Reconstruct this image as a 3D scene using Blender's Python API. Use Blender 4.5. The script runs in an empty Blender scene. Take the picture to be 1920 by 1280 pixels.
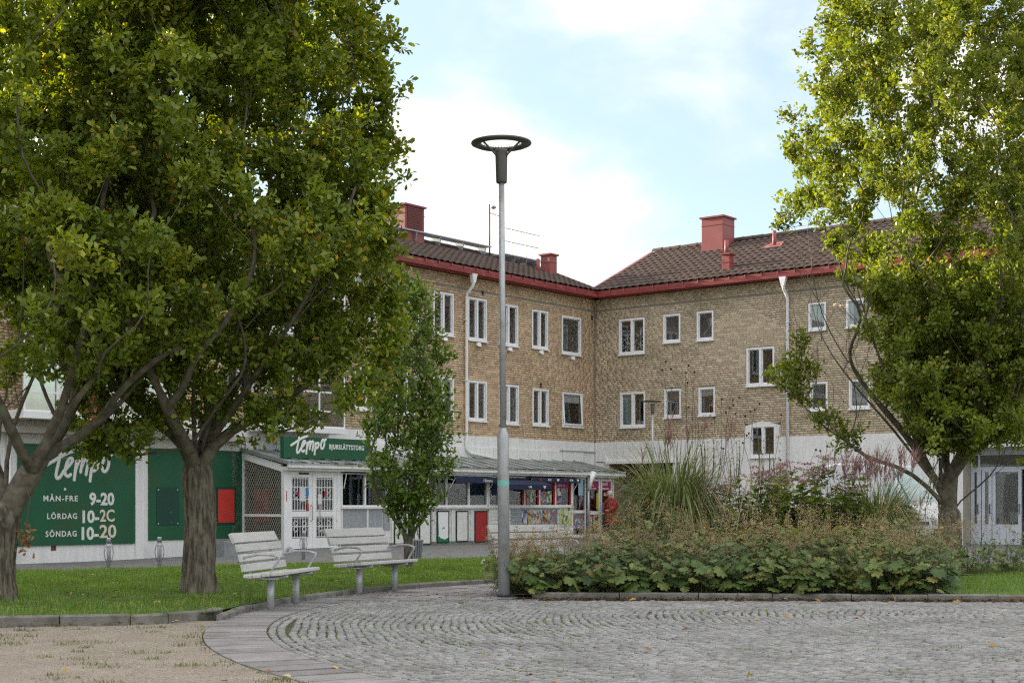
import bpy, bmesh, math, random
import numpy as np
from mathutils import Vector, Matrix
from mathutils.geometry import delaunay_2d_cdt

scene = bpy.context.scene
COL = scene.collection
R = random.Random(7)
NR = np.random.default_rng(11)

# ------------------------------------------------------------------ camera, sky, sun, exposure
F, HZ, CAMZ = 2752.0, 944.0, 1.25          # focal length and horizon (in 1920-px units), eye height
cam_data = bpy.data.cameras.new('camera')
cam = bpy.data.objects.new('camera', cam_data)
COL.objects.link(cam)
cam.location = (0, 0, CAMZ)
cam.rotation_euler = (math.radians(90), 0, 0)
cam_data.sensor_width = 36.0
cam_data.lens = 36.0 * F / 1920.0
cam_data.shift_y = (HZ - 640.0) / 1920.0
cam_data.clip_start = 0.1
cam_data.clip_end = 6000
scene.camera = cam

SUN_AZ = math.atan2(-0.84, 0.54)           # compass angle from +Y, negative = left of the view
SUN_EL = math.radians(12.6)
world = bpy.data.worlds.new('World')
scene.world = world
world.use_nodes = True
wn, wl = world.node_tree.nodes, world.node_tree.links
wn.clear()
w_out = wn.new('ShaderNodeOutputWorld')
w_bg = wn.new('ShaderNodeBackground')
w_bg.inputs['Strength'].default_value = 0.10
sky = wn.new('ShaderNodeTexSky')
sky.sky_type = 'NISHITA'
sky.sun_disc = False
sky.sun_elevation = SUN_EL
sky.sun_rotation = SUN_AZ
sky.air_density = 1.0
sky.dust_density = 0.4
sky.ozone_density = 1.0
tc = wn.new('ShaderNodeTexCoord')
sep = wn.new('ShaderNodeSeparateXYZ')
wl.new(tc.outputs['Generated'], sep.inputs[0])
zz = wn.new('ShaderNodeMath'); zz.operation = 'MAXIMUM'; zz.inputs[1].default_value = 0.0
wl.new(sep.outputs['Z'], zz.inputs[0])
zo = wn.new('ShaderNodeMath'); zo.operation = 'ADD'; zo.inputs[1].default_value = 0.22
wl.new(zz.outputs[0], zo.inputs[0])
dv = wn.new('ShaderNodeVectorMath'); dv.operation = 'SCALE'
iv = wn.new('ShaderNodeMath'); iv.operation = 'DIVIDE'; iv.inputs[0].default_value = 1.0
wl.new(zo.outputs[0], iv.inputs[1])
wl.new(tc.outputs['Generated'], dv.inputs[0]); wl.new(iv.outputs[0], dv.inputs['Scale'])
mp = wn.new('ShaderNodeMapping')
mp.inputs['Location'].default_value = (8.026, 27.386, 9.594)
mp.inputs['Scale'].default_value = (1.5, 1.0, 0.55)
wl.new(dv.outputs[0], mp.inputs['Vector'])
nz = wn.new('ShaderNodeTexNoise')
nz.inputs['Scale'].default_value = 2.1
nz.inputs['Detail'].default_value = 7.0
nz.inputs['Roughness'].default_value = 0.5
nz.inputs['Distortion'].default_value = 0.25
wl.new(mp.outputs[0], nz.inputs['Vector'])
cr = wn.new('ShaderNodeValToRGB')
cr.color_ramp.interpolation = 'EASE'
cr.color_ramp.elements[0].position = 0.37; cr.color_ramp.elements[0].color = (0, 0, 0, 1)
cr.color_ramp.elements[1].position = 0.79; cr.color_ramp.elements[1].color = (1, 1, 1, 1)
wl.new(nz.outputs['Fac'], cr.inputs[0])
cmx = wn.new('ShaderNodeMix'); cmx.data_type = 'RGBA'
wl.new(cr.outputs[0], cmx.inputs['Factor'])
hz = wn.new('ShaderNodeMix'); hz.data_type = 'RGBA'      # thin veil of high cloud over the blue
hz.inputs['Factor'].default_value = 0.2
wl.new(sky.outputs[0], hz.inputs['A'])
wl.new(hz.outputs['Result'], cmx.inputs['A'])
# cloud and veil brighten towards the zenith as an overcast sky does, dim at the horizon, brightest at the zenith
cie = wn.new('ShaderNodeMath'); cie.operation = 'MULTIPLY_ADD'; cie.inputs[1].default_value = 3.05; cie.inputs[2].default_value = 0.42
wl.new(zz.outputs[0], cie.inputs[0])
for sock, c in ((hz.inputs['B'], (4.15, 4.35, 4.75)), (cmx.inputs['B'], (5.4, 4.85, 4.25))):
    vm = wn.new('ShaderNodeVectorMath'); vm.operation = 'SCALE'; vm.inputs[0].default_value = c
    wl.new(cie.outputs[0], vm.inputs['Scale']); wl.new(vm.outputs[0], sock)
wl.new(cmx.outputs['Result'], w_bg.inputs['Color'])
wl.new(w_bg.outputs[0], w_out.inputs['Surface'])

sun_d = bpy.data.lights.new('sun', 'SUN')
sun_d.energy = 5.0
sun_d.angle = math.radians(0.53)
sun_d.color = (1.0, 0.90, 0.74)
sun = bpy.data.objects.new('sun', sun_d)
COL.objects.link(sun)
sdir = Vector((math.sin(SUN_AZ) * math.cos(SUN_EL), math.cos(SUN_AZ) * math.cos(SUN_EL), math.sin(SUN_EL)))
sun.rotation_euler = sdir.to_track_quat('Z', 'Y').to_euler()

scene.render.engine = 'CYCLES'
scene.view_settings.view_transform = 'Standard'
scene.view_settings.look = 'None'
scene.view_settings.exposure = 1.4
scene.view_settings.gamma = 1.0
scene.view_settings.use_curve_mapping = False
scene.cycles.use_denoising = False
scene.cycles.use_adaptive_sampling = False
scene.cycles.pixel_filter_type = 'BLACKMAN_HARRIS'
scene.cycles.filter_width = 1.25
try:
    scene.cycles.denoiser = 'OPENIMAGEDENOISE'
except Exception:
    pass
scene.cycles.max_bounces = 12
scene.cycles.diffuse_bounces = 7
scene.cycles.glossy_bounces = 3
scene.cycles.transmission_bounces = 4
scene.cycles.transparent_max_bounces = 8
scene.cycles.caustics_reflective = False
scene.cycles.caustics_refractive = False

# ------------------------------------------------------------------ helpers
class Frame:
    """a place to build in: along u, out along n, up z"""
    def __init__(s, o=(0, 0, 0), u=(1, 0), n=(0, 1)):
        s.o = np.array(o, float)
        s.M = np.array([[u[0], u[1], 0], [n[0], n[1], 0], [0, 0, 1]], float)
    def __call__(s, p):
        return np.asarray(p, float) @ s.M + s.o
    def at(s, px, py, off=0.0):
        """photo position -> (along, height) on the plane `off` metres out"""
        k = (px - 960.0) / F
        b = s.o + s.M[1] * off
        u = s.M[0]
        t = (k * b[1] - b[0]) / (u[0] - k * u[1])
        y = b[1] + t * u[1]
        return t, CAMZ + (HZ - py) * y / F
    def a(s, px, off=0.0): return s.at(px, HZ, off)[0]

WORLD = Frame()
A1 = math.atan2(2224, 2752)
SU, CU = math.sin(A1), math.cos(A1)
CORNER = (3.04, 54.0, 0.0)
FL = Frame(CORNER, (-SU, -CU), (CU, -SU))       # long wing on the left, out = towards the square
FR = Frame(CORNER, (CU, -SU), (-SU, -CU))       # wing on the right
FK = Frame((-6.15, 39.83, 0), (SU, CU), (CU, -SU))   # low shop front built against the left wing

def ground(px, py, z=0.0):
    y = (CAMZ - z) * F / (py - HZ)
    return ((px - 960) / F * y, y)

def dip(x, y):
    """the street falls slightly towards the far left"""
    a = min(max((-x - 4.0) / 7.0, 0), 1); b = min(max((y - 25.0) / 9.0, 0), 1)
    return -0.19 * a * a * (3 - 2 * a) * b * b * (3 - 2 * b)

def link(o, parent=None, world_parts=True):
    COL.objects.link(o)
    if parent is not None:
        o.parent = parent
        o.matrix_parent_inverse = Matrix.Translation(-parent.location) if parent.parent is None else Matrix.Identity(4)
        if parent.parent is not None:
            o.matrix_parent_inverse = Matrix.Identity(4)
    return o

def thing(name, label, cat, loc=(0, 0, 0), group=None):
    o = bpy.data.objects.new(name, None)
    o.empty_display_size = 0.2
    COL.objects.link(o)
    o.location = loc
    tag(o, label, cat, group)
    return o

def tag(o, label=None, cat=None, group=None, kind=None):
    if label: o['label'] = label
    if cat: o['category'] = cat
    if group: o['group'] = group
    if kind: o['kind'] = kind
    return o

def mesh_obj(name, me, m, parent=None):
    if m is not None: me.materials.append(m)
    return link(bpy.data.objects.new(name, me), parent)

class MB:
    def __init__(s, fr=WORLD):
        s.v, s.f, s.fr, s.r = [], [], fr, None
    def add(s, pts, faces):
        k = len(s.v)
        s.v += [tuple(p) for p in pts]
        s.f += [tuple(i + k for i in f) for f in faces]
        return s
    def box(s, a0, a1, b0, b1, c0, c1):
        p = [(a, b, c) for c in (c0, c1) for b in (b0, b1) for a in (a0, a1)]
        return s.add(p, [(0, 2, 3, 1), (4, 5, 7, 6), (0, 1, 5, 4), (2, 6, 7, 3), (0, 4, 6, 2), (1, 3, 7, 5)])
    def quad(s, *p): return s.add(p, [tuple(range(len(p)))])
    def prism(s, poly, b0, b1):
        n = len(poly)
        p = [(a, b0, c) for a, c in poly] + [(a, b1, c) for a, c in poly]
        f = [tuple(range(n)), tuple(range(2 * n - 1, n - 1, -1))]
        f += [(i, (i + 1) % n, n + (i + 1) % n, n + i) for i in range(n)]
        return s.add(p, f)
    def prism_u(s, poly, a0, a1):
        n = len(poly)
        p = [(a0, b, c) for b, c in poly] + [(a1, b, c) for b, c in poly]
        f = [tuple(range(n)), tuple(range(2 * n - 1, n - 1, -1))]
        f += [(i, (i + 1) % n, n + (i + 1) % n, n + i) for i in range(n)]
        return s.add(p, f)
    def prism_z(s, poly, c0, c1, inset=0.0):
        n = len(poly)
        p = [(x, y, c0) for x, y in poly] + [(x, y, c1) for x, y in poly]
        f = [tuple(range(n)), tuple(range(2 * n - 1, n - 1, -1))]
        f += [(i, (i + 1) % n, n + (i + 1) % n, n + i) for i in range(n)]
        return s.add(p, f)
    def tube(s, pts, r, seg=8, flat=None, caps=True):
        pts = [Vector(p) for p in pts]
        n = len(pts)
        rr = r if isinstance(r, (list, tuple)) else [r] * n
        k0 = len(s.v)
        ref = None
        for i, p in enumerate(pts):
            d = (pts[min(i + 1, n - 1)] - pts[max(i - 1, 0)])
            d = d.normalized() if d.length > 1e-9 else Vector((0, 0, 1))
            if ref is None:
                ref = Vector((0, 0, 1)) if abs(d.z) < 0.9 else Vector((1, 0, 0))
            x = ref - d * ref.dot(d)
            if x.length < 1e-6: x = d.orthogonal()
            x.normalize(); y = d.cross(x); ref = x
            for j in range(seg):
                a = 2 * math.pi * j / seg
                o = (x * math.cos(a) + y * math.sin(a)) * rr[i]
                if flat: o = Vector((o.x * flat[0], o.y * flat[1], o.z * flat[2]))
                s.v.append(tuple(p + o))
        for i in range(n - 1):
            for j in range(seg):
                a, b = k0 + i * seg + j, k0 + i * seg + (j + 1) % seg
                s.f.append((a, b, b + seg, a + seg))
        if caps:
            s.f.append(tuple(k0 + j for j in range(seg - 1, -1, -1)))
            s.f.append(tuple(k0 + (n - 1) * seg + j for j in range(seg)))
        return s
    def bar(s, p, q, w): return s.tube([p, q], w / 2 * 1.414, 4)
    def lathe(s, prof, c=(0, 0, 0), seg=20, closed=False):
        k0 = len(s.v); n = len(prof)
        for r, z in prof:
            for j in range(seg):
                a = 2 * math.pi * j / seg
                s.v.append((c[0] + r * math.cos(a), c[1] + r * math.sin(a), c[2] + z))
        for i in range(n if closed else n - 1):
            i2 = (i + 1) % n
            for j in range(seg):
                j2 = (j + 1) % seg
                s.f.append((k0 + i * seg + j, k0 + i * seg + j2, k0 + i2 * seg + j2, k0 + i2 * seg + j))
        if not closed:
            s.f.append(tuple(k0 + j for j in range(seg - 1, -1, -1)))
            s.f.append(tuple(k0 + (n - 1) * seg + j for j in range(seg)))
        return s
    def mesh(s, name='m', smooth=False, bevel=0.0):
        me = bpy.data.meshes.new(name)
        v = s.fr(np.array(s.v)) if len(s.v) else []
        me.from_pydata([tuple(x) for x in v], [], s.f)
        bm = bmesh.new(); bm.from_mesh(me)
        bmesh.ops.recalc_face_normals(bm, faces=bm.faces)
        if bevel > 0:
            bmesh.ops.bevel(bm, geom=list(bm.edges), offset=bevel, segments=1, affect='EDGES', clamp_overlap=True)
        bm.to_mesh(me); bm.free()
        if smooth:
            for p in me.polygons: p.use_smooth = len(p.vertices) == 4
        return me
    def build(s, name, m, parent=None, smooth=False, bevel=0.0):
        return mesh_obj(name, s.mesh(name, smooth, bevel), m, parent)

def np_mesh(name, verts, faces, rnd=None, smooth=False):
    """big mesh straight from arrays; faces (M,k); rnd one value per face"""
    verts = np.ascontiguousarray(verts, dtype=np.float32); faces = np.ascontiguousarray(faces, dtype=np.int32)
    me = bpy.data.meshes.new(name)
    M, k = faces.shape
    me.vertices.add(len(verts)); me.vertices.foreach_set('co', verts.ravel())
    me.loops.add(M * k); me.loops.foreach_set('vertex_index', faces.ravel())
    me.polygons.add(M); me.polygons.foreach_set('loop_start', np.arange(0, M * k, k, dtype=np.int32))
    if smooth: me.polygons.foreach_set('use_smooth', np.ones(M, dtype=bool))
    me.update(calc_edges=True)
    if rnd is not None:
        at = me.attributes.new('rnd', 'FLOAT', 'FACE')
        at.data.foreach_set('value', np.ascontiguousarray(rnd, dtype=np.float32))
    return me

def sheet(name, poly, zf, m, spacing=1.0, parent=None, kind='structure', label=None):
    xs = [p[0] for p in poly]; ys = [p[1] for p in poly]
    bound = []
    for i in range(len(poly)):
        p, q = poly[i], poly[(i + 1) % len(poly)]
        L = math.hypot(q[0] - p[0], q[1] - p[1]); n = max(1, int(L / spacing))
        bound += [(p[0] + (q[0] - p[0]) * k / n, p[1] + (q[1] - p[1]) * k / n) for k in range(n)]
    nb = len(bound)
    pts = [Vector(p) for p in bound]
    x = min(xs) + spacing * .5
    while x < max(xs):
        y = min(ys) + spacing * .5
        while y < max(ys):
            pts.append(Vector((x + 0.013, y + 0.017)))
            y += spacing
        x += spacing
    r = delaunay_2d_cdt(pts, [(i, (i + 1) % nb) for i in range(nb)], [list(range(nb))], 1, 1e-5)
    me = bpy.data.meshes.new(name)
    me.from_pydata([(p.x, p.y, zf(p.x, p.y)) for p in r[0]], [], [tuple(f) for f in r[2]])
    for p in me.polygons: p.use_smooth = True
    o = mesh_obj(name, me, m, parent)
    return tag(o, label=label, kind=kind)

# ------------------------------------------------------------------ materials
def _mat(name):
    m = bpy.data.materials.new(name); m.use_nodes = True
    nt = m.node_tree
    return m, nt.nodes, nt.links, nt.nodes['Principled BSDF']

def mat(name, c1, c2=None, scale=4.0, detail=6.0, rough=0.7, bump=0.0, bscale=None, stretch=(1, 1, 1), metal=0.0,
        rnd=0.0, hue=0.0, lo=0.35, hi=0.65, c3=None, s3=1.0, l3=0.55, h3=0.7, spec=0.4, bstretch=None, bdist=0.02):
    m, n, l, b = _mat(name)
    b.inputs['Roughness'].default_value = rough
    b.inputs['Metallic'].default_value = metal
    b.inputs['Specular IOR Level'].default_value = spec
    t = n.new('ShaderNodeTexCoord'); mpn = n.new('ShaderNodeMapping'); mpn.inputs['Scale'].default_value = stretch
    l.new(t.outputs['Object'], mpn.inputs['Vector'])
    no = n.new('ShaderNodeTexNoise'); no.inputs['Scale'].default_value = scale; no.inputs['Detail'].default_value = detail
    no.inputs['Roughness'].default_value = 0.6
    l.new(mpn.outputs[0], no.inputs['Vector'])
    rp = n.new('ShaderNodeMapRange'); rp.inputs['From Min'].default_value = lo; rp.inputs['From Max'].default_value = hi
    l.new(no.outputs['Fac'], rp.inputs['Value'])
    mx = n.new('ShaderNodeMix'); mx.data_type = 'RGBA'
    c2 = c2 or tuple(x * 0.8 for x in c1)
    mx.inputs['A'].default_value = (*c1, 1); mx.inputs['B'].default_value = (*c2, 1)
    l.new(rp.outputs[0], mx.inputs['Factor'])
    out = mx.outputs['Result']
    if c3:
        n3 = n.new('ShaderNodeTexNoise'); n3.inputs['Scale'].default_value = s3; n3.inputs['Detail'].default_value = 7
        l.new(t.outputs['Object'], n3.inputs['Vector'])
        r3 = n.new('ShaderNodeMapRange'); r3.inputs['From Min'].default_value = l3; r3.inputs['From Max'].default_value = h3
        l.new(n3.outputs['Fac'], r3.inputs['Value'])
        m3 = n.new('ShaderNodeMix'); m3.data_type = 'RGBA'; m3.inputs['B'].default_value = (*c3, 1)
        l.new(r3.outputs[0], m3.inputs['Factor']); l.new(out, m3.inputs['A']); out = m3.outputs['Result']
    if rnd or hue:
        at = n.new('ShaderNodeAttribute'); at.attribute_name = 'rnd'
        oi = n.new('ShaderNodeObjectInfo')
        ad = n.new('ShaderNodeMath'); ad.operation = 'ADD'
        l.new(at.outputs['Fac'], ad.inputs[0]); l.new(oi.outputs['Random'], ad.inputs[1])
        fr = n.new('ShaderNodeMath'); fr.operation = 'FRACT'; l.new(ad.outputs[0], fr.inputs[0])
        v = n.new('ShaderNodeMapRange'); v.inputs['To Min'].default_value = 1 - rnd; v.inputs['To Max'].default_value = 1 + rnd
        l.new(fr.outputs[0], v.inputs['Value'])
        h2 = n.new('ShaderNodeMath'); h2.operation = 'MULTIPLY'; h2.inputs[1].default_value = 7.31
        l.new(fr.outputs[0], h2.inputs[0])
        f2 = n.new('ShaderNodeMath'); f2.operation = 'FRACT'; l.new(h2.outputs[0], f2.inputs[0])
        hm = n.new('ShaderNodeMapRange'); hm.inputs['To Min'].default_value = 0.5 - hue; hm.inputs['To Max'].default_value = 0.5 + hue
        l.new(f2.outputs[0], hm.inputs['Value'])
        hs = n.new('ShaderNodeHueSaturation')
        l.new(out, hs.inputs['Color']); l.new(v.outputs[0], hs.inputs['Value']); l.new(hm.outputs[0], hs.inputs['Hue'])
        out = hs.outputs['Color']
    l.new(out, b.inputs['Base Color'])
    if bump:
        nb = n.new('ShaderNodeTexNoise'); nb.inputs['Scale'].default_value = bscale or scale * 3; nb.inputs['Detail'].default_value = 8
        if bstretch:
            mb = n.new('ShaderNodeMapping'); mb.inputs['Scale'].default_value = bstretch
            l.new(t.outputs['Object'], mb.inputs['Vector']); l.new(mb.outputs[0], nb.inputs['Vector'])
        else:
            l.new(mpn.outputs[0], nb.inputs['Vector'])
        bp = n.new('ShaderNodeBump'); bp.inputs['Strength'].default_value = bump; bp.inputs['Distance'].default_value = bdist
        l.new(nb.outputs['Fac'], bp.inputs['Height']); l.new(bp.outputs[0], b.inputs['Normal'])
    return m

def glass(name, tint=(0.85, 0.9, 0.9), reflect=0.10, rough=0.02):
    m, n, l, b = _mat(name)
    n.remove(b)
    o = n['Material Output']
    tr = n.new('ShaderNodeBsdfTransparent'); tr.inputs[0].default_value = (*tint, 1)
    gl = n.new('ShaderNodeBsdfGlossy'); gl.inputs['Roughness'].default_value = rough
    lw = n.new('ShaderNodeLayerWeight'); lw.inputs['Blend'].default_value = 0.35
    mr = n.new('ShaderNodeMapRange'); mr.inputs['To Min'].default_value = reflect; mr.inputs['To Max'].default_value = 0.9
    l.new(lw.outputs['Fresnel'], mr.inputs['Value'])
    mx = n.new('ShaderNodeMixShader')
    l.new(mr.outputs[0], mx.inputs[0]); l.new(tr.outputs[0], mx.inputs[1]); l.new(gl.outputs[0], mx.inputs[2])
    l.new(mx.outputs[0], o.inputs['Surface'])
    return m

def leafmat(name, cols, trans=0.35, rough=0.45, gloss=0.5, back=1.25):
    """leaf: colour picked per leaf from a ramp, some light passes through"""
    m, n, l, b = _mat(name)
    o = n['Material Output']
    at = n.new('ShaderNodeAttribute'); at.attribute_name = 'rnd'
    oi = n.new('ShaderNodeObjectInfo')
    ad = n.new('ShaderNodeMath'); ad.operation = 'ADD'; l.new(at.outputs['Fac'], ad.inputs[0]); l.new(oi.outputs['Random'], ad.inputs[1])
    fr = n.new('ShaderNodeMath'); fr.operation = 'FRACT'; l.new(ad.outputs[0], fr.inputs[0])
    rp = n.new('ShaderNodeValToRGB')
    els = rp.color_ramp.elements
    while len(els) < len(cols): els.new(0.5)
    for e, (p, c) in zip(els, cols): e.position = p; e.color = (*c, 1)
    l.new(fr.outputs[0], rp.inputs[0])
    t = n.new('ShaderNodeTexCoord'); no = n.new('ShaderNodeTexNoise'); no.inputs['Scale'].default_value = 1.3; no.inputs['Detail'].default_value = 3
    l.new(t.outputs['Object'], no.inputs['Vector'])
    v = n.new('ShaderNodeMapRange'); v.inputs['From Min'].default_value = .3; v.inputs['From Max'].default_value = .7
    v.inputs['To Min'].default_value = 0.72; v.inputs['To Max'].default_value = 1.28
    l.new(no.outputs['Fac'], v.inputs['Value'])
    hs = n.new('ShaderNodeHueSaturation'); l.new(rp.outputs[0], hs.inputs['Color']); l.new(v.outputs[0], hs.inputs['Value'])
    l.new(hs.outputs[0], b.inputs['Base Color'])
    b.inputs['Roughness'].default_value = rough
    b.inputs['Specular IOR Level'].default_value = gloss
    tl = n.new('ShaderNodeBsdfTranslucent')
    h2 = n.new('ShaderNodeHueSaturation'); h2.inputs['Value'].default_value = back; h2.inputs['Hue'].default_value = 0.485; h2.inputs['Saturation'].default_value = 1.15
    l.new(hs.outputs[0], h2.inputs['Color']); l.new(h2.outputs[0], tl.inputs['Color'])
    mx = n.new('ShaderNodeMixShader'); mx.inputs[0].default_value = trans
    l.new(b.outputs[0], mx.inputs[1]); l.new(tl.outputs[0], mx.inputs[2]); l.new(mx.outputs[0], o.inputs['Surface'])
    return m

M = {}
M['brick_l'] = mat('brick_warm_lit', (0.61, 0.46, 0.305), (0.54, 0.395, 0.25), scale=0.8, rough=0.9, rnd=0.2, hue=0.018, bump=0.2, bscale=60, spec=.1, c3=(0.48, 0.355, 0.23), s3=0.55, l3=.55, h3=.72)  # left brick: warm tint partly its own, partly bounced light put into the colour
M['brick_r'] = mat('brick_olive_cool_lit', (0.585, 0.485, 0.35), (0.51, 0.42, 0.295), scale=0.8, rough=0.9, rnd=0.2, hue=0.012, bump=0.2, bscale=60, spec=.1, c3=(0.43, 0.36, 0.245), s3=0.5, l3=.55, h3=.72)  # right brick: greyer tint partly its own, partly the cooler light painted in
M['mortar'] = mat('mortar', (0.31, 0.27, 0.21), (0.235, 0.205, 0.165), scale=6, rough=0.95, bump=0.3)
M['concrete_white'] = mat('painted_concrete', (0.84, 0.83, 0.82), (0.74, 0.73, 0.71), scale=1.6, rough=0.8, bump=0.25, bscale=9, stretch=(6, 6, .35), bstretch=(6, 6, .3), c3=(0.58, 0.56, 0.52), s3=1.4, l3=.56, h3=.78)
M['concrete_raw'] = mat('raw_concrete', (0.42, 0.37, 0.31), (0.33, 0.29, 0.24), scale=3, rough=0.85, bump=0.3, bscale=20)
M['plinth'] = mat('plinth_stone', (0.25, 0.24, 0.22), (0.16, 0.16, 0.14), scale=4, rough=0.9, bump=.4)
M['white'] = mat('white_paint', (0.86, 0.86, 0.86), (0.80, 0.80, 0.80), scale=3, rough=0.45, c3=(0.68, 0.67, 0.65), s3=3.0, l3=.62, h3=.8)
M['white_worn'] = mat('white_board_worn', (0.78, 0.77, 0.74), (0.67, 0.66, 0.63), scale=3, rough=0.7, stretch=(3, 3, 1), bump=.25, bscale=25, c3=(0.36, 0.35, 0.32), s3=5.0, l3=.6, h3=.75)
M['grey_steel'] = mat('galvanised', (0.42, 0.43, 0.45), (0.33, 0.34, 0.36), scale=26, rough=0.42, metal=0.75, c3=(0.5, 0.5, 0.51), s3=60, l3=.5, h3=.62)
M['post_steel'] = mat('galvanised_post', (0.52, 0.525, 0.54), (0.44, 0.445, 0.46), scale=22, rough=0.5, metal=0.35, c3=(0.3, 0.29, 0.27), s3=5, l3=.55, h3=.75, stretch=(1, 1, .4))
M['lamp_dark'] = mat('lamp_enamel', (0.10, 0.093, 0.083), (0.125, 0.116, 0.104), scale=10, rough=0.45, metal=0.2)
M['red_metal'] = mat('red_sheet_metal', (0.28, 0.052, 0.048), (0.235, 0.044, 0.041), scale=2.5, rough=0.5, c3=(0.33, 0.085, 0.075), s3=3, bump=.05)
M['pink_metal'] = mat('faded_red_sheet', (0.31, 0.085, 0.08), (0.27, 0.07, 0.067), scale=2, rough=0.5, bump=.05)
M['dark_red'] = mat('louvre_red', (0.16, 0.04, 0.035), (0.12, 0.03, 0.03), scale=4, rough=0.55)
M['tile'] = mat('roof_tile', (0.115, 0.076, 0.060), (0.085, 0.058, 0.047), scale=1.8, rough=0.8, rnd=0.16, hue=0.012, bump=.2, bscale=30, c3=(0.075, 0.06, 0.045), s3=1.2, l3=.58, h3=.7)
M['roof_deck'] = mat('roof_felt', (0.08, 0.055, 0.045), (0.06, 0.045, 0.04), rough=0.9)
M['sheet_roof'] = mat('old_sheet_roof', (0.40, 0.43, 0.43), (0.29, 0.32, 0.31), scale=1.2, rough=0.5, metal=.25, c3=(0.20, 0.21, 0.16), s3=1.6, l3=.48, h3=.72)
M['glass'] = glass('window_glass', (0.94, 0.96, 0.96), 0.08)
M['glass_shop'] = glass('shop_glass', (0.75, 0.82, 0.81), 0.13)
M['glass_balcony'] = glass('balcony_glass', (0.78, 0.86, 0.88), 0.28)
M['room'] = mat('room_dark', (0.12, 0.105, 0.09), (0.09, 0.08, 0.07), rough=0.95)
M['room_light'] = mat('shop_interior', (0.34, 0.33, 0.31), (0.24, 0.23, 0.22), scale=2, rough=0.95)
M['pale_glass'] = mat('pale_glass', (0.55, 0.66, 0.66), (0.5, 0.6, 0.6), rough=.25)
M['curtain'] = mat('curtain', (0.78, 0.78, 0.76), (0.64, 0.64, 0.63), scale=6, rough=0.9, stretch=(8, 8, .4))
M['curtain_blue'] = mat('curtain_blue', (0.38, 0.52, 0.58), (0.30, 0.42, 0.47), scale=6, rough=0.9, stretch=(8, 8, .4))
M['blind'] = mat('blind_grey', (0.26, 0.25, 0.26), (0.2, 0.2, 0.21), scale=3, rough=0.9)
M['lace'] = mat('lace', (0.78, 0.82, 0.84), (0.7, 0.75, 0.78), rough=0.9)
M['orange'] = mat('orange_fabric', (0.75, 0.13, 0.05), (0.6, 0.1, 0.04), scale=12, rough=0.8)
M['green_sign'] = mat('green_sign', (0.008, 0.105, 0.045), (0.012, 0.085, 0.038), scale=1.2, rough=0.55, c3=(0.03, 0.085, 0.03), s3=1.3, l3=.5, h3=.75, stretch=(2, 2, .5))
M['green_sign2'] = mat('green_sign_dark', (0.004, 0.055, 0.04), (0.006, 0.05, 0.032), scale=2, rough=0.5, c3=(0.2, 0.27, 0.22), s3=9, l3=.72, h3=.76)
M['letters'] = mat('sign_letters', (0.78, 0.78, 0.74), (0.7, 0.7, 0.66), scale=5, rough=0.6)
M['letters_cream'] = mat('sign_letters_cream', (0.74, 0.68, 0.52), (0.68, 0.62, 0.47), scale=5, rough=0.6)
M['red_board'] = mat('red_board', (0.62, 0.045, 0.03), (0.52, 0.04, 0.03), scale=5, rough=0.6, bump=.1)
M['kiosk_red'] = mat('kiosk_red', (0.42, 0.03, 0.03), (0.34, 0.025, 0.025), scale=5, rough=0.55)
M['kiosk_green'] = mat('dark_green_trim', (0.012, 0.04, 0.025), (0.01, 0.03, 0.02), scale=5, rough=0.6)
M['panel_grey'] = mat('grey_panel', (0.33, 0.35, 0.37), (0.28, 0.3, 0.32), scale=6, rough=0.6, c3=(0.52, 0.54, 0.55), s3=7, l3=.62, h3=.68)
M['awning'] = mat('navy_awning', (0.012, 0.02, 0.05), (0.018, 0.028, 0.06), scale=6, rough=0.8)
M['magenta'] = mat('magenta_sign', (0.42, 0.02, 0.13), (0.36, 0.018, 0.11), scale=4, rough=0.5)
M['yellow_print'] = mat('yellow_print', (0.65, 0.5, 0.05), (0.5, 0.42, 0.05), scale=14, rough=0.6)
M['blue_print'] = mat('blue_print', (0.02, 0.25, 0.6), (0.02, 0.2, 0.5), scale=14, rough=0.6)
M['paper'] = mat('paper', (0.7, 0.7, 0.7), (0.6, 0.62, 0.66), scale=18, rough=0.7)
M['bark'] = mat('oak_bark', (0.24, 0.20, 0.152), (0.075, 0.06, 0.045), scale=5, rough=0.95, stretch=(4, 4, .7), bump=1.0, bscale=9, bstretch=(3.2, 3.2, .55), bdist=.05, c3=(0.26, 0.26, 0.19), s3=6, l3=.58, h3=.75, lo=.4, hi=.6)
M['twig'] = mat('oak_twig', (0.18, 0.15, 0.114), (0.082, 0.067, 0.05), scale=8, rough=0.95, c3=(0.19, 0.185, 0.135), s3=6, l3=.55, h3=.7)
M['asphalt'] = mat('street_setts_far', (0.21, 0.205, 0.20), (0.155, 0.15, 0.15), scale=1.6, rough=0.9, bump=.5, bscale=22, c3=(0.11, 0.11, 0.095), s3=7, l3=.5, h3=.62)
M['earth'] = mat('earth', (0.12, 0.10, 0.075), (0.08, 0.07, 0.05), scale=3, rough=0.95, bump=.4)
M['gravel'] = mat('gravel_sand', (0.36, 0.305, 0.235), (0.285, 0.238, 0.182), scale=2.2, rough=0.95, bump=.8, bscale=55, c3=(0.19, 0.165, 0.13), s3=28, l3=.52, h3=.66)
M['moss'] = mat('joint_moss', (0.07, 0.075, 0.035), (0.04, 0.036, 0.028), scale=2.2, rough=0.95, c3=(0.07, 0.10, 0.03), s3=3, l3=.5, h3=.6, bump=.6, bscale=50)
M['sett'] = mat('granite_sett', (0.34, 0.332, 0.318), (0.235, 0.228, 0.216), scale=1.2, rough=0.75, rnd=0.2, hue=0.01, bump=.5, bscale=70, c3=(0.17, 0.16, 0.145), s3=45, l3=.5, h3=.7)
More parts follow.
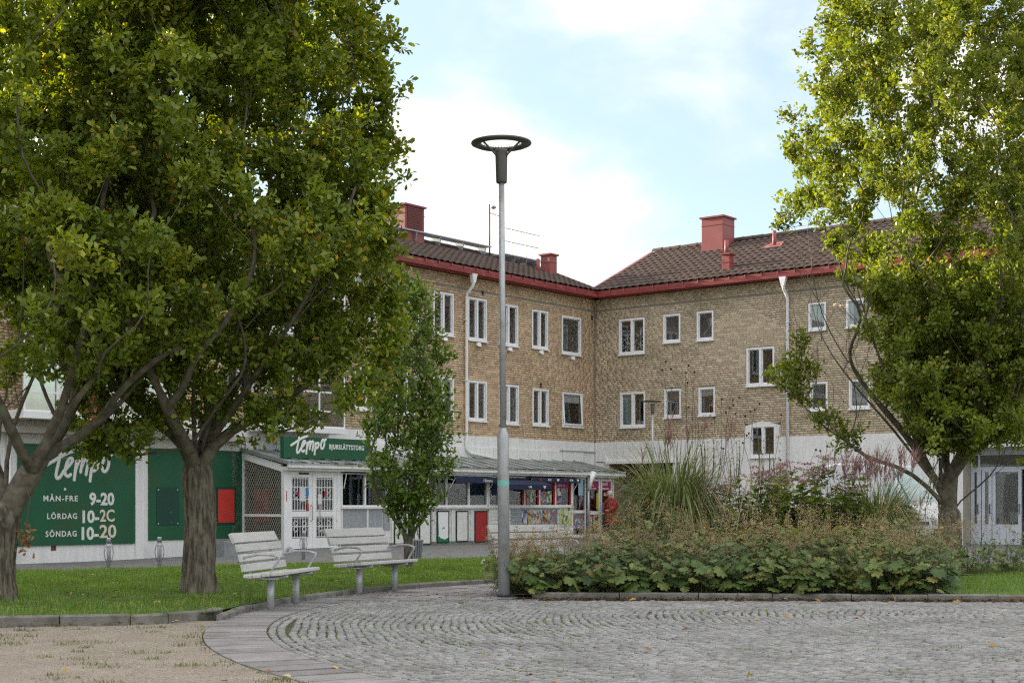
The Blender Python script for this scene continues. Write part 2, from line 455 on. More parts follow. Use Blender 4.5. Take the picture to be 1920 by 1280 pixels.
M['slab'] = mat('concrete_slab', (0.29, 0.272, 0.262), (0.235, 0.22, 0.21), scale=2.5, rough=0.85, rnd=0.2, bump=.35, bscale=80, c3=(0.16, 0.148, 0.135), s3=3, l3=.55, h3=.75)
M['kerb'] = mat('granite_kerb', (0.24, 0.225, 0.205), (0.16, 0.15, 0.13), scale=5, rough=0.85, rnd=0.1, bump=.6, bscale=35, c3=(0.09, 0.095, 0.06), s3=4, l3=.52, h3=.7)
M['lawn'] = mat('lawn_soil', (0.085, 0.15, 0.026), (0.055, 0.10, 0.02), scale=1.4, rough=0.95, bump=.6, bscale=40)
M['bench_wood'] = mat('bench_painted_wood', (0.60, 0.585, 0.565), (0.50, 0.485, 0.465), scale=5, rough=0.75, stretch=(.7, 6, 6), bump=.2, bscale=18, c3=(0.40, 0.38, 0.355), s3=9, l3=.58, h3=.85, rnd=.04)
M['planter'] = mat('planter_stone', (0.32, 0.33, 0.34), (0.22, 0.23, 0.24), scale=8, rough=0.85, bump=.3)
M['bin'] = mat('bin_grey', (0.15, 0.15, 0.155), (0.11, 0.11, 0.115), scale=8, rough=0.7)
M['turquoise'] = mat('turquoise_spray', (0.16, 0.55, 0.44), (0.3, 0.55, 0.5), scale=14, rough=0.7, lo=.4, hi=.7)
M['brown_panel'] = mat('passage_brown', (0.42, 0.30, 0.22), (0.34, 0.24, 0.17), scale=3, rough=0.8, stretch=(8, 8, .5))
M['door_blue'] = mat('entrance_paint', (0.62, 0.66, 0.72), (0.54, 0.58, 0.64), scale=3, rough=0.5)
M['soffit'] = mat('soffit_beige', (0.48, 0.44, 0.36), (0.4, 0.36, 0.3), scale=3, rough=0.8)
M['dark'] = mat('dark_rubber', (0.03, 0.03, 0.03), (0.02, 0.02, 0.02), rough=0.7)
M['van_white'] = mat('van_paint', (0.78, 0.79, 0.8), (0.74, 0.75, 0.76), rough=0.25, spec=.6)
M['van_teal'] = mat('van_stripe', (0.08, 0.42, 0.40), (0.08, 0.38, 0.36), rough=0.3)
M['coat'] = mat('red_coat', (0.33, 0.012, 0.02), (0.24, 0.01, 0.015), scale=9, rough=0.85)
M['skin'] = mat('skin', (0.5, 0.3, 0.22), (0.45, 0.26, 0.19), rough=0.6)
M['hair'] = mat('white_hair', (0.62, 0.6, 0.57), (0.5, 0.48, 0.45), scale=30, rough=0.8)
M['trousers'] = mat('dark_trousers', (0.03, 0.03, 0.04), (0.02, 0.02, 0.03), rough=0.9)
M['warm_lamp'] = mat('lamp_shade', (0.6, 0.4, 0.2), (0.5, 0.32, 0.15), rough=0.8)
# foliage
M['oak'] = leafmat('oak_leaf', [(0, (0.108, 0.164, 0.024)), (.4, (0.203, 0.269, 0.037)), (.8, (0.334, 0.385, 0.055)), (.975, (0.512, 0.510, 0.079)), (1.0, (0.672, 0.358, 0.076))], trans=0.46)
M['oak_r'] = leafmat('oak_leaf_right', [(0, (0.097, 0.139, 0.022)), (.45, (0.163, 0.220, 0.030)), (.85, (0.245, 0.295, 0.046)), (.985, (0.326, 0.327, 0.065)), (1.0, (0.474, 0.242, 0.061))], trans=0.44)  # right oak's leaves, a darker, less yellow ramp than the left oaks
M['oak_s'] = leafmat('young_oak_leaf', [(0, (0.098, 0.164, 0.030)), (.6, (0.163, 0.245, 0.047)), (1.0, (0.247, 0.330, 0.067))], trans=0.36, rough=.38)
M['dead_leaf'] = leafmat('withered_leaf', [(0, (0.22, 0.10, 0.035)), (.6, (0.30, 0.16, 0.06)), (1, (0.34, 0.22, 0.10))], trans=.2, rough=.8)
M['fallen'] = leafmat('fallen_leaf', [(0, (0.17, 0.06, 0.025)), (.45, (0.30, 0.15, 0.05)), (.75, (0.50, 0.30, 0.05)), (1, (0.6, 0.5, 0.28))], trans=.1, rough=.8)
M['litter'] = leafmat('leaf_litter', [(0, (0.09, 0.035, 0.02)), (.6, (0.16, 0.065, 0.03)), (.9, (0.26, 0.13, 0.05)), (1, (0.42, 0.28, 0.09))], trans=.05, rough=.9)
M['lobed'] = leafmat('lobed_leaf', [(0, (0.073, 0.126, 0.030)), (.45, (0.118, 0.179, 0.042)), (.8, (0.179, 0.226, 0.055)), (1, (0.314, 0.284, 0.080))], trans=.25, rough=.55)
M['lobed_dark'] = leafmat('lobed_leaf_dark', [(0, (0.05, 0.10, 0.028)), (.5, (0.082, 0.145, 0.038)), (.9, (0.125, 0.185, 0.05)), (1, (0.24, 0.16, 0.06))], trans=.25, rough=.5)
M['lobed_pale'] = leafmat('lobed_leaf_pale', [(0, (0.10, 0.15, 0.035)), (.5, (0.165, 0.205, 0.05)), (.85, (0.24, 0.25, 0.07)), (1, (0.30, 0.17, 0.07))], trans=.3, rough=.6)
M['limeleaf'] = leafmat('lime_leaf', [(0, (0.110, 0.187, 0.033)), (.6, (0.187, 0.264, 0.050)), (1, (0.286, 0.308, 0.077))], trans=.35)
M['seed'] = leafmat('seed_head', [(0, (0.24, 0.17, 0.085)), (.5, (0.36, 0.27, 0.15)), (1, (0.48, 0.40, 0.24))], trans=.35, rough=.9)
M['reed'] = leafmat('reed_blade', [(0, (0.102, 0.150, 0.042)), (.5, (0.162, 0.222, 0.066)), (.85, (0.252, 0.294, 0.102)), (.93, (0.360, 0.288, 0.120)), (1, (0.432, 0.324, 0.156))], trans=.3, rough=.42)
M['straw'] = leafmat('straw', [(0, (0.30, 0.23, 0.14)), (1, (0.46, 0.38, 0.26))], trans=.15, rough=.8)
M['plume'] = leafmat('reed_plume', [(0, (0.22, 0.12, 0.11)), (.6, (0.32, 0.19, 0.165)), (1, (0.42, 0.29, 0.24))], trans=.3, rough=.9)
M['mauve'] = leafmat('mauve_flower', [(0, (0.20, 0.10, 0.10)), (.6, (0.30, 0.17, 0.165)), (1, (0.42, 0.28, 0.27))], trans=.25, rough=.9)
M['stem'] = leafmat('green_stem', [(0, (0.06, 0.08, 0.03)), (.6, (0.10, 0.11, 0.045)), (1, (0.15, 0.13, 0.07))], trans=.1, rough=.8)
M['darkstem'] = leafmat('dark_stem', [(0, (0.06, 0.045, 0.035)), (1, (0.11, 0.085, 0.06))], trans=.05, rough=.8)
M['button'] = leafmat('seed_button', [(0, (0.03, 0.022, 0.018)), (1, (0.05, 0.035, 0.03))], trans=.0, rough=.9)
M['cream'] = leafmat('cream_flower', [(0, (0.62, 0.62, 0.45)), (1, (0.75, 0.74, 0.6))], trans=.3, rough=.8)
M['yellow'] = leafmat('yellow_flower', [(0, (0.65, 0.33, 0.03)), (1, (0.7, 0.48, 0.06))], trans=.2, rough=.8)
M['grass'] = leafmat('grass_blade', [(0, (0.112, 0.198, 0.024)), (.55, (0.172, 0.290, 0.040)), (.93, (0.251, 0.370, 0.061)), (1, (0.449, 0.422, 0.154))], trans=.35, rough=.5)
M['drygrass'] = leafmat('dry_grass', [(0, (0.10, 0.145, 0.03)), (.5, (0.16, 0.175, 0.055)), (1, (0.30, 0.27, 0.13))], trans=.3, rough=.7)

# text, drawn with the built-in font and turned into a mesh standing on a wall
def text_mesh(body, height, weight=0.0, space=1.0, squeeze=1.0):
    cu = bpy.data.curves.new('txt', 'FONT'); cu.body = body; cu.size = 1.0
    cu.extrude = 0.0; cu.offset = weight; cu.space_character = space; cu.resolution_u = 3
    o = bpy.data.objects.new('txt', cu); COL.objects.link(o)
    bpy.context.view_layer.update()
    me = bpy.data.meshes.new_from_object(o.evaluated_get(bpy.context.evaluated_depsgraph_get()))
    bpy.data.objects.remove(o); bpy.data.curves.remove(cu)
    v = np.array([tuple(x.co) for x in me.vertices]); f = [tuple(p.vertices) for p in me.polygons]
    bpy.data.meshes.remove(me)
    v[:, 0] -= v[:, 0].min(); cap = 0.70
    v *= height / cap
    v[:, 0] *= squeeze
    return v, f

def wall_text(name, body, fr, a0, z0, height, off, m, parent, a1=None, weight=0.0, space=1.0, depth=0.012):
    """text from a0 (left as seen) to a1 on plane off of frame fr"""
    v, f = text_mesh(body, height, weight, space)
    w = v[:, 0].max()
    sgn = 1 if fr is not FL else -1
    k = abs(a1 - a0) / w if a1 is not None else 1.0
    mb = MB(fr)
    mb.v = [(a0 + sgn * x * k, off, z0 + y) for x, y, _ in v]
    n = len(v)
    mb.v += [(a0 + sgn * x * k, off - depth, z0 + y) for x, y, _ in v]
    mb.f = list(f)
    cnt = {}
    for p in f:
        for i in range(len(p)):
            e = (p[i], p[(i + 1) % len(p)]); cnt[e] = cnt.get(e, 0) + 1
    for (a, b) in cnt:
        if (b, a) not in cnt: mb.f.append((a, b, b + n, a + n))
    me = bpy.data.meshes.new(name)
    me.from_pydata([tuple(x) for x in fr(np.array(mb.v))], [], mb.f)
    return mesh_obj(name, me, m, parent)
# ------------------------------------------------------------------ ground, paving, lawn
PC = (7.33, 16.0)                      # centre of the round square
R_IN, R_OUT, R_KERB = 9.86, 10.48, 10.50
BED_Y = lambda x: 19.3 - 0.075 * x     # front edge of the planting bed

gx = [-2500, -600, -150, -60] + list(np.arange(-44, 45, 4.0)) + [60, 150, 600, 2500]
gy = [-400, -60] + list(np.arange(-12, 77, 4.0)) + [110, 250, 800, 3000]
gv = [(x, y, dip(x, y) - 0.07) for y in gy for x in gx]
nx = len(gx)
gf = [(j * nx + i, j * nx + i + 1, (j + 1) * nx + i + 1, (j + 1) * nx + i) for j in range(len(gy) - 1) for i in range(nx - 1)]
gme = bpy.data.meshes.new('ground'); gme.from_pydata(gv, [], gf)
for p in gme.polygons: p.use_smooth = True
tag(mesh_obj('ground', gme, M['earth']), kind='structure')

def arc(c, r, a0, a1, n):
    return [(c[0] + r * math.cos(a0 + (a1 - a0) * k / n), c[1] + r * math.sin(a0 + (a1 - a0) * k / n)) for k in range(n + 1)]

sheet('street', [(-40, 21), (-7, 21.5), (0.5, 25.2), (30, 25.2), (45, 30), (45, 62), (-40, 62)], lambda x, y: dip(x, y) - 0.012, M['asphalt'], 1.6)

# gravel yard in front of the lawn on the left (kerb line, then the paved ring)
KL = [(-11.0, 14.35), (-7.4, 14.65), (-5.19, 14.9), (-3.95, 15.2), (-3.42, 15.75)]
a_start = math.atan2(KL[-1][1] - PC[1], KL[-1][0] - PC[0])
a_start = a_start if a_start > 0 else a_start + 2 * math.pi
gra = [(-11.0, 4.0)] + [(PC[0] + R_OUT * math.cos(a), PC[1] + R_OUT * math.sin(a)) for a in np.linspace(math.radians(262), a_start, 40)] + KL[::-1]
sheet('gravel_yard', gra, lambda x, y: 0.004 * math.sin(3.1 * x) * math.cos(2.3 * y) - 0.006, M['gravel'], .5)

# bed of moss and sand under the setts
sheet('joint_bed', [(-5, 5), (18, 5), (18, 26), (2.4, 26), (-1.0, 24.3), (-3.0, 20), (-3.6, 16)], lambda x, y: -0.022 if math.hypot(x - PC[0], y - PC[1]) < R_IN - .3 and y < 18.6 else (-0.007 if math.hypot(x - PC[0], y - PC[1]) < R_OUT - .02 else -.05), M['moss'], .5)

# --- granite setts in rings
def sett_cells():
    cells = []
    r = R_IN
    k = 0
    while r > 0.6:
        d = 0.088 + 0.005 * math.sin(k * 1.7)
        rm = r - d / 2
        n = int(2 * math.pi * rm / 0.108)
        ph = R.random() * 6
        a = 0.0
        while a < 2 * math.pi:
            w = (0.078 + 0.038 * R.random()) / rm
            am = a + w / 2 + ph
            rq = rm + .035 * math.sin(9 * am + k * .13) + .022 * math.sin(23 * am - k * .31) + R.gauss(0, .006) if rm < R_IN - .2 else rm
            x, y = PC[0] + rq * math.cos(am), PC[1] + rq * math.sin(am)
            if y > 8.6 and y < BED_Y(x) - (0.16 if x > 0.3 else 0.0) and y < 18.95 and abs(x) < y * 0.36 + .5:
                cells.append((x, y, am + R.gauss(0, .045), w * rm, d * R.uniform(.93, 1.04)))
            a += w
        r -= d
        k += 1
    return cells
cells = sett_cells()
def sett_verts(L, Wd, seed):
    rr = random.Random(seed)
    h = 0.012 * rr.random() - 0.006
    g = 0.017
    def jit(): return (rr.random() - .5) * 0.014
    low = [(-L / 2 + g / 2, -Wd / 2 + g / 2), (L / 2 - g / 2, -Wd / 2 + g / 2), (L / 2 - g / 2, Wd / 2 - g / 2), (-L / 2 + g / 2, Wd / 2 - g / 2)]
    low = [(x + jit(), y + jit()) for x, y in low]
    top = [(x * .84, y * .80) for x, y in low]
    return [(x, y, -0.03) for x, y in low] + [(x, y, -0.009 + h) for x, y in low] + [(x, y, 0.001 + h + jit() * .25) for x, y in top]
SF = [(0, 1, 5, 4), (1, 2, 6, 5), (2, 3, 7, 6), (3, 0, 4, 7), (4, 5, 9, 8), (5, 6, 10, 9), (6, 7, 11, 10), (7, 4, 8, 11), (8, 9, 10, 11)]
plaza = tag(bpy.data.objects.new('sett_paving', None), kind='structure')
COL.objects.link(plaza); plaza.location = (PC[0], PC[1], 0)
cells.sort(key=lambda c: c[1] + (0 if abs(c[0] / c[1]) < .338 else 50))
near = [c for c in cells if c[1] > 10.27][:300]
nearset = set(id(c) for c in near)
protos = []
for k in range(12):
    me = bpy.data.meshes.new('sett')
    me.from_pydata(sett_verts(0.107, 0.1, k), [], SF)
    me.materials.append(M['sett']); protos.append(me)
for c in near:
    o = bpy.data.objects.new('sett', R.choice(protos))
    COL.objects.link(o); o.parent = plaza
    o.location = (c[0] - PC[0], c[1] - PC[1], 0); o.rotation_euler = (0, 0, c[2] + math.pi / 2)
    o.scale = (c[3] / 0.107, c[4] / 0.1, 1)
vs, fs, rn = [], [], []
for i, c in enumerate(cells):
    if id(c) in nearset: continue
    lv = np.array(sett_verts(c[3], c[4], i + 100))
    ca, sa = math.cos(c[2] + math.pi / 2), math.sin(c[2] + math.pi / 2)
    k = len(vs) * 12
    vs.append(np.stack([c[0] + lv[:, 0] * ca - lv[:, 1] * sa, c[1] + lv[:, 0] * sa + lv[:, 1] * ca, lv[:, 2]], 1))
    fs.append(np.array(SF) + k); rn += [R.random()] * 9
tag(mesh_obj('setts', np_mesh('setts', np.concatenate(vs), np.concatenate(fs), rn), M['sett'], plaza), kind='stuff')

# --- slabs of the ring and of the path behind it
path = tag(bpy.data.objects.new('slab_path', None), kind='structure')
COL.objects.link(path); path.location = (-3, 16, 0)
def slab(r0, r1, a0, a1):
    g = 0.024
    rm = (r0 + r1) / 2
    ga = g / rm / 2 * 2
    pts = []
    for r, a in ((r0 + g / 2, a0 + ga / 2), (r0 + g / 2, a1 - ga / 2), (r1 - g / 2, a1 - ga / 2), (r1 - g / 2, a0 + ga / 2)):
        pts.append((PC[0] + r * math.cos(a), PC[1] + r * math.sin(a)))
    mb = MB(); h = (R.random() - .5) * 0.008
    tilt = (R.random() - .5) * 0.006
    n = 4
    lo_ = [(x, y, -0.05) for x, y in pts]; hi_ = [(x, y, 0.002 + h + (tilt if i in (0, 3) else -tilt)) for i, (x, y) in enumerate(pts)]
    mb.add(lo_ + hi_, [(0, 1, 5, 4), (1, 2, 6, 5), (2, 3, 7, 6), (3, 0, 4, 7), (4, 5, 6, 7)])
    mb.build('slab', M['slab'], path)
def ring_slabs(r0, r1, amin, amax, step, cond):
    a = amin + R.random() * .02; w = step / ((r0 + r1) / 2)
    while a < amax:
        am = a + w / 2; rm = (r0 + r1) / 2
        x, y = PC[0] + rm * math.cos(am), PC[1] + rm * math.sin(am)
        if cond(x, y): slab(r0, r1, a, a + w)
        a += w
vis = lambda x, y: y > 8.2 and abs(x) < y * .36 + .6 and x < 1.2
ring_slabs(R_IN, R_OUT, math.radians(118), math.radians(232), 0.35, vis)
r1 = R_IN
while r1 > 7.2:
    r0 = r1 - 0.42
    ring_slabs(r0, r1, math.radians(112), math.radians(172), 0.55, lambda x, y: vis(x, y) and y > 19.1 and (x < 0.15 or y > 21.5))
    r1 = r0
# short run of rough edging stones between setts and path
for k in range(14):
    x0 = -2.45 + k * 0.2
    mb = MB(); yy = 18.97 + .02 * math.sin(k)
    mb.box(x0 + .006, x0 + .194, yy, yy + 0.12, -.05, 0.004 + .006 * R.random())
    mb.build('edging_stone', M['sett'], path)

# --- kerbs
kerb = tag(bpy.data.objects.new('kerb', None), kind='structure'); COL.objects.link(kerb); kerb.location = (-4, 15.3, 0)
def kerb_run(pts, width, h0, h1, length, side=1, gap=.012):
    # walk along the polyline and lay stones
    P = [Vector(p) for p in pts]
    seg = [(P[i + 1] - P[i]).length for i in range(len(P) - 1)]
    tot = sum(seg)
    def at(d):
        d = min(max(d, 0), tot - 1e-6)
        for i, s in enumerate(seg):
            if d <= s: return P[i] + (P[i + 1] - P[i]) * (d / s), (P[i + 1] - P[i]).normalized()
            d -= s
        return P[-1], (P[-1] - P[-2]).normalized()
    d = 0.0
    while d < tot - .05:
        L = min(length * (0.85 + .3 * R.random()), tot - d)
        p, _ = at(d + gap / 2); q, _ = at(d + L - gap / 2)
        t = (q - p).normalized(); nn = Vector((-t.y, t.x)) * side
        dz = (R.random() - .5) * .012; b = 0.018
        j = (R.random() - .5) * .02
        p2, q2 = p + nn * j, q + nn * (j + (R.random() - .5) * .01)
        mb = MB()
        pr = [(0, h0), (0, h1 - b), (b, h1), (width - b, h1), (width, h1 - b), (width, h0)]
        n = len(pr)
        gz = dip(p.x, p.y)
        v = [(*(p2 + nn * w), z + dz + gz) for w, z in pr] + [(*(q2 + nn * w), z + dz + gz) for w, z in pr]
        mb.add(v, [tuple(range(n)), tuple(range(2 * n - 1, n - 1, -1))] + [(i, (i + 1) % n, n + (i + 1) % n, n + i) for i in range(n)])
        mb.build('kerb_stone', M['kerb'], kerb)
        d += L
kerb_run(KL[:4], 0.11, -.06, 0.105, 0.8, side=1)
kerb_run([KL[3], (-3.62, 15.42), (-3.30, 15.85), (-3.22, 16.3)], 0.11, -.06, 0.10, 0.36, side=1)
ring_pts = [(PC[0] + (R_KERB + .015) * math.cos(a), PC[1] + (R_KERB + .015) * math.sin(a)) for a in np.linspace(a_start - .004, math.radians(116), 60)]
kerb_run(ring_pts, 0.09, -.06, 0.07, 0.7, side=-1)
kerb_run([(x, BED_Y(x)) for x in np.linspace(0.26, 8.6, 16)], 0.12, -.06, 0.085, 1.0, side=1)

# --- lawns
def far_edge(x):
    return 25.9 + (x + 8.85) * 0.80 if x > -8.85 else 25.9 + (x + 8.85) * .2
LAWN = [(x, y + .04) for x, y in KL[:4]] + [(-3.6, 15.5), (-3.36, 15.8)] + [(PC[0] + (R_KERB + .04) * math.cos(a), PC[1] + (R_KERB + .04) * math.sin(a)) for a in np.linspace(a_start - .02, math.radians(116), 40)] + [(3.4, 27.5)] + [(x, far_edge(x)) for x in np.linspace(2.0, -11.0, 14)]
lawn_z = lambda x, y: dip(x, y) + 0.055 + 0.025 * math.sin(x * .9 + 1) * math.sin(y * .7)
sheet('lawn', LAWN, lawn_z, M['lawn'], .8)
LAWN2 = [(5.75, BED_Y(5.75) + .1), (14, BED_Y(14) + .1), (16, 30), (9.3, 29.0), (6.6, 24)]
sheet('lawn', LAWN2, lawn_z, M['lawn'], .9)

def inside(poly, x, y):
    c = False; n = len(poly); j = n - 1
    xs = np.array([p[0] for p in poly]); ys = np.array([p[1] for p in poly])
    c = np.zeros(len(x), bool)
    for i in range(n):
        cond = ((ys[i] > y) != (ys[j] > y))
        with np.errstate(divide='ignore', invalid='ignore'):
            c ^= cond & (x < (xs[j] - xs[i]) * (y - ys[i]) / (ys[j] - ys[i] + 1e-12) + xs[i])
        j = i
    return c

def blades(x, y, z, h, w, lean=.5):
    """one bent blade (two triangles) per point"""
    n = len(x)
    a = NR.uniform(0, 2 * np.pi, n); b = a + np.pi / 2 + NR.normal(0, .5, n)
    dx, dy = np.cos(a) * w / 2, np.sin(a) * w / 2
    lx, ly = np.cos(b) * h * lean * NR.random(n), np.sin(b) * h * lean * NR.random(n)
    v = np.empty((n, 5, 3))
    v[:, 0] = np.stack([x - dx, y - dy, z], 1); v[:, 1] = np.stack([x + dx, y + dy, z], 1)
    v[:, 2] = np.stack([x + dx * .8 + lx * .35, y + dy * .8 + ly * .35, z + h * .6], 1)
    v[:, 3] = np.stack([x - dx * .8 + lx * .35, y - dy * .8 + ly * .35, z + h * .6], 1)
    v[:, 4] = np.stack([x + lx, y + ly, z + h], 1)
    k = np.arange(n)[:, None] * 5
    f = np.stack([k + [0, 1, 2], k + [0, 2, 3], k + [3, 2, 4]], 1).reshape(-1, 3)
    return v.reshape(-1, 3), f, np.repeat(NR.random(n), 3)

def grass(name, poly, n, hmin, hmax, w, label, zoff=0.05, m='grass', dens=None, zf=None):
    xs = [p[0] for p in poly]; ys = [p[1] for p in poly]
    x = NR.uniform(min(xs), max(xs), n * 3); y = NR.uniform(min(ys), max(ys), n * 3)
    ok = inside(poly, x, y) & (np.abs(x) < y * .365 + .3)
    if dens is not None: ok &= NR.random(len(x)) < dens(x, y)
    x, y = x[ok][:n], y[ok][:n]
    z = np.array([lawn_z(a, b) for a, b in zip(x, y)]) - .01 if zf is None else np.full(len(x), zf)
    patch = .75 + .5 * (np.sin(x * 2.1 + 1.3 * np.sin(y * 1.7)) * np.sin(y * 1.9 + x) * .5 + .5)
    v, f, r = blades(x, y, z, NR.uniform(hmin, hmax, len(x)) * patch, w, .8)
    return tag(mesh_obj(name, np_mesh(name, v, f, r), M[m]), label, 'grass', kind='stuff')
grass('lawn_grass', LAWN, 90000, .03, .085, .007, 'green lawn grass under the oak trees behind the benches')
grass('lawn_grass', LAWN2, 18000, .03, .08, .007, 'patch of lawn grass right of the planting bed')
# taller uncut grass along the kerb and round the bench
edge = np.array(KL + ring_pts)
def tall_edge(x, y):
    d = np.min(np.hypot(x[:, None] - edge[None, :, 0], y[:, None] - edge[None, :, 1]), axis=1)
    return np.clip(np.exp(-((d - .22) / .16) ** 2) * (0.35 + .65 * np.exp(-((x + 3.4) / .75) ** 2)), 0, 1)
strip = [(x, y + .05) for x, y in KL] + [(PC[0] + (R_KERB + .1) * math.cos(a), PC[1] + (R_KERB + .1) * math.sin(a)) for a in np.linspace(a_start, math.radians(120), 30)] + [(0.2, 25.2), (-2.6, 21.6), (-3.9, 18), (-5, 16), (-11, 15.6)]
grass('kerbside_grass', strip, 6000, .10, .30, .006, 'tall uncut grass along the kerb behind the left bench', m='drygrass', dens=tall_edge)
# moss and grass tufts in the joints of the setts and in the gravel
tx, ty = [], []
for _ in range(900):
    c = R.choice(cells)
    if math.sin(c[0] * 1.9 + .6) * math.sin(c[1] * 1.3 + c[0]) < -.1 and R.random() < .75: continue
    if R.random() > (1.0 if c[0] < 1.0 else .6): continue
    for _ in range(9):
        s = R.choice((-.5, .5)); t_ = R.random() - .5
        ca, sa = math.cos(c[2] + math.pi / 2), math.sin(c[2] + math.pi / 2)
        lx, ly = (t_ * c[3] * 1.5, s * c[4]) if R.random() < .8 else (s * c[3], t_ * c[4])
        tx.append(c[0] + lx * ca - ly * sa); ty.append(c[1] + lx * sa + ly * ca)
tx, ty = np.array(tx), np.array(ty)
v, f, r = blades(tx, ty, np.full(len(tx), -.02), NR.uniform(.018, .04, len(tx)), .012, 1.2)
tag(mesh_obj('joint_grass', np_mesh('joint_grass', v, f, r), M['grass']), 'small grass tufts growing in the joints between the grey setts', 'grass', kind='stuff')
gx_, gy_ = [], []
for _ in range(60):
    x = R.uniform(-5.6, -1.6); y = R.uniform(10.3, 15.0)
    if math.hypot(x - PC[0], y - PC[1]) < R_OUT + .05: continue
    s = R.uniform(.03, .11); n = int(15 + s * 320)
    for _ in range(n):
        gx_.append(x + R.gauss(0, s)); gy_.append(y + R.gauss(0, s * .6))
for k in range(120):      # along the edge of the ring
    a = math.radians(R.uniform(185, 232)); rr = R_OUT + abs(R.gauss(0.02, .05))
    x, y = PC[0] + rr * math.cos(a), PC[1] + rr * math.sin(a)
    for _ in range(3): gx_.append(x + R.gauss(0, .02)); gy_.append(y + R.gauss(0, .02))
gx_, gy_ = np.array(gx_), np.array(gy_)
v, f, r = blades(gx_, gy_, np.full(len(gx_), -.012), NR.uniform(.015, .045, len(gx_)), .007, 1.2)
tag(mesh_obj('gravel_grass', np_mesh('gravel_grass', v, f, r), M['drygrass']), 'thin grass tufts scattered over the sandy gravel yard', 'grass', kind='stuff')
# loose grit on the gravel
n = 9000
x = NR.uniform(-5.8, -.6, n); y = NR.uniform(9.8, 15.2, n)
ok = (np.hypot(x - PC[0], y - PC[1]) > R_OUT + .02) & (np.abs(x) < y * .36) & inside(gra, x, y)
x, y = x[ok], y[ok]; n = len(x)
s = NR.uniform(.003, .009, n)
pv = np.array([(1, 0, 0), (-.5, .87, 0), (-.5, -.87, 0), (0, 0, 1)])
v = pv[None] * s[:, None, None] + np.stack([x, y, np.full(n, -.004)], 1)[:, None]
f = (np.arange(n)[:, None, None] * 4 + np.array([(0, 1, 3), (1, 2, 3), (2, 0, 3)])[None]).reshape(-1, 3)
tag(mesh_obj('grit', np_mesh('grit', v.reshape(-1, 3), f, np.repeat(NR.random(n), 3)), mat('grit_stone', (.40, .34, .28), (.24, .2, .17), scale=3, rnd=.4)), 'loose grit on the sandy gravel yard', 'gravel', kind='stuff')

# ------------------------------------------------------------------ buildings
EAVE, BRICK0 = 8.88, 3.50
RIDGE_D, WING_D = 3.9, 7.8
RIDGE_R, RIDGE_L = 11.0, 10.55
RIDGE_Z = RIDGE_R
LEN_L, LEN_R = 74.0, 26.0  # left wing runs on unseen, lengthened to keep low sun off the square

def building(fr, label, length):
    o = thing('apartment_building', label, 'building', tuple(fr((length / 2, -WING_D / 2, 0))))
    return o

def wall_with_holes(fr, name, m, parent, a0, a1, z0, z1, n, holes):
    xs = sorted(set([a0, a1] + [h[i] for h in holes for i in (0, 1) if a0 < h[i] < a1]))
    zs = sorted(set([z0, z1] + [h[i] for h in holes for i in (2, 3) if z0 < h[i] < z1]))
    mb = MB(fr)
    for i in range(len(xs) - 1):
        for j in range(len(zs) - 1):
            cx, cz = (xs[i] + xs[i + 1]) / 2, (zs[j] + zs[j + 1]) / 2
            if any(h[0] < cx < h[1] and h[2] < cz < h[3] for h in holes): continue
            mb.quad((xs[i], n, zs[j]), (xs[i + 1], n, zs[j]), (xs[i + 1], n, zs[j + 1]), (xs[i], n, zs[j + 1]))
    return mb.build(name, m, parent)

BRF = np.array([(0, 1, 5, 4), (1, 2, 6, 5), (2, 3, 7, 6), (3, 0, 4, 7), (4, 5, 6, 7)])
def bricks(fr, wall, m, a0, a1, z0, z1, holes, pick, course=0.077, bands=()):
    """every brick of a facade: the 300 that show best as objects, the rest one mesh"""
    out = []
    nrow = int((z1 - z0) / course)
    for r in range(nrow):
        zb = z0 + r * course
        zt = zb + course - 0.011
        a = a0 - .36 * R.random()
        k = R.randrange(3)
        proud = 0.0
        for b0, b1, pr in bands:
            if b0 <= zb < b1: proud = pr
        while a < a1:
            w = 0.245 if (k % 3) else 0.118
            k += 1
            s0, s1 = max(a, a0), min(a + w, a1)
            zc = (zb + zt) / 2
            for h in holes:
                if h[2] - .02 < zc < h[3] + .02:
                    if h[0] <= s0 and s1 <= h[1]: s1 = s0
                    elif s0 < h[0] < s1: s1 = h[0]
                    elif s0 < h[1] < s1: s0 = h[1]
            if s1 - s0 > .02: out.append((s0, s1, zb, zt, proud))
            a += w + 0.011
    score = sorted(range(len(out)), key=lambda i: pick(out[i]))[:300]
    single = set(i for i in score)
    V, Fc, Rn = [], [], []
    proto = {}
    for i, (s0, s1, zb, zt, pr) in enumerate(out):
        d = 0.004 * (R.random() - .5) + pr
        w = s1 - s0
        if i in single and pr == 0:
            key = round(w, 3)
            if key not in proto:
                h = zt - zb
                pm = MB(Frame((0, 0, 0), fr.M[0][:2], fr.M[1][:2]))
                pm.add([(0, -.03, 0), (w, -.03, 0), (w, -.03, h), (0, -.03, h), (0, 0, 0), (w, 0, 0), (w, 0, h), (0, 0, h)], [tuple(q) for q in BRF])
                me = pm.mesh('brick'); me.materials.append(m); proto[key] = me
            o = bpy.data.objects.new('brick', proto[key])
            link(o, wall); o.location = fr((s0, d, zb))
        else:
            k = len(V) * 8
            V.append([(s0, -.03, zb), (s1, -.03, zb), (s1, -.03, zt), (s0, -.03, zt), (s0, d, zb), (s1, d, zb), (s1, d, zt), (s0, d, zt)])
            Fc.append(BRF + k); Rn += [R.random()] * 5
    v = fr(np.array(V).reshape(-1, 3))
    tag(mesh_obj('bricks', np_mesh('bricks', v, np.concatenate(Fc), Rn), m, wall), kind='stuff')

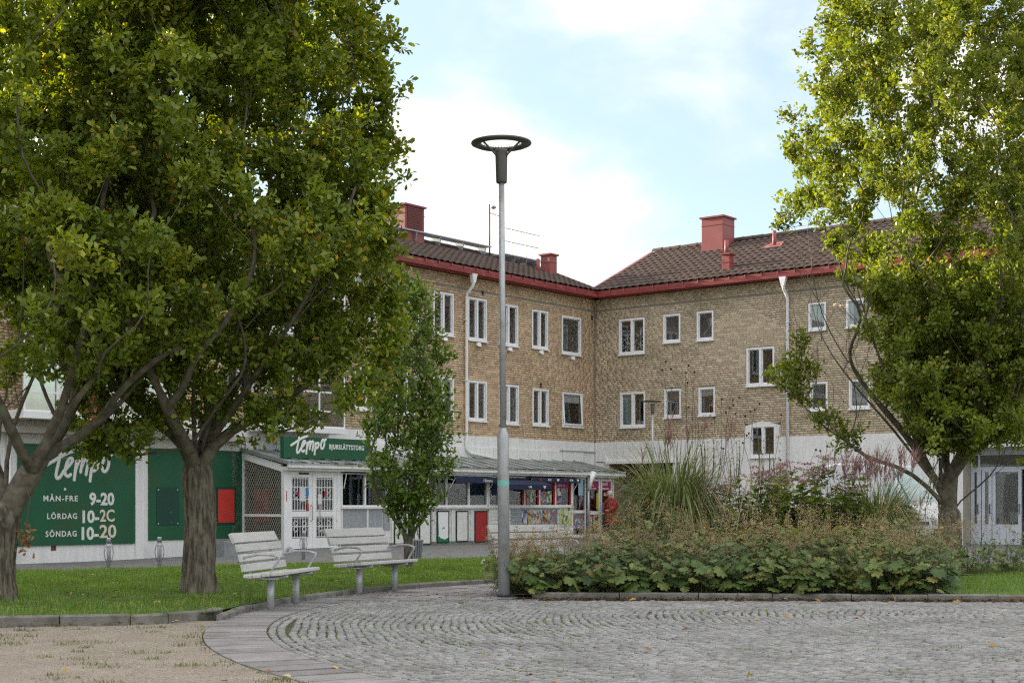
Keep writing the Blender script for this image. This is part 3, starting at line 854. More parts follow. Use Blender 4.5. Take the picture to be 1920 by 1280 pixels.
def wavy(mb, a0, a1, n, z0, z1, amp=.02, k=None):
    k = k or max(4, int(abs(a1 - a0) / .035))
    pts = [(a0 + (a1 - a0) * i / k, n + amp * math.sin(i * 1.9) + amp * .5 * math.sin(i * .7)) for i in range(k + 1)]
    mb.add([(a, b, z) for z in (z0, z1) for a, b in pts], [(i, i + 1, i + k + 2, i + k + 1) for i in range(k)])

def window(fr, parent, a0, a1, z0, z1, style='double', inside='curtain', vent=False, name='window', opened=False, base=0.0):
    """white casement: frame > pane, sill, interior, curtain"""
    if a0 > a1: a0, a1 = a1, a0
    f = 0.06; n0, n1 = base - .13, base + .022
    mb = MB(fr)
    mb.box(a0, a1, n0, n1, z1 - f, z1).box(a0, a1, n0, n1, z0, z0 + f)
    mb.box(a0, a0 + f, n0, n1 - .002, z0 + f, z1 - f).box(a1 - f, a1, n0, n1 - .002, z0 + f, z1 - f)
    mids = []
    if style == 'double':
        c = (a0 + a1) / 2; mids = [c]
        mb.box(c - .045, c + .045, n0, n1 - .004, z0 + f, z1 - f)
    w = mb.build(name, M['white'], parent)
    cols = [a0 + f] + [x for c in mids for x in (c - .045, c + .045)] + [a1 - f]
    for i in range(0, len(cols), 2):
        c0, c1 = cols[i], cols[i + 1]
        if not opened:
            sb = MB(fr); s = .028; q0, q1 = base - .09, base - .028
            sb.box(c0 + .004, c1 - .004, q0, q1, z0 + f + .004, z0 + f + s).box(c0 + .004, c1 - .004, q0, q1, z1 - f - s, z1 - f - .004)
            sb.box(c0 + .004, c0 + s, q0, q1 - .002, z0 + f + s, z1 - f - s).box(c1 - s, c1 - .004, q0, q1 - .002, z0 + f + s, z1 - f - s)
            sb.build('sash', M['white'], w)
            MB(fr).box(c0 + s - .004, c1 - s + .004, base - .062, base - .056, z0 + f + s - .004, z1 - f - s + .004).build('pane', M['glass'], w)
        else:   # tilted top-hung sash
            d = .07
            sb = MB(fr)
            for (p, q) in (((c0, base - .02 + d, z0 + f), (c1, base - .02 + d, z0 + f)), ((c0, base - .02, z1 - f), (c1, base - .02, z1 - f)),
                           ((c0 + .02, base - .02 + d, z0 + f), (c0 + .02, base - .02, z1 - f)), ((c1 - .02, base - .02 + d, z0 + f), (c1 - .02, base - .02, z1 - f))):
                sb.bar(p, q, .045)
            sb.build('sash', M['white'], w)
            MB(fr).quad((c0, base - .02 + d, z0 + f), (c1, base - .02 + d, z0 + f), (c1, base - .02, z1 - f), (c0, base - .02, z1 - f)).build('pane', M['glass'], w)
    sl = MB(fr)
    sl.add([(a0 - .03, base + .005, z0 - .045), (a1 + .03, base + .005, z0 - .045), (a1 + .03, base + .075, z0 - .055), (a0 - .03, base + .075, z0 - .055),
            (a0 - .03, base + .005, z0 - .003), (a1 + .03, base + .005, z0 - .003), (a1 + .03, base + .075, z0 - .03), (a0 - .03, base + .075, z0 - .03)],
           [(0, 1, 2, 3), (4, 5, 6, 7), (0, 1, 5, 4), (1, 2, 6, 5), (2, 3, 7, 6), (3, 0, 4, 7)])
    sl.build('sill', M['white'], w)
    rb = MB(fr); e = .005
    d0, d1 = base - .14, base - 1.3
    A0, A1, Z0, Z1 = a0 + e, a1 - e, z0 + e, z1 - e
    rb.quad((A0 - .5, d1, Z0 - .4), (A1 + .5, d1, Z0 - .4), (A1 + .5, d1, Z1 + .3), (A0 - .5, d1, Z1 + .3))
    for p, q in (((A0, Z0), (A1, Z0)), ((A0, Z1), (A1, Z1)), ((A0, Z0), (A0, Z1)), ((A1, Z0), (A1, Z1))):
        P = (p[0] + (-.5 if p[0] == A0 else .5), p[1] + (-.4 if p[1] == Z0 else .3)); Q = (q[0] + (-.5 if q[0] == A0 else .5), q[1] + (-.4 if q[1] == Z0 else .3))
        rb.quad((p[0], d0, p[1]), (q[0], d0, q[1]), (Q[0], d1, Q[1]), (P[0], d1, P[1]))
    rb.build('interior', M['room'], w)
    W = a1 - a0; H = z1 - z0
    cb = MB(fr); cm = M['curtain']
    nn = base - .10
    if inside == 'curtain':
        wavy(cb, a0 + f, a0 + W * R.uniform(.24, .36), nn, z0 + .03, z1 - .02); cb.build('curtain', cm, w); cb = MB(fr); wavy(cb, a1 - W * R.uniform(.2, .34), a1 - f, nn, z0 + .03, z1 - .02)
    elif inside == 'left': wavy(cb, a0 + f, a0 + W * .36, nn, z0 + .03, z1 - .02)
    elif inside == 'right': wavy(cb, a1 - W * .4, a1 - f, nn, z0 + .03, z1 - .02)
    elif inside == 'full': wavy(cb, a0 + f, a1 - f, nn, z0 + .03, z1 - .02, amp=.015)
    elif inside == 'blue':
        wavy(cb, a0 + f, a0 + W * .46, nn, z0 + .05, z1 - .1); cm = M['curtain_blue']
    elif inside == 'blind':
        cm = M['blind']
        k = int(H / .07)
        for i in range(k): cb.box(a0 + f, a1 - f, nn, nn + .02, z1 - f - (i + 1) * H / k, z1 - f - i * H / k - .012)
    elif inside == 'half':
        wavy(cb, a0 + f, a1 - f, nn, z1 - H * .3, z1 - .02)
    elif inside == 'lace':
        cm = M['lace']; rr = random.Random(3)
        for _ in range(85):
            x, zc = rr.uniform(a0 + .1, a1 - .1), z0 + .08 + H * .62 * rr.random() ** .9
            q = rr.uniform(.02, .045)
            cb.add([(x + q * math.cos(t), nn + .001 * rr.random() + (rr.random() * .02), zc + q * math.sin(t)) for t in np.linspace(0, 5.5, 8)], [tuple(range(8))])
    if cb.f:
        co_ = cb.build('blind' if inside == 'blind' else ('lace_curtain' if inside == 'lace' else 'curtain'), cm, w)
        if inside in ('blind', 'lace'): co_['kind'] = 'stuff'
    if vent:
        vb = MB(fr); c = (a0 + a1) / 2 - .02
        vb.add([(c - .1, .005, z0 - .16), (c + .1, .005, z0 - .16), (c + .1, .1, z0 - .2), (c - .1, .1, z0 - .2), (c - .085, .005, z0 - .06), (c + .085, .005, z0 - .06), (c + .085, .07, z0 - .075), (c - .085, .07, z0 - .075)],
               [(0, 1, 2, 3), (4, 5, 6, 7), (0, 1, 5, 4), (1, 2, 6, 5), (2, 3, 7, 6), (3, 0, 4, 7)])
        vb.build('vent_hood', M['white'], w)
    return w

def rect(fr, x0, y0, x1, y1, off=0.0):
    """photo rectangle -> a0,a1,z0,z1 on the wall"""
    xm = (x0 + x1) / 2
    a0, a1 = fr.a(x0, off), fr.a(x1, off)
    _, zt = fr.at(xm, y0, off); _, zb = fr.at(xm, y1, off)
    return min(a0, a1), max(a0, a1), zb, zt

# --- roof with pantiles
def roof(fr, bld, length, single_span, skew=0.0, RIDGE_Z=11.0, tiled=99.0):
    slope = math.atan2(RIDGE_Z - EAVE - .12, RIDGE_D + .32)
    cs, sn = math.cos(slope), math.sin(slope)
    n_e, z_e = 0.32, EAVE + .12
    L = (RIDGE_D + .32) / cs
    mb = MB(fr)
    d = .03
    pr_ = [(n_e, z_e - d), (-RIDGE_D, RIDGE_Z - d), (-WING_D - .3, z_e - d), (-WING_D - .3, z_e - .25), (n_e, z_e - .25)]
    mb.add([(.02 + skew * (n_e - b) / (n_e + RIDGE_D), b, c) for b, c in pr_] + [(length, b, c) for b, c in pr_], [(0, 1, 2, 3, 4), (9, 8, 7, 6, 5)] + [(i, (i + 1) % 5, 5 + (i + 1) % 5, 5 + i) for i in range(5)])
    rf = mb.build('roof', M['roof_deck'], bld)
    tw, tl = 0.30, 0.335
    nc = int(L / tl)
    tl = L / nc
    prof = [(0, .0), (.06, .028), (.13, .036), (.2, .022), (.25, .002), (.30, .0)]
    def tile_pts(lift0, lift1):
        p = []
        for s, lf in ((-.05, lift0 - .028), (-.05, lift0), (tl + .02, lift1)):
            for x, h in prof: p.append((x, s, h + lf))
        return p
    TP = np.array(tile_pts(.055, .012)); k6 = len(prof)
    TF = [(i, i + 1, i + 1 + k6, i + k6) for i in range(k6 - 1)] + [(k6 + i, k6 + i + 1, 2 * k6 + i + 1, 2 * k6 + i) for i in range(k6 - 1)]
    def place(P, a, s):
        q = np.empty_like(P)
        q[:, 0] = P[:, 0] + a
        q[:, 1] = n_e - (P[:, 1] + s) * cs + P[:, 2] * sn
        q[:, 2] = z_e + (P[:, 1] + s) * sn + P[:, 2] * cs
        return q
    pm = bpy.data.meshes.new('tile'); fr0 = Frame((0, 0, 0), fr.M[0][:2], fr.M[1][:2])
    q0 = place(TP, 0, 0); q0[:, 1] -= n_e; q0[:, 2] -= z_e
    pm.from_pydata([tuple(x) for x in fr0(q0)], [], TF); pm.materials.append(M['tile'])
    for p in pm.polygons: p.use_smooth = True
    V, Fc, Rn = [], [], []
    cnt = 0
    for c in range(nc):
        st_ = skew * (c * tl) / L
        for i in range(int((min(length, tiled) - .1 - st_) / tw)):
            a, s = .06 + i * tw + (st_ if skew else 0), c * tl
            if cnt < 300 and single_span[0] <= a < single_span[1]:
                o = bpy.data.objects.new('tile', pm); link(o, rf)
                loc = place(np.array([[0., 0., 0.]]), a + R.uniform(-.006, .006), s + R.uniform(-.008, .008)); loc[:, 2] += R.uniform(-.003, .003)
                o.location = fr(loc)[0]; cnt += 1
            else:
                V.append(place(TP, a + R.uniform(-.006, .006), s + R.uniform(-.008, .008)) + [0, 0, R.uniform(-.003, .003)])
                Fc.append(np.array(TF) + (len(V) - 1) * len(TP)); Rn += [R.random()] * len(TF)
    tag(mesh_obj('tiles', np_mesh('tiles', fr(np.concatenate(V)), np.concatenate(Fc), Rn, smooth=True), M['tile'], rf), kind='stuff')
    # ridge tiles
    rp = bpy.data.meshes.new('ridge_tile')
    arcp = [(.13 * math.cos(t), .11 * math.sin(t) - .02) for t in np.linspace(-.25, math.pi + .25, 8)]
    rv = [(a, b, z) for a, k in ((0, 1.0), (.42, 1.12)) for b, z in [(x * k, y * k) for x, y in arcp]]
    rp.from_pydata([tuple(x) for x in fr0(np.array(rv))], [], [(i, i + 1, i + 9, i + 8) for i in range(7)])
    rp.materials.append(M['tile'])
    for i in range(int((min(length, tiled) - skew) / .4)):
        o = bpy.data.objects.new('ridge_tile', rp); link(o, rf)
        o.location = fr((.02 + skew + i * .4, -RIDGE_D, RIDGE_Z + .06 + R.uniform(-.008, .008)))
    # verge flashing
    vb = MB(fr)
    vb.add([(-.03, n_e, z_e - .14), (.09, n_e, z_e + .07), (.09 + skew, -RIDGE_D, RIDGE_Z + .075), (-.03 + skew, -RIDGE_D, RIDGE_Z - .14),
            (-.03, n_e, z_e + .075), (-.03 + skew, -RIDGE_D, RIDGE_Z + .08)], [(0, 3, 5, 4), (4, 5, 2, 1)])
    vb.build('verge', M['pink_metal'], rf)
    # gutter and fascia with brackets
    g = MB(fr)
    g.box(.02, length, .30, .355, EAVE - .13, EAVE + .10)
    gut = g.build('fascia', M['red_metal'], bld)
    g = MB(fr)
    g.prism_u([(.36, EAVE - .10), (.44, EAVE - .13), (.455, EAVE - .02), (.44, EAVE - .02), (.43, EAVE - .11), (.36, EAVE - .085)], .02, length)
    g.build('gutter', M['red_metal'], bld)
    nb = int(min(length, tiled) / .62)
    for i in range(nb):
        a = .3 + i * .62
        MB(fr).box(a, a + .045, .356, .40, EAVE - .09, EAVE + .105).build('bracket', M['pink_metal'], gut)
    sfm = MB(fr); sfm.box(.02, length, .0, .30, EAVE - .135, EAVE - .10); sfm.build('soffit', M['red_metal'], bld)
    return rf, (slope, n_e, z_e)

def roof_z(n, info):
    slope, n_e, z_e = info
    return z_e + (n_e - n) * math.tan(slope)

def chimney(fr, bld, a, n, w, d, z0, z1, name='chimney', cap=True, m='pink_metal'):
    c = MB(fr); c.box(a - w / 2, a + w / 2, n - d / 2, n + d / 2, z0, z1)
    o = c.build(name, M[m], bld, bevel=.008)
    if cap:
        k = MB(fr); k.box(a - w / 2 - .06, a + w / 2 + .06, n - d / 2 - .06, n + d / 2 + .06, z1, z1 + .06); k.build('cap', M['red_metal'], o)
    sk = MB(fr); sk.box(a - w / 2 - .012, a + w / 2 + .012, n - d / 2 - .012, n + d / 2 + .012, z1 - .28, z1 - .262); sk.build('seam', M['red_metal'], o)
    return o

def pipe(fr, bld, pts, r, name, m):
    return MB(fr).tube(pts, r, 10).build(name, M[m], bld, smooth=True)

def downpipe(fr, bld, a, zlow, foot=None):
    pts = [(a + .0, .385, EAVE - .1), (a, .385, EAVE - .42), (a, .36, EAVE - .5), (a, .12, EAVE - .72), (a, .09, EAVE - .82), (a, .09, zlow)]
    if foot: pts += foot
    p = MB(fr).tube(pts, .05, 10).build('downpipe', M['white'], bld, smooth=True)
    h = MB(fr); h.add([(a - .13, .31, EAVE - .11), (a + .13, .31, EAVE - .11), (a + .13, .46, EAVE - .11), (a - .13, .46, EAVE - .11), (a - .055, .335, EAVE - .4), (a + .055, .335, EAVE - .4), (a + .055, .44, EAVE - .4), (a - .055, .44, EAVE - .4)],
                       [(0, 1, 2, 3), (4, 5, 6, 7), (0, 1, 5, 4), (1, 2, 6, 5), (2, 3, 7, 6), (3, 0, 4, 7)])
    h.build('hopper', M['white'], p)
    for z in (EAVE - 1.6, EAVE - 3.6):
        MB(fr).box(a - .07, a + .07, .005, .15, z, z + .03).build('clamp', M['white'], p)
    return p

BANDS = [(EAVE - .62, EAVE - .55, -.03), (EAVE - .45, EAVE - .38, -.03), (EAVE - .38, EAVE - .15, .03), (EAVE - .55, EAVE - .45, .012)]
# ---- right wing
BR = building(FR, 'yellow-grey brick apartment wing on the right with brown tiled roof', LEN_R)
RW = {}
spec_r = [('lace', (1161, 597, 1209, 663), 'double', 'lace', False), ('s1', (1244, 589, 1276, 641), 'single', 'blind', False), ('s2', (1307, 583, 1338, 637), 'single', 'blind', False),
          ('u4', (1516, 567, 1549, 618), 'single', 'full', False), ('u5', (1587, 560, 1620, 612), 'single', 'left', False), ('u6', (1668, 552, 1704, 606), 'single', 'curtain', False),
          ('st', (1400, 651, 1452, 722), 'double', 'none', False), ('bl', (1163, 735, 1210, 800), 'double', 'blue', False), ('l2', (1246, 729, 1277, 782), 'single', 'blind', False),
          ('l3', (1310, 726, 1341, 778), 'single', 'half', False), ('l4', (1519, 716, 1552, 768), 'single', 'none', False), ('l5', (1592, 711, 1631, 765), 'single', 'full', False),
          ('l6', (1672, 705, 1708, 760), 'single', 'curtain', False), ('u7', (1800, 540, 1840, 598), 'double', 'curtain', False), ('l7', (1800, 698, 1842, 754), 'double', 'curtain', False)]
holes_r = []
for key, r_, st, ins, vt in spec_r:
    h = rect(FR, *r_); holes_r.append(h)
    RW[key] = window(FR, BR, *h, style=st, inside=ins, vent=vt)
# arched stair entrance window in its white surround
sa0, sa1, sz0, sz1 = rect(FR, 1407, 797, 1455, 856)
holes_b = [(sa0 - .02, sa1 + .02, sz0 - .02, sz1 + .02)]
wa0, wa1, wz0, wz1 = rect(FR, 1397, 800, 1464, 860)
arch_hole = (wa0, wa1, BRICK0 - .1, wz1 + .1)
holes_r2 = holes_r + [arch_hole]
wall_r = wall_with_holes(FR, 'wall', M['mortar'], BR, 0.0, LEN_R, BRICK0, EAVE, -.013, holes_r2)
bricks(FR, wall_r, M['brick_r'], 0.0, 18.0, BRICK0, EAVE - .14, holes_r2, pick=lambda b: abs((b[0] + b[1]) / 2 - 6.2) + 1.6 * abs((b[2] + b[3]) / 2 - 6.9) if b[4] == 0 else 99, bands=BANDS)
# ground floor of the right wing: white board-marked concrete with openings
p0, p1 = FR.a(1143), FR.a(1262)
pz = 2.70
e0, e1 = FR.a(1806), FR.a(1990)
ez = FR.at(1860, 838)[1]
gh = [(p0, p1, -.3, pz), (e0, e1, -.3, ez), (sa0, sa1, sz0, min(sz1, BRICK0))]
wall_with_holes(FR, 'plinth_wall', M['concrete_white'], BR, 0.0, LEN_R, -.35, BRICK0 + .0, .02, gh)
mb = MB(FR); mb.box(0, wa0, -.05, .02, BRICK0 - .004, BRICK0 + .001).box(wa1, LEN_R, -.05, .02, BRICK0 - .004, BRICK0 + .001); mb.build('ledge', M['concrete_white'], BR)
sur = MB(FR)
sur.prism([(wa0, BRICK0 + .003), (wa0, wz1 + .05), ((wa0 + wa1) / 2, wz1 + .2), (wa1, wz1 + .05), (wa1, BRICK0 + .003), (sa1, BRICK0 + .003), (sa1, sz1), (sa0, sz1), (sa0, BRICK0 + .003)], -.02, .035)
sur.build('window_surround', M['concrete_white'], BR)
window(FR, BR, sa0, sa1, sz0, sz1, style='double', inside='none', base=.02)
# passage
pb = MB(FR); dep = -5.0
pb.quad((p0, .02, -.1), (p0, dep, -.1), (p0, dep, pz), (p0, .02, pz)).quad((p1, .02, -.1), (p1, dep, -.1), (p1, dep, pz), (p1, .02, pz))
pb.quad((p0, .02, pz), (p1, .02, pz), (p1, dep, pz), (p0, dep, pz)).quad((p0, dep, -.1), (p1, dep, -.1), (p1, dep, pz), (p0, dep, pz))
pb.build('passage', M['brown_panel'], BR)
MB(FR).box(p0 - .12, p1 + .1, .021, .10, pz, pz + .10).build('passage_lintel', M['white'], BR)
cbx = FR.a(1136)
MB(FR).box(cbx - .06, cbx + .1, .02, .08, FR.at(1136, 866)[1], FR.at(1136, 858)[1]).build('junction_box', M['white'], BR)
pipe(FR, BR, [(0.1, .03, FR.at(1118, 866)[1]), (cbx, .03, FR.at(1136, 866)[1])], .012, 'cable', 'dark')
downpipe(FR, BR, FR.a(1479), 0.15)
# wall vents
for (x, y) in ((1138, 629), (1140, 766)):
    a_, z_ = FR.at(x, y); MB(FR).box(a_ - .06, a_ + .06, -.01, .008, z_ - .06, z_ + .06).build('wall_vent', M['panel_grey'], BR)
roof_r, RI = roof(FR, BR, LEN_R, (0.0, 7.6))
chimney(FR, BR, 3.25, -3.32, .91, .84, roof_z(-2.9, RI) - .25, 11.80)
ca = FR.a(1364)
z0_ = roof_z(-.25, RI)
chimney(FR, BR, 5.38, -.42, .30, .28, z0_ - .15, z0_ + .60, name='vent_stack', m='red_metal')
pipe(FR, BR, [(5.33, -.42, z0_ + .58), (5.33, -.42, z0_ + 1.12)], .07, 'vent_pipe', 'pink_metal')
vz = roof_z(-2.6, RI)
pipe(FR, BR, [(6.0, -2.6, vz - .1), (6.0, -2.6, vz + .58)], .07, 'vent_pipe', 'pink_metal')
fl = MB(FR); fl.quad((5.6, -2.35, roof_z(-2.35, RI) + .08), (6.4, -2.35, roof_z(-2.35, RI) + .08), (6.25, -2.85, roof_z(-2.85, RI) + .085), (5.75, -2.85, roof_z(-2.85, RI) + .085)); fl.build('pipe_flashing', M['pink_metal'], BR)
pipe(FR, BR, [(6.2, -3.6, RIDGE_Z + .22), (8.6, -3.6, RIDGE_Z + .22)], .012, 'ridge_cable', 'pink_metal')
MB(FR).box(0.0, LEN_R, -WING_D, -WING_D + .05, -.3, EAVE).build('rear_wall', M['mortar'], BR)
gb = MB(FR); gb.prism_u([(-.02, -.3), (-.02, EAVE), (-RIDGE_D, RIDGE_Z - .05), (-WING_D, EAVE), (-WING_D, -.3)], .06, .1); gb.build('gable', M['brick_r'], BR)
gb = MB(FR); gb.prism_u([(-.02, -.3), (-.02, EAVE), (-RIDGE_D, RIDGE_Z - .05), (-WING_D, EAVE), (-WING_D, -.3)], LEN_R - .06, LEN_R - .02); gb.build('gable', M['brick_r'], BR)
# things seen in its windows
def in_window(key, parts):
    for nm, m_, (a0, a1, n0, n1, z0, z1) in parts: MB(FR).box(a0, a1, n0, n1, z0, z1).build(nm, M[m_], RW[key])
h = holes_r[9]; W_ = h[1] - h[0]
ob = MB(FR); ob.add([(h[0] + W_ * .45, -.3, h[2] + .12), (h[0] + W_ * .82, -.3, h[2] + .12), (h[0] + W_ * .86, -.26, h[2] + .45), (h[0] + W_ * .66, -.3, h[2] + .52), (h[0] + W_ * .5, -.27, h[2] + .47)], [(0, 1, 2, 3, 4)])
ob.build('orange_cloth', M['orange'], RW['l3'])
h = holes_r[7]; W_ = h[1] - h[0]
for q, hh in ((.62, .14), (.76, .12)):
    MB(FR).lathe([(.05, 0), (.07, hh)], (h[0] + W_ * q, -.2, h[2] + .09), 10).build('flower_pot', M['white'], RW['bl'], smooth=True)
# ---- entrance recess on the right
rb = MB(FR); dd = -.65
rb.quad((e0, .02, -.1), (e0, dd, -.1), (e0, dd, ez), (e0, .02, ez)).quad((e0, .02, ez), (e1, .02, ez), (e1, dd, ez), (e0, dd, ez))
rb.build('entrance_recess', M['soffit'], BR)
MB(FR).box(e0 - .05, e1, .021, .14, ez + .0, ez + .10).build('canopy_edge', M['white'], BR)
eb = MB(FR)
E0 = FR.a(1822, dd); E1 = FR.a(1990, dd)
d0_, d1_, d2_ = FR.a(1843, dd), FR.a(1862, dd), FR.a(1905, dd)
zt, zm, zd = FR.at(1870, 853, dd)[1], FR.at(1870, 880, dd)[1], FR.at(1870, 893, dd)[1]
eb.box(E0, E1, dd, dd + .08, zm, zd + .3).box(E0, E1, dd, dd + .08, zt, ez)
for a_ in (E0, d0_ - .12, E1 - .1): eb.box(a_, a_ + .09, dd, dd + .085, -.1, zm).box(a_, a_ + .06, dd, dd + .084, zm, zt)
ent = eb.build('entrance_frame', M['door_blue'], BR)
MB(FR).box(E0 + .1, E1 - .1, dd + .03, dd + .036, zd + .31, zt - .01).build('transom_pane', M['glass_shop'], ent)
def leaf_door(a0, a1):
    b = MB(FR); q = .1
    b.box(a0, a0 + q, dd + .02, dd + .09, 0, zd + .29).box(a1 - q, a1, dd + .02, dd + .09, 0, zd + .29)
    b.box(a0 + q, a1 - q, dd + .02, dd + .088, zd + .14, zd + .288).box(a0 + q, a1 - q, dd + .02, dd + .088, 0, .62)
    o = b.build('door', M['door_blue'], BR)
    MB(FR).box(a0 + q, a1 - q, dd + .05, dd + .056, .62, zd + .14).build('pane', M['glass_shop'], o)
    MB(FR).tube([(a1 - .05, dd + .09, .95), (a1 - .05, dd + .15, .97), (a1 - .05, dd + .15, 1.22), (a1 - .05, dd + .09, 1.24)], .014, 6).build('handle', M['dark'], o)
leaf_door(d0_, d1_ - .01); leaf_door(d1_ + .01, d2_ + .2)
leaf_door(FR.a(1823, dd), d0_ - .06)
ib = MB(FR); ib.quad((E0, dd - 2.5, -.1), (E1, dd - 2.5, -.1), (E1, dd - 2.5, ez), (E0, dd - 2.5, ez)).quad((E0, dd, -.05), (E1, dd, -.05), (E1, dd - 2.5, -.05), (E0, dd - 2.5, -.05)).quad((E0, dd, ez), (E0, dd - 2.5, ez), (E0, dd - 2.5, -.1), (E0, dd, -.1)); ib.build('entrance_interior', M['room_light'], BR)
MB(FR).box(d1_ + .35, d1_ + .6, dd - .5, dd - .45, .7, 1.0).build('notice', M['paper'], BR)

# ---- left wing
BL = building(FL, 'long warm-toned brick apartment wing on the left with glazed balconies', LEN_L)
spec_l = [((877, 559, 912, 638), 'double', 'full', True), ((935, 571, 971, 647), 'double', 'curtain', True), ((997, 582, 1027, 653), 'double', 'right', True), ((1053, 594, 1089, 664), 'single', 'full', True),
          ((812, 548, 850, 627), 'double', 'curtain', True), ((746, 533, 785, 618), 'double', 'full', True),
          ((877, 714, 912, 788), 'double', 'left', False), ((936, 721, 972, 794), 'double', 'left', False), ((998, 729, 1028, 797), 'double', 'right', False), ((1054, 736, 1092, 799), 'single', 'half', False),
          ((812, 707, 850, 783), 'double', 'curtain', False), ((742, 698, 782, 776), 'double', 'full', False), ((664, 690, 707, 768), 'double', 'full', False), ((664, 515, 707, 600), 'double', 'curtain', False),
          ((425, 470, 480, 570), 'double', 'full', False), ((420, 664, 478, 752), 'double', 'curtain', False)]
holes_l = []
for i, (r_, st, ins, vt) in enumerate(spec_l):
    h = rect(FL, *r_); holes_l.append(h)
    window(FL, BL, *h, style=st, inside=ins, vent=vt, opened=(i == 9))
# glazed balconies
def balcony(a0, a1, z0, z1, out, cols):
    mb = MB(FL)
    mb.box(a0 - .05, a1 + .05, .0, out + .06, z0 - .16, z0)
    b = mb.build('balcony', M['white'], BL)
    mb = MB(FL)
    s = .045
    zr = z0 + 1.0
    for k in range(cols + 1):
        a = a0 + (a1 - a0 - s) * k / cols
        mb.box(a, a + s, out - s, out, z0, z1)
    for z in (z0, z0 + .45, zr, z1 - s):
        mb.box(a0 + .001, a1 - .001, out - s + .004, out - .004, z, z + s)
    for a in (a0, a1 - s):
        mb.box(a + .002, a + s - .002, .03, out - s, z1 - s, z1 - .002).box(a + .002, a + s - .002, .03, out - s, zr, zr + s).box(a + .002, a + s - .002, .03, out - s, z0 + .001, z0 + s)
    mb.build('frame', M['white'], b)
    for k in range(cols):
        p, q = a0 + (a1 - a0) * k / cols + s, a0 + (a1 - a0) * (k + 1) / cols
        MB(FL).box(p, q, out - .03, out - .024, z0 + s, zr).build('pane', M['glass_balcony'], b)
        MB(FL).box(p, q, out - .03, out - .024, zr + s, z1 - s).build('pane', M['glass'], b)
    cb = MB(FL); wavy(cb, a0 + .2, a0 + (a1 - a0) * .25, .35, z0 + .1, z1 - .1); cb.build('curtain', M['curtain'], b); cb = MB(FL); wavy(cb, a0 + (a1 - a0) * .72, a0 + (a1 - a0) * .86, .35, z0 + .1, z1 - .1); cb.build('curtain', M['curtain'], b)
    MB(FL).box(a0, a1, .0, out, z1, z1 + .08).build('balcony_roof', M['white'], b)
    window(FL, BL, a0 + .5, a0 + 1.3, z0 + .1, z0 + 2.0, style='single', inside='left', name='balcony_door')
    window(FL, BL, a0 + 1.5, a0 + 2.5, z0 + .85, z0 + 2.0, style='double', inside='curtain')
    holes_l.append((a0 + .5, a0 + 1.3, z0 + .1, z0 + 2.0)); holes_l.append((a0 + 1.5, a0 + 2.5, z0 + .85, z0 + 2.0))
b0, b1 = FL.a(645, .7), FL.a(497, .7)
balcony(b0, b1, 3.44, 5.62, .75, 3)
balcony(b0, b1, 6.18, 8.3, .75, 3)
c0, c1 = FL.a(330, .75), FL.a(40, .75)
balcony(c0, c1, 3.44, 5.62, .85, 5)
balcony(c0, c1, 6.18, 8.3, .85, 5)
wall_l = wall_with_holes(FL, 'wall', M['mortar'], BL, 0.0, LEN_L, BRICK0, EAVE, -.013, holes_l)
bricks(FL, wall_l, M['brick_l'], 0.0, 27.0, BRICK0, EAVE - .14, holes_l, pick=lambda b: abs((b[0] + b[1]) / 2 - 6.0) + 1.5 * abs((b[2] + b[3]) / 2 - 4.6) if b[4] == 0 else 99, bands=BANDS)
wall_with_holes(FL, 'plinth_wall', M['concrete_white'], BL, 0.0, LEN_L, -.6, BRICK0, .02, [])
MB(FL).box(-.03, .03, -.05, .04, -.3, EAVE).build('corner_strip', M['mortar'], BL)
MB(FL).box(0, LEN_L, -.05, .02, BRICK0 - .004, BRICK0 + .001).build('ledge', M['concrete_white'], BL)
# proud band of panels above the shop roof, and pilasters between the green boards
k0 = FL.a(1094, .04)
bz0, bz1 = 2.55, 3.12
k = k0; i = 0
while k < 16.6:
    MB(FL).box(k + .012, k + .63, .021, .052, bz0, bz1 + .01 * (i % 2)).build('facade_panel', M['concrete_white'], BL); k += .645; i += 1
MB(FL).box(FL.a(1048), FL.a(1113), .021, .07, 3.12, 3.16).build('cable_tray', M['panel_grey'], BL)
for x in (15, 262, 442):
    a_ = FL.a(x, .05); MB(FL).box(a_ - .13, a_ + .13, .021, .05, -.3, 3.0).build('pilaster', M['concrete_white'], BL)
MB(FL).box(16.9, 24.6, .021, .5, 2.95, 3.1).build('beam', M['concrete_raw'], BL)
MB(FL).box(FL.a(100) - .06, FL.a(100) + .08, .02, .03, .10, .24).build('air_grille', M['dark_red'], BL)
vx = FL.a(1, .3)
pipe(FL, BL, [(FL.a(16, .1), .12, -.2), (FL.a(16, .1), .12, 3.3)], .05, 'downpipe', 'white')
t_ = FL.a(871)
downpipe(FL, BL, t_, 3.15, foot=[(t_, .1, 3.02), (t_ - .12, .14, 2.92), (t_ - 2.6, .2, 2.62)])
for (x, y) in ((1110, 596), (1014, 722), (905, 549)):
    a_, z_ = FL.at(x, y); MB(FL).box(a_ - .05, a_ + .05, -.01, .008, z_ - .08, z_ + .08).build('wall_vent', M['dark'], BL)
roof_l, LI = roof(FL, BL, LEN_L, (2.5, 9.5), skew=-1.4, RIDGE_Z=RIDGE_L, tiled=28.0)
RIDGE_Z = RIDGE_L
MB(FL).box(0.0, LEN_L, -WING_D, -WING_D + .05, -.3, EAVE).build('rear_wall', M['mortar'], BL)
for g0 in (.06, LEN_L - .1):
    gb = MB(FL); gb.prism_u([(-.02, -.3), (-.02, EAVE), (-RIDGE_D, RIDGE_Z - .05), (-WING_D, EAVE), (-WING_D, -.3)], g0, g0 + .04); gb.build('gable', M['brick_l'], BL)
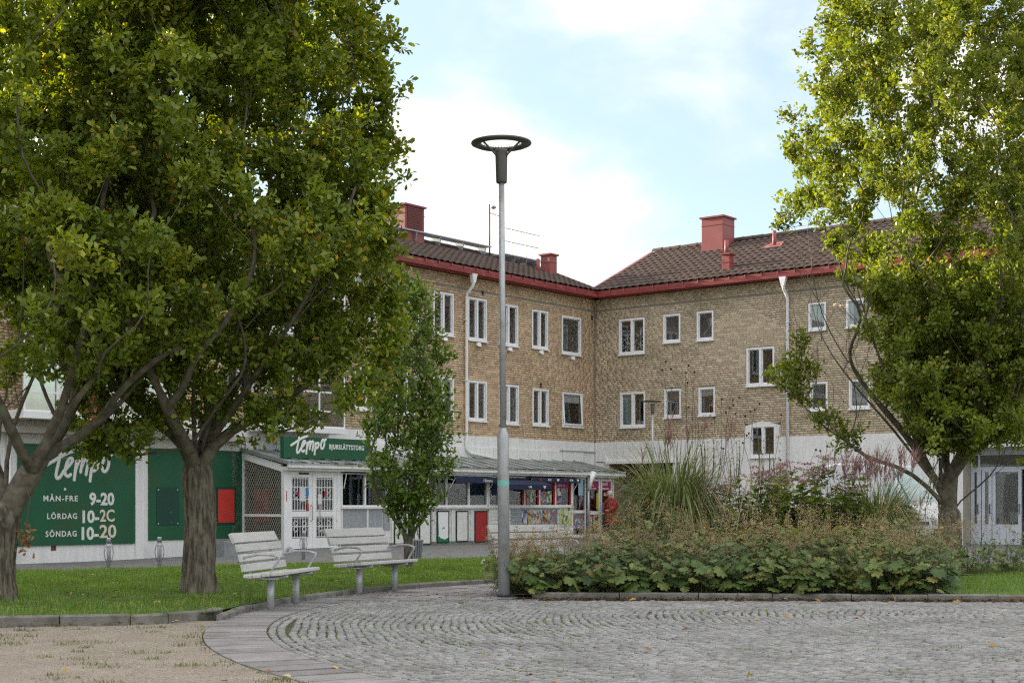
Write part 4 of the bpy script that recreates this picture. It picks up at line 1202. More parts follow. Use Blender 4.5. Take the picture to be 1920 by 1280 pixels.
# roof furniture of the left wing
def roof_pt(px, n): return FL.a(px, n)
ca = FL.a(1029, -2.2)
chimney(FL, BL, ca, -2.2, .44, .44, roof_z(-1.9, LI) - .3, FL.at(1029, 480, -2.2)[1])
ca = FL.a(1009, -2.0)
pipe(FL, BL, [(ca, -2.0, roof_z(-2.0, LI) - .1), (ca, -2.0, roof_z(-2.0, LI) + .5)], .07, 'vent_pipe', 'pink_metal')
ca = FL.a(758, -3.9)
ch = chimney(FL, BL, ca, -3.9, 1.0, 1.0, RIDGE_Z - .6, FL.at(760, 382, -3.3)[1], cap=True)
lv = MB(FL)
zc = FL.at(760, 425, -3.3)[1]
for i in range(12):
    lv.box(ca - .40, ca + .40, -3.398, -3.37, zc + .02 + i * .068, zc + .062 + i * .068)
lv.build('louvre', M['dark_red'], ch)
# walkway along the ridge
w0, w1 = FL.a(918, -3.4), FL.a(735, -3.4)
wk = MB(FL); wz = RIDGE_Z + .22
for k in range(5): wk.box(w0, w1 + 5, -3.75 + k * .1, -3.69 + k * .1, wz, wz + .035)
walk = wk.build('roof_walkway', M['grey_steel'], BL)
for k in range(9):
    a_ = w0 + .35 + k * 1.25
    sb = MB(FL); sb.prism_u([(-3.72, wz - .002), (-3.25, wz - .002), (-3.33, wz - .32), (-3.42, wz - .32)], a_, a_ + .05); sb.build('walkway_bracket', M['grey_steel'], walk)
p0_, p1_ = FL.a(1003, -3.3), FL.a(950, -3.3)
pf = MB(FL); pzz = RIDGE_Z - .02
for k in range(7): pf.box(p0_, p1_ + .5, -3.6 + k * .1, -3.54 + k * .1, pzz, pzz + .035)
plat = pf.build('roof_platform', M['grey_steel'], BL)
rl = MB(FL)
for x in (p0_ + .02, (p0_ + p1_) / 2, p1_): rl.tube([(x, -3.05, pzz), (x, -3.05, pzz + 1.0)], .016, 6)
for z in (pzz + .52, pzz + 1.0): rl.tube([(p0_, -3.05, z), (p1_ + .4, -3.05, z)], .016, 6)
rl.build('railing', M['grey_steel'], plat)
for k in range(3):
    a_ = p0_ + .2 + k * .7
    sb = MB(FL); sb.prism_u([(-3.5, pzz - .002), (-2.95, pzz - .002), (-3.08, pzz - .42), (-3.2, pzz - .42)], a_, a_ + .05); sb.build('walkway_bracket', M['grey_steel'], plat)
ma = FL.a(918, -3.7)
mast = pipe(FL, BL, [(ma, -3.7, RIDGE_Z - .1), (ma, -3.7, FL.at(918, 383, -3.7)[1])], .028, 'mast', 'dark_red')
zt_ = FL.at(918, 390, -3.7)[1]
MB(FL).tube([(ma, -3.7, zt_ - .18), (ma - .55, -3.7, zt_ - .22)], .012, 5).build('mast_arm', M['dark_red'], mast)
MB(FL).lathe([(.01, -.06), (.1, -.02), (.11, .04), (.03, .1)], (ma - .13, -3.62, zt_ + .02), 12).build('mast_lamp', M['grey_steel'], mast, smooth=True)
# ------------------------------------------------------------------ the low shop built against the left wing
KIO = thing('shop_pavilion', 'low white shop pavilion with sheet metal roof along the left brick wing', 'shop', tuple(FK((7.5, -.9, 0))))
KD = -1.75
U1 = 15.55
zE, zW = 2.36, 2.78
kz = lambda px, py, off=0.0: FK.at(px, py, off)[1]
ka = lambda px, off=0.0: FK.a(px, off)
# roof with standing seams
rb = MB(FK)
rb.prism_u([(.24, zE), (KD + .02, zW), (KD + .02, zW - .06), (.24, zE - .06)], -.12, U1 + .35)
krf = rb.build('roof', M['sheet_roof'], KIO)
for i in range(26):
    a = -.1 + i * .62
    sb = MB(FK); sb.prism_u([(.245, zE + .001), (KD + .03, zW + .001), (KD + .03, zW + .035), (.245, zE + .035)], a, a + .022); sb.build('standing_seam', M['sheet_roof'], krf)
MB(FK).box(-.12, U1 + .3, .20, .27, zE - .13, zE - .062).build('gutter', M['white_worn'], KIO)
MB(FK).box(-.10, U1, -.02, .19, zE - .20, zE - .10).build('eave_board', M['white_worn'], KIO)
# dirt line of moss on the eave
mo = MB(FK)
for i in range(260):
    a = R.uniform(0, U1); w = R.uniform(.02, .09); mo.box(a, a + w, .18, .243, zE + .004, zE + .012 + R.random() * .02)
tag(mo.build('roof_moss', M['moss'], krf), kind='stuff')
# back, floor, right end
bk = MB(FK); bk.quad((0.05, KD + .06, -.1), (U1, KD + .06, -.1), (U1, KD + .06, zW - .1), (0.05, KD + .06, zW - .1)); bk.build('back_wall', M['room_light'], KIO)
MB(FK).box(.02, U1, KD + .06, -.04, -.15, .02).build('floor', M['plinth'], KIO)
MB(FK).box(U1 - .06, U1, KD + .07, -.02, -.1, zE - .1).build('end_wall', M['white_worn'], KIO)
# partition so that the windows look into rooms
for a in (ka(642), ka(917), ka(1072)):
    MB(FK).box(a, a + .05, KD + .07, -.12, 0.02, zE - .08).build('partition', M['room_light'], KIO)
zs = kz(760, 949)
zh = zE - .20
xd = ka(639)
xg = ka(1073)
# lower front: boards
fb = MB(FK); fb.box(xd + .03, xg, -.10, -.03, .10, zs - .06); fb.build('front_wall', M['white_worn'], KIO)
MB(FK).box(xd, U1, -.13, -.015, -.25, .10).build('plinth', M['plinth'], KIO)
MB(FK).box(xd, xg, -.12, .06, zs - .06, zs).build('window_sill', M['white_worn'], KIO)
bd = zs - .10
i = 0; z = .13
for z in np.arange(.13, zs - .16, .12):   # weatherboards on the right half
    MB(FK).prism_u([(-.03, z), (-.005, z), (-.02, z + .11), (-.03, z + .11)], ka(917), xg).build('weatherboard', M['white_worn'], KIO)
for px in (641, 689, 736, 779, 812, 848, 884, 918):   # battens
    a = ka(px); MB(FK).box(a - .035, a + .035, -.03, .012, .10, zs - .062).build('batten', M['white_worn'], KIO)
def panel(px0, px1, y0, y1, m, trim=None, name='panel'):
    a0, a1 = ka(px0), ka(px1); xm = (px0 + px1) / 2
    z1, z0 = kz(xm, y0), kz(xm, y1)
    o = MB(FK).box(a0, a1, -.03, -.008, z0, z1).build(name, M[m], KIO)
    if trim:
        t = MB(FK); w = .035
        t.box(a0 - w, a1 + w, -.03, .004, z1, z1 + w).box(a0 - w, a1 + w, -.03, .004, z0 - w, z0).box(a0 - w, a0, -.03, .003, z0, z1).box(a1, a1 + w, -.03, .003, z0, z1)
        t.build('trim', M[trim], o)
    return o
for x0, x1 in ((644, 656.6), (658.5, 671.6), (673.5, 687), (691, 703.5), (705.5, 717.5), (719.5, 732)): panel(x0, x1, 955, 993, 'panel_grey')
panel(741, 757, 957, 1018, 'white_worn', 'kiosk_green'); panel(762, 776, 957, 1018, 'white_worn', 'kiosk_green'); panel(788, 807, 957, 1018, 'white_worn', 'kiosk_green')
gp = panel(821, 841, 959, 1015, 'white', 'kiosk_green')
M['green_paint'] = mat('green_paint', (0.01, 0.16, 0.06), (0.02, 0.2, 0.08), scale=12)
t = MB(FK); a0, a1 = ka(821), ka(841); z0, z1 = kz(831, 1015), kz(831, 959)
t.add([(a0, -.005, z0), (a1, -.005, z0), (a1, -.005, z0 + .13), (a0 + (a1 - a0) * .7, -.005, z0 + .07), (a0 + (a1 - a0) * .35, -.005, z0 + .10), (a0, -.005, z0 + .2)], [(0, 1, 2, 3, 4, 5)])
t.add([(a0, -.0045, z0 + .2), (a0 + .05, -.0045, z0 + .2), (a0 + .02, -.0045, z1), (a0, -.0045, z1)], [(0, 1, 2, 3)])
t.add([(a0 + .17, -.0045, z0 + .37), (a0 + .32, -.0045, z0 + .42), (a0 + .30, -.0045, z0 + .46), (a0 + .22, -.0045, z0 + .41)], [(0, 1, 2, 3)])
t.build('paint_smear', M['green_paint'], gp)
panel(857, 877, 959, 1013, 'white_worn', 'kiosk_green'); panel(892, 913, 959, 1014, 'kiosk_red', 'kiosk_green')

# shop windows
def pos_grid(a0, a1, z0, z1, n, m='white', step=.16):
    g = MB(FK)
    k = max(2, round((a1 - a0) / step))
    for i in range(1, k): a = a0 + (a1 - a0) * i / k; g.box(a - .011, a + .011, n - .007, n + .007, z0, z1)
    k = max(2, round((z1 - z0) / .17))
    for i in range(1, k): z = z0 + (z1 - z0) * i / k; g.box(a0, a1, n - .0075, n + .0065, z - .011, z + .011)
    return g
def shop_window(cuts, z0, z1, fm='white', grid=True, jamb=.03, curtain=False):
    a0, a1 = ka(cuts[0]), ka(cuts[-1])
    f = MB(FK)
    f.box(a0, a1, -.10, .0, z1 - .05, z1).box(a0, a1, -.10, .0, z0, z0 + .04)
    for c in cuts:
        a = ka(c); f.box(a - jamb, a + jamb, -.10, .004, z0 + .04, z1 - .05)
    w = f.build('window', M[fm], KIO)
    for p, q in zip(cuts[:-1], cuts[1:]):
        b0, b1 = ka(p) + jamb, ka(q) - jamb
        MB(FK).box(b0, b1, -.055, -.05, z0 + .04, z1 - .05).build('pane', M['glass_shop'], w)
        if grid: pos_grid(b0, b1, z0 + .04, z1 - .05, -.09).build('grille', M['white'], w)
        if curtain:
            c = MB(FK); wavy(c, b0 + (b1 - b0) * .15, b1 - (b1 - b0) * .2, -.13, z0 + .05, z0 + (z1 - z0) * .72, amp=.02); c.build('curtain', M['curtain_blue'], w)
    return w
zt = zh - .02
shop_window([641, 685, 726], zs, zt, curtain=True); shop_window([726, 765, 802, 838], zs, zt)
shop_window([838, 879.5, 914], zs, zt, curtain=True)
wr = shop_window([917, 951, 984, 1012, 1042, 1072], zs, zt, grid=True)
for c, d in ((917, .07), (984, .12), (1012, .10), (1042, .1), (1072, .09)):   # red posts inside the white ones
    a = ka(c)
    MB(FK).box(a - d, a + d, -.049, -.012, zs + .042, zt - .052).build('red_post', M['kiosk_red'], wr)
# corner glazing and shop door at the far end
cg = MB(FK); a0, a1 = ka(1073), ka(1099)
zb = kz(1085, 994)
cg.box(a0, a0 + .06, -.1, 0, .1, zt).box(a1 - .06, a1, -.1, 0, .1, zt).box(a0, a1, -.1, -.002, zs - .24, zs - .14).box(a0, a1, -.1, -.002, .1, .2).box(a0, a1, -.1, -.002, zt - .06, zt)
cgo = cg.build('corner_window', M['white'], KIO)
MB(FK).box(a0 + .06, a1 - .06, -.05, -.045, .2, zs - .24).build('pane', M['glass_shop'], cgo); MB(FK).box(a0 + .06, a1 - .06, -.05, -.045, zs - .14, zt - .06).build('pane', M['glass_shop'], cgo)
MB(FK).box(a0 + .1, a1 - .18, -.2, -.16, zs - .14, zs + .35).build('wooden_shutter', M['brown_panel'], cgo)
MB(FK).box(a0 + .30, a1 - .22, .03, .04, zs + .37, zt - .05).build('hanging_sheet', M['curtain_blue'], cgo)
def print_line(a0, a1, z, h, m_, parent, n=-.040):
    # a line of print too small to read: a row of small blocks
    b = MB(FK); rr = random.Random(int(a0 * 1000)); a = a0
    while a < a1:
        w = rr.uniform(.02, .05); b.box(a, min(a + w, a1), n - .003, n, z, z + h * rr.uniform(.7, 1.0)); a += w + rr.choice((.008, .01, .04))
    b.build('print', M[m_], parent)
def shop_door(a0, a1, z1, mats='white'):
    d = MB(FK); q = .075
    d.box(a0, a0 + q, -.09, -.02, .05, z1).box(a1 - q, a1, -.09, -.02, .05, z1).box(a0 + q, a1 - q, -.09, -.022, z1 - q, z1).box(a0 + q, a1 - q, -.09, -.022, .05, .22).box(a0 + q, a1 - q, -.09, -.022, .88, 1.0)
    o = d.build('door', M[mats], KIO)
    MB(FK).box(a0 + q, a1 - q, -.06, -.055, 1.0, z1 - q).build('pane', M['glass_shop'], o); MB(FK).box(a0 + q, a1 - q, -.06, -.055, .22, .88).build('pane', M['glass_shop'], o)
    return o
da, db, dc = ka(1104.5), ka(1127), ka(1149)
zdr = kz(1127, 897)
MB(FK).box(da - .05, U1, -.1, -.01, zdr, zE - .2).build('door_head', M['soffit'], KIO)
for (p, q) in ((da, db - .02), (db + .02, dc)):
    o = shop_door(p, q, zdr - .01)
    pos_grid(p + .08, q - .08, 1.0, zdr - .4, -.085).build('grille', M['white'], o)
    s = MB(FK).box(p + .08, q - .08, -.05, -.045, zdr - .40, zdr - .09).build('sign_strip', M['magenta'], o)
    if p != da: wall_text('lettering', 'OHVIO', FK, p + .1, zdr - .24, .11, -.040, M['letters'], o, a1=q - .25, weight=.01, depth=.003)
    else: print_line(p + .12, q - .35, zdr - .27, .07, 'yellow_print', o)
    print_line(p + .11, q - .2, zdr - .37, .06, 'letters', o)
    MB(FK).box(p + (.5 if p == da else .12), p + (.72 if p == da else .34), -.05, -.044, 1.06 if p == da else 1.02, 1.62 if p == da else 1.3).build('sticker', M['yellow_print' if p == da else 'blue_print'], o)
MB(FK).box(db + .2, db + .75, -.05, -.044, 1.5, 1.66).build('shop_sticker', M['kiosk_red'], KIO)
wall_text('lettering', 'Entré', FK, db + .23, 1.54, .08, -.040, M['letters'], KIO, a1=db + .70, weight=.01, depth=.003)
vb = MB(FK)
for i in range(24):
    a = ka(1110) + i * .073; vb.box(a, a + .066, .20, .215, zE - .16 - .01 * (i % 2), zE + .02)
tag(vb.build('fringed_valance', M['white_worn'], KIO))
MB(FK).tube([(ka(1103, .18), .18, -.1), (ka(1103, .18), .18, zE - .12)], .05, 8).build('post', M['grey_steel'], KIO, smooth=True)
MB(FK).tube([(ka(1113, .3), .3, zE - .05), (ka(1108, .3), .32, zE - .28), (ka(1105, .25), .25, zE - .62)], [.12, .07, .05], 8).build('rain_hopper', M['white'], KIO, smooth=True)
# magenta strips and papers in the red-framed windows
for p, q in ((1014, 1040), (1044, 1070)):
    a0, a1 = ka(p) + .1, ka(q) - .09
    s = MB(FK).box(a0 - .05, a1 + .05, -.045, -.04, zt - .36, zt - .06).build('sign_strip', M['magenta'], wr)
    print_line(a0, a1 - .1, zt - .18, .07, 'yellow_print', wr, -.034); print_line(a0, a0 + (a1 - a0) * .7, zt - .30, .08, 'letters', wr, -.034)
def poster_mat(name, cols, scale):
    m, n, l, b = _mat(name)
    t_ = n.new('ShaderNodeTexCoord'); vo = n.new('ShaderNodeTexVoronoi'); vo.inputs['Scale'].default_value = scale
    vo.distance = 'CHEBYCHEV'
    l.new(t_.outputs['Object'], vo.inputs['Vector'])
    sp = n.new('ShaderNodeSeparateColor'); l.new(vo.outputs['Color'], sp.inputs[0])
    rp = n.new('ShaderNodeValToRGB'); rp.color_ramp.interpolation = 'CONSTANT'
    els = rp.color_ramp.elements
    while len(els) < len(cols): els.new(.5)
    for i, (e, c) in enumerate(zip(els, cols)): e.position = i / len(cols); e.color = (*c, 1)
    l.new(sp.outputs[0], rp.inputs[0]); l.new(rp.outputs[0], b.inputs['Base Color']); b.inputs['Roughness'].default_value = .6
    return m
PM = [poster_mat('poster_a', [(.5, .5, .6), (.25, .22, .5), (.7, .7, .75), (.1, .08, .1)], 9), poster_mat('poster_b', [(.35, .1, .05), (.6, .5, .1), (.08, .06, .05), (.5, .45, .4)], 11),
      poster_mat('poster_c', [(.1, .3, .35), (.6, .6, .6), (.4, .08, .06), (.7, .5, .2)], 10), poster_mat('poster_d', [(.2, .2, .22), (.5, .48, .45), (.35, .12, .1), (.12, .2, .3)], 12),
      poster_mat('poster_e', [(.6, .65, .35), (.7, .72, .6), (.15, .2, .1), (.45, .55, .2)], 9)]
def poster(px0, px1, y0, y1, k, n=.004, parent=None):
    a0, a1 = ka(px0), ka(px1); xm = (px0 + px1) / 2
    MB(FK).box(a0, a1, n - .008, n, kz(xm, y1), kz(xm, y0)).build('poster', PM[k], parent or KIO)
MB(FK).box(ka(958), ka(1046), -.03, -.006, kz(1000, 985), kz(1000, 953)).build('notice_board', M['panel_grey'], KIO)
for i, (x0, x1) in enumerate(((979, 987.5), (989, 998), (999, 1006), (1007.5, 1016), (1017.5, 1026), (1027.5, 1036), (1037, 1044.5))): poster(x0, x1, 954 + (i % 3), 980 + (i * 7) % 4, [0, 1, 2, 2, 1, 3, 3][i])
for i, (x0, x1) in enumerate(((1048.5, 1056), (1057, 1064.5), (1065.5, 1072.5))): poster(x0, x1, 952, 983, 4, n=.01)
for (x0, x1, k) in ((1017, 1025, 3), (1027, 1036, 4), (1047, 1054, 0), (996, 1003, 4)): poster(x0, x1, 915, 941, k, n=-.046, parent=wr)
poster(1104.8 + 1, 1112, 965, 985, 2, n=-.04); poster(1114, 1124, 965, 990, 1, n=-.04); poster(1077, 1096, 960, 990, 3, n=-.03)

# navy awnings
def awning(px0, px1, ztop, out, drop, val, marks, cassette=False):
    a0, a1 = ka(px0), ka(px1)
    m_ = MB(FK)
    m_.add([(a0, .02, ztop), (a1, .02, ztop), (a1, out, ztop - drop), (a0, out, ztop - drop), (a0, .02, ztop - .015), (a1, .02, ztop - .015), (a1, out, ztop - drop - .015), (a0, out, ztop - drop - .015)],
           [(0, 1, 2, 3), (4, 5, 6, 7), (0, 1, 5, 4), (1, 2, 6, 5), (2, 3, 7, 6), (3, 0, 4, 7)])
    o = m_.build('awning', M['awning'], KIO)
    v_ = MB(FK); k = 14
    for i in range(k):
        p, q = a0 + (a1 - a0) * i / k, a0 + (a1 - a0) * (i + 1) / k
        s0, s1 = .012 * math.sin(i * 1.3), .012 * math.sin((i + 1) * 1.3)
        v_.quad((p, out + .004 + s0, ztop - drop), (q, out + .004 + s1, ztop - drop), (q, out + .01 + s1, ztop - drop - val), (p, out + .01 + s0, ztop - drop - val))
    v_.build('valance', M['awning'], o)
    for a in (a0 + .03, a1 - .03):
        MB(FK).tube([(a, .01, ztop - drop - .45), (a, out - .02, ztop - drop - .01)], .014, 5).build('arm', M['white'], o)
    for f_, body, mm in marks:
        am_, zb_ = a0 + (a1 - a0) * f_, ztop - drop - val * .75
        if len(body) > 4: wall_text('lettering', body, FK, am_, zb_, val * .5, out + .03, M[mm], o, weight=.01, depth=.004)
        elif body == 'VM':
            g = MB(FK); g.prism([(am_, zb_ + .09), (am_ + .16, zb_ + .09), (am_ + .11, zb_ + .02), (am_ + .08, zb_), (am_ + .05, zb_ + .02)], out + .026, out + .03); g.build('emblem', M[mm], o)
        else: print_line(am_, am_ + .18, zb_ + .02, .07, mm, o, out + .03)
    if cassette: MB(FK).box(a0 - .05, a1 + .05, .015, .12, ztop + .0, ztop + .07).build('cassette', M['white'], o)
    return o
zaw = zE - .22
awning(838, 915, zaw - .03, .35, .05, .17, [(.66, 'f Damms', 'letters')], cassette=True)
awning(918, 1001, zaw - .06, .75, .22, .16, [(.45, 'SVEA', 'letters'), (.78, 'VM', 'letters')])
awning(985, 1075, zaw + .01, .30, .05, .15, [(.12, 'VM', 'kiosk_red'), (.3, 'SVEA', 'letters'), (.48, 'VM', 'letters'), (.63, 'VM', 'kiosk_red'), (.76, 'SVEA', 'letters'), (.9, 'VM', 'letters')])
side = MB(FK); a_ = ka(1001); side.add([(a_, .03, zaw - .08), (a_, .76, zaw - .28), (a_, .78, zaw - .46), (a_ - .02, .35, zaw - .5)], [(0, 1, 2, 3)]); side.build('awning_side', M['awning'], KIO)
a_ = ka(918); side = MB(FK); side.add([(a_, .03, zaw - .08), (a_, .76, zaw - .28), (a_ - .05, .7, zaw - .62), (a_ - .03, .1, zaw - .62)], [(0, 1, 2, 3)]); side.build('awning_side', M['awning'], KIO)
awning(643, 722, zaw + .02, .14, .02, .02, [], cassette=True)

# double entrance door with grilles
fd = MB(FK); x0, x1 = .02, xd
zdt = kz(585, 879)
fd.box(x0, x0 + .09, -.12, .0, .0, zdt).box(x1 - .14, x1, -.12, .0, .0, zdt).box(x0 + .09, x1 - .14, -.12, -.002, zdt - .07, zdt).box(x0, x1, -.11, -.015, zdt, zE - .2)
fd.build('door_frame', M['white'], KIO)
MB(FK).box(x0 + .05, x1 + .02, -.01, .02, zdt + .005, zdt + .03).build('door_gasket', M['dark'], KIO)
am = ka(586.5)
for k, (p, q) in enumerate(((x0 + .095, am - .005), (am + .005, x1 - .145))):
    d = MB(FK); s = .13; mid = kz(580, 962); zt0 = zdt - .075; bt = kz(580, 1008); lo = kz(580, 968)
    d.box(p, p + s, -.08, -.012, .02, zt0).box(q - s, q, -.08, -.012, .02, zt0).box(p + s, q - s, -.08, -.014, zt0 - .16, zt0).box(p + s, q - s, -.08, -.014, lo, mid + .06).box(p + s, q - s, -.08, -.014, .02, bt)
    dr = d.build('door', M['white'], KIO)
    for z0, z1 in ((bt, lo), (mid + .06, zt0 - .16)):
        MB(FK).box(p + s, q - s, -.05, -.046, z0, z1).build('pane', M['glass_shop'], dr)
        g = MB(FK); n_ = 6
        for i in range(n_ + 1): a = p + s + .02 + (q - p - 2 * s - .04) * i / n_; g.box(a - .007, a + .007, -.034, -.022, z0 + .01, z1 - .01)
        for z in ([z0 + .03, z1 - .03] + ([z0 + (z1 - z0) * .35, z0 + (z1 - z0) * .72] if z1 - z0 > .8 else [z0 + (z1 - z0) * .55])): g.box(p + s, q - s, -.036, -.024, z - .009, z + .009)
        for f_ in (.25, .75):   # wrought scrolls
            cx = p + s + (q - p - 2 * s) * f_; cz = z0 + (z1 - z0) * .55
            for sx in (-1, 1):
                for sz in (-1, 1):
                    g.tube([(cx + sx * .012, -.03, cz + sz * .02), (cx + sx * .07, -.03, cz + sz * .05), (cx + sx * .075, -.03, cz + sz * .11), (cx + sx * .03, -.03, cz + sz * .12), (cx + sx * .01, -.03, cz + sz * .16)], .010, 4)
        g.build('grille', M['white'], dr)
    hx = (q - .05) if k == 0 else (p + .22)
    MB(FK).tube([(hx, -.012, .78), (hx, .05, .8), (hx, .06, 1.2), (hx, -.012, 1.22)], .014, 6).build('handle', M['soffit'], dr, smooth=True)
    if k == 0:
        MB(FK).box(p + .42, p + .62, -.02, -.016, 1.32, 1.72).build('notice', M['paper'], dr); MB(FK).box(p + .66, p + .76, -.02, -.016, 1.48, 1.66).build('sticker', M['blue_print'], dr); MB(FK).box(p + .68, p + .78, -.02, -.016, 1.02, 1.26).build('sticker', M['kiosk_red'], dr); MB(FK).box(p + .33, p + .40, -.02, -.016, 1.45, 1.58).build('sticker', M['kiosk_red'], dr)
        MB(FK).box(q - .5, q - .14, -.011, .01, zt0 - .075, zt0 - .03).build('door_closer', M['dark'], dr)
    else:
        MB(FK).box(p + .2, p + .34, -.02, -.016, 1.24, 1.52).build('notice', M['paper'], dr); MB(FK).box(p + .44, p + .53, -.02, -.016, 1.45, 1.6).build('sticker', M['kiosk_red'], dr)
st = MB(FK)
for i in range(34): st.box(x0 + .02 + i * .058, x0 + .062 + i * .058, -.02, .05 + .01, -.06, .0)
st.box(x0, x1, -.05, .049, -.2, -.005)
st.build('door_step', M['panel_grey'], KIO)
ls = MB(FK); ls.add([(x0 - .02, .06, -.03), (x0 + .35, .06, -.03), (x0 + .02, .42, -.03), (x0 - .25, .4, -.03), (x0 + .1, .03, .10)], [(0, 1, 4), (1, 2, 4), (2, 3, 4), (3, 0, 4)])
ls.build('ramp_plate', M['panel_grey'], KIO)

# glazed left side with diamond mesh
sd = MB(FK)
def top_z(n): return zE - .07 + (.24 - n) * (zW - zE) / (.24 - KD) - .02
nb, nf = KD + .03, -.02
sd.add([(-.05, nb, -.2), (.03, nb, -.2), (.03, nb + .07, -.2), (-.05, nb + .07, -.2), (-.05, nb, top_z(nb)), (.03, nb, top_z(nb)), (.03, nb + .07, top_z(nb)), (-.05, nb + .07, top_z(nb))], [(0, 1, 2, 3), (4, 5, 6, 7), (0, 1, 5, 4), (1, 2, 6, 5), (2, 3, 7, 6), (3, 0, 4, 7)])
sd.box(-.05, .035, nf - .09, nf + .03, -.2, zE - .1)
sd.prism_u([(nb + .07, top_z(nb) - .20), (nf - .09, top_z(nf) - .20), (nf - .09, top_z(nf)), (nb + .07, top_z(nb))], -.06, .03)
sd.box(-.04, .02, nb + .07, nf - .09, .90, .97).box(-.04, .02, nb + .07, nf - .09, -.2, .26)
sdo = sd.build('side_frame', M['white'], KIO)
pg = MB(FK); pg.prism_u([(nb + .07, .97), (nf - .09, .97), (nf - .09, top_z(nf) - .2), (nb + .07, top_z(nb) - .2)], .0, .005); pg.build('pane', M['glass_shop'], sdo)
MB(FK).box(0, .005, nb + .07, nf - .09, .26, .90).build('pane', M['glass_shop'], sdo)
lt = MB(FK)
poly = [(nb + .07, .26), (nf - .09, .26), (nf - .09, top_z(nf) - .2), (nb + .07, top_z(nb) - .2)]
def clip(p, d):
    t0, t1 = -9, 9
    for i in range(4):
        a, b = poly[i], poly[(i + 1) % 4]; nx_, nz_ = -(b[1] - a[1]), (b[0] - a[0])
        den = nx_ * d[0] + nz_ * d[1]; num = nx_ * (a[0] - p[0]) + nz_ * (a[1] - p[1])
        if abs(den) < 1e-9: continue
        t = num / den
        if den > 0: t0 = max(t0, t)
        else: t1 = min(t1, t)
    return (t0, t1) if t0 < t1 else None
for sg in (-1, 1):
    d = (sg * .447, .894)
    for k in range(-34, 50):
        p = (nb + k * .075, .26); c = clip(p, d)
        if c and c[1] - c[0] > .02: lt.tube([(-.03 + .004 * sg, p[0] + d[0] * c[0], p[1] + d[1] * c[0]), (-.03 + .004 * sg, p[0] + d[0] * c[1], p[1] + d[1] * c[1])], .0055, 4)
lt.build('diamond_mesh', M['soffit'], sdo)
MB(FK).box(.25, .32, -1.3, -.75, .4, 1.45).build('red_display', M['kiosk_red'], KIO)
MB(FK).tube([(.3, -.55, .1), (.3, -.68, 1.2)], .07, 8).build('rolled_awning', M['panel_grey'], KIO)
MB(FK).box(.008, .012, -1.05, -.92, 1.42, 1.66).build('sticker', M['paper'], sdo); MB(FK).box(.0125, .015, -1.04, -.93, 1.54, 1.65).build('sticker', M['kiosk_red'], sdo)
MB(FK).box(.022, .05, .001, .012, 1.32, 1.6).build('alarm_box', M['kiosk_red'], KIO)

# ------------------------------------------------------------------ signs
def logo(fr, conv, parent, off, r, m):
    S = [[(330, 325), (380, 296), (430, 268), (490, 230), (560, 192), (630, 163), (700, 140)],
         [(512, 165), (500, 230), (482, 310), (462, 400), (460, 445), (475, 468), (500, 455), (525, 420), (545, 385)],
         [(545, 385), (585, 345), (625, 300), (648, 262), (640, 238), (612, 240), (585, 285), (568, 345), (560, 400), (575, 435), (602, 442), (630, 420)],
         [(694, 268), (685, 330), (675, 410), (666, 490)],
         [(678, 385), (700, 320), (728, 265), (755, 245), (762, 270), (750, 330), (738, 400)],
         [(748, 350), (770, 290), (796, 252), (820, 250), (822, 300), (812, 360), (800, 430)],
         [(872, 275), (866, 350), (855, 430), (846, 505)],
         [(862, 340), (885, 300), (915, 275), (940, 285), (940, 320), (918, 362), (885, 385)],
         [(1025, 218), (1000, 265), (985, 325), (992, 375), (1015, 390), (1042, 365), (1062, 300), (1058, 240), (1035, 215), (1022, 222)],
         [(1055, 235), (1080, 222), (1100, 205)]]
    mb = MB()
    for st_ in S:
        pts = [fr(np.array((*conv(x, y)[:1], off, conv(x, y)[1]))) for x, y in st_]
        k = []
        for i in range(len(pts) - 1):   # smooth a little
            p0 = pts[max(i - 1, 0)]; p1 = pts[i]; p2 = pts[i + 1]; p3 = pts[min(i + 2, len(pts) - 1)]
            for t in (0, .34, .67): k.append(.5 * ((2 * p1) + (-p0 + p2) * t + (2 * p0 - 5 * p1 + 4 * p2 - p3) * t * t + (-p0 + 3 * p1 - 3 * p2 + p3) * t ** 3))
        k.append(pts[-1])
        d = (k[0] - k[1]); d = d / np.linalg.norm(d) * r * .6; e = (k[-1] - k[-2]); e = e / np.linalg.norm(e) * r * .6
        k = [k[0] + d] + k + [k[-1] + e]
        rr = [r * .45] + [r] * (len(k) - 2) + [r * .45]
        mb.tube(k, rr, 8)
    me = mb.mesh('logo', smooth=True)
    o = mesh_obj('logo', me, m, parent)
    n = fr.M[1]   # flatten the strokes against the board
    P0 = fr(np.array((0, off, 0)))
    for v_ in me.vertices:
        c = np.array(v_.co); dist = (c - P0) @ n
        v_.co = c - n * dist * .78
    return o
def sign_pt(zx, zy, off): return FL.at(30 + zx / 6.096, 820 + zy / 6.096, off)
SGN = thing('shop_sign', 'large dark green sign board with white lettering and opening hours behind the leftmost oak', 'sign', tuple(FL((22, .03, 1.5))))
a0, a1 = FL.a(253, .06), FL.a(34, .06)
z0_, z1_ = FL.at(140, 1021, .06)[1], FL.at(140, 834, .06)[1]
MB(FL).box(a0, a1, .022, .06, z0_, z1_).build('board', M['green_sign'], SGN)
logo(FL, lambda x, y: sign_pt(x, y, .07), SGN, .066, .047, M['letters'])
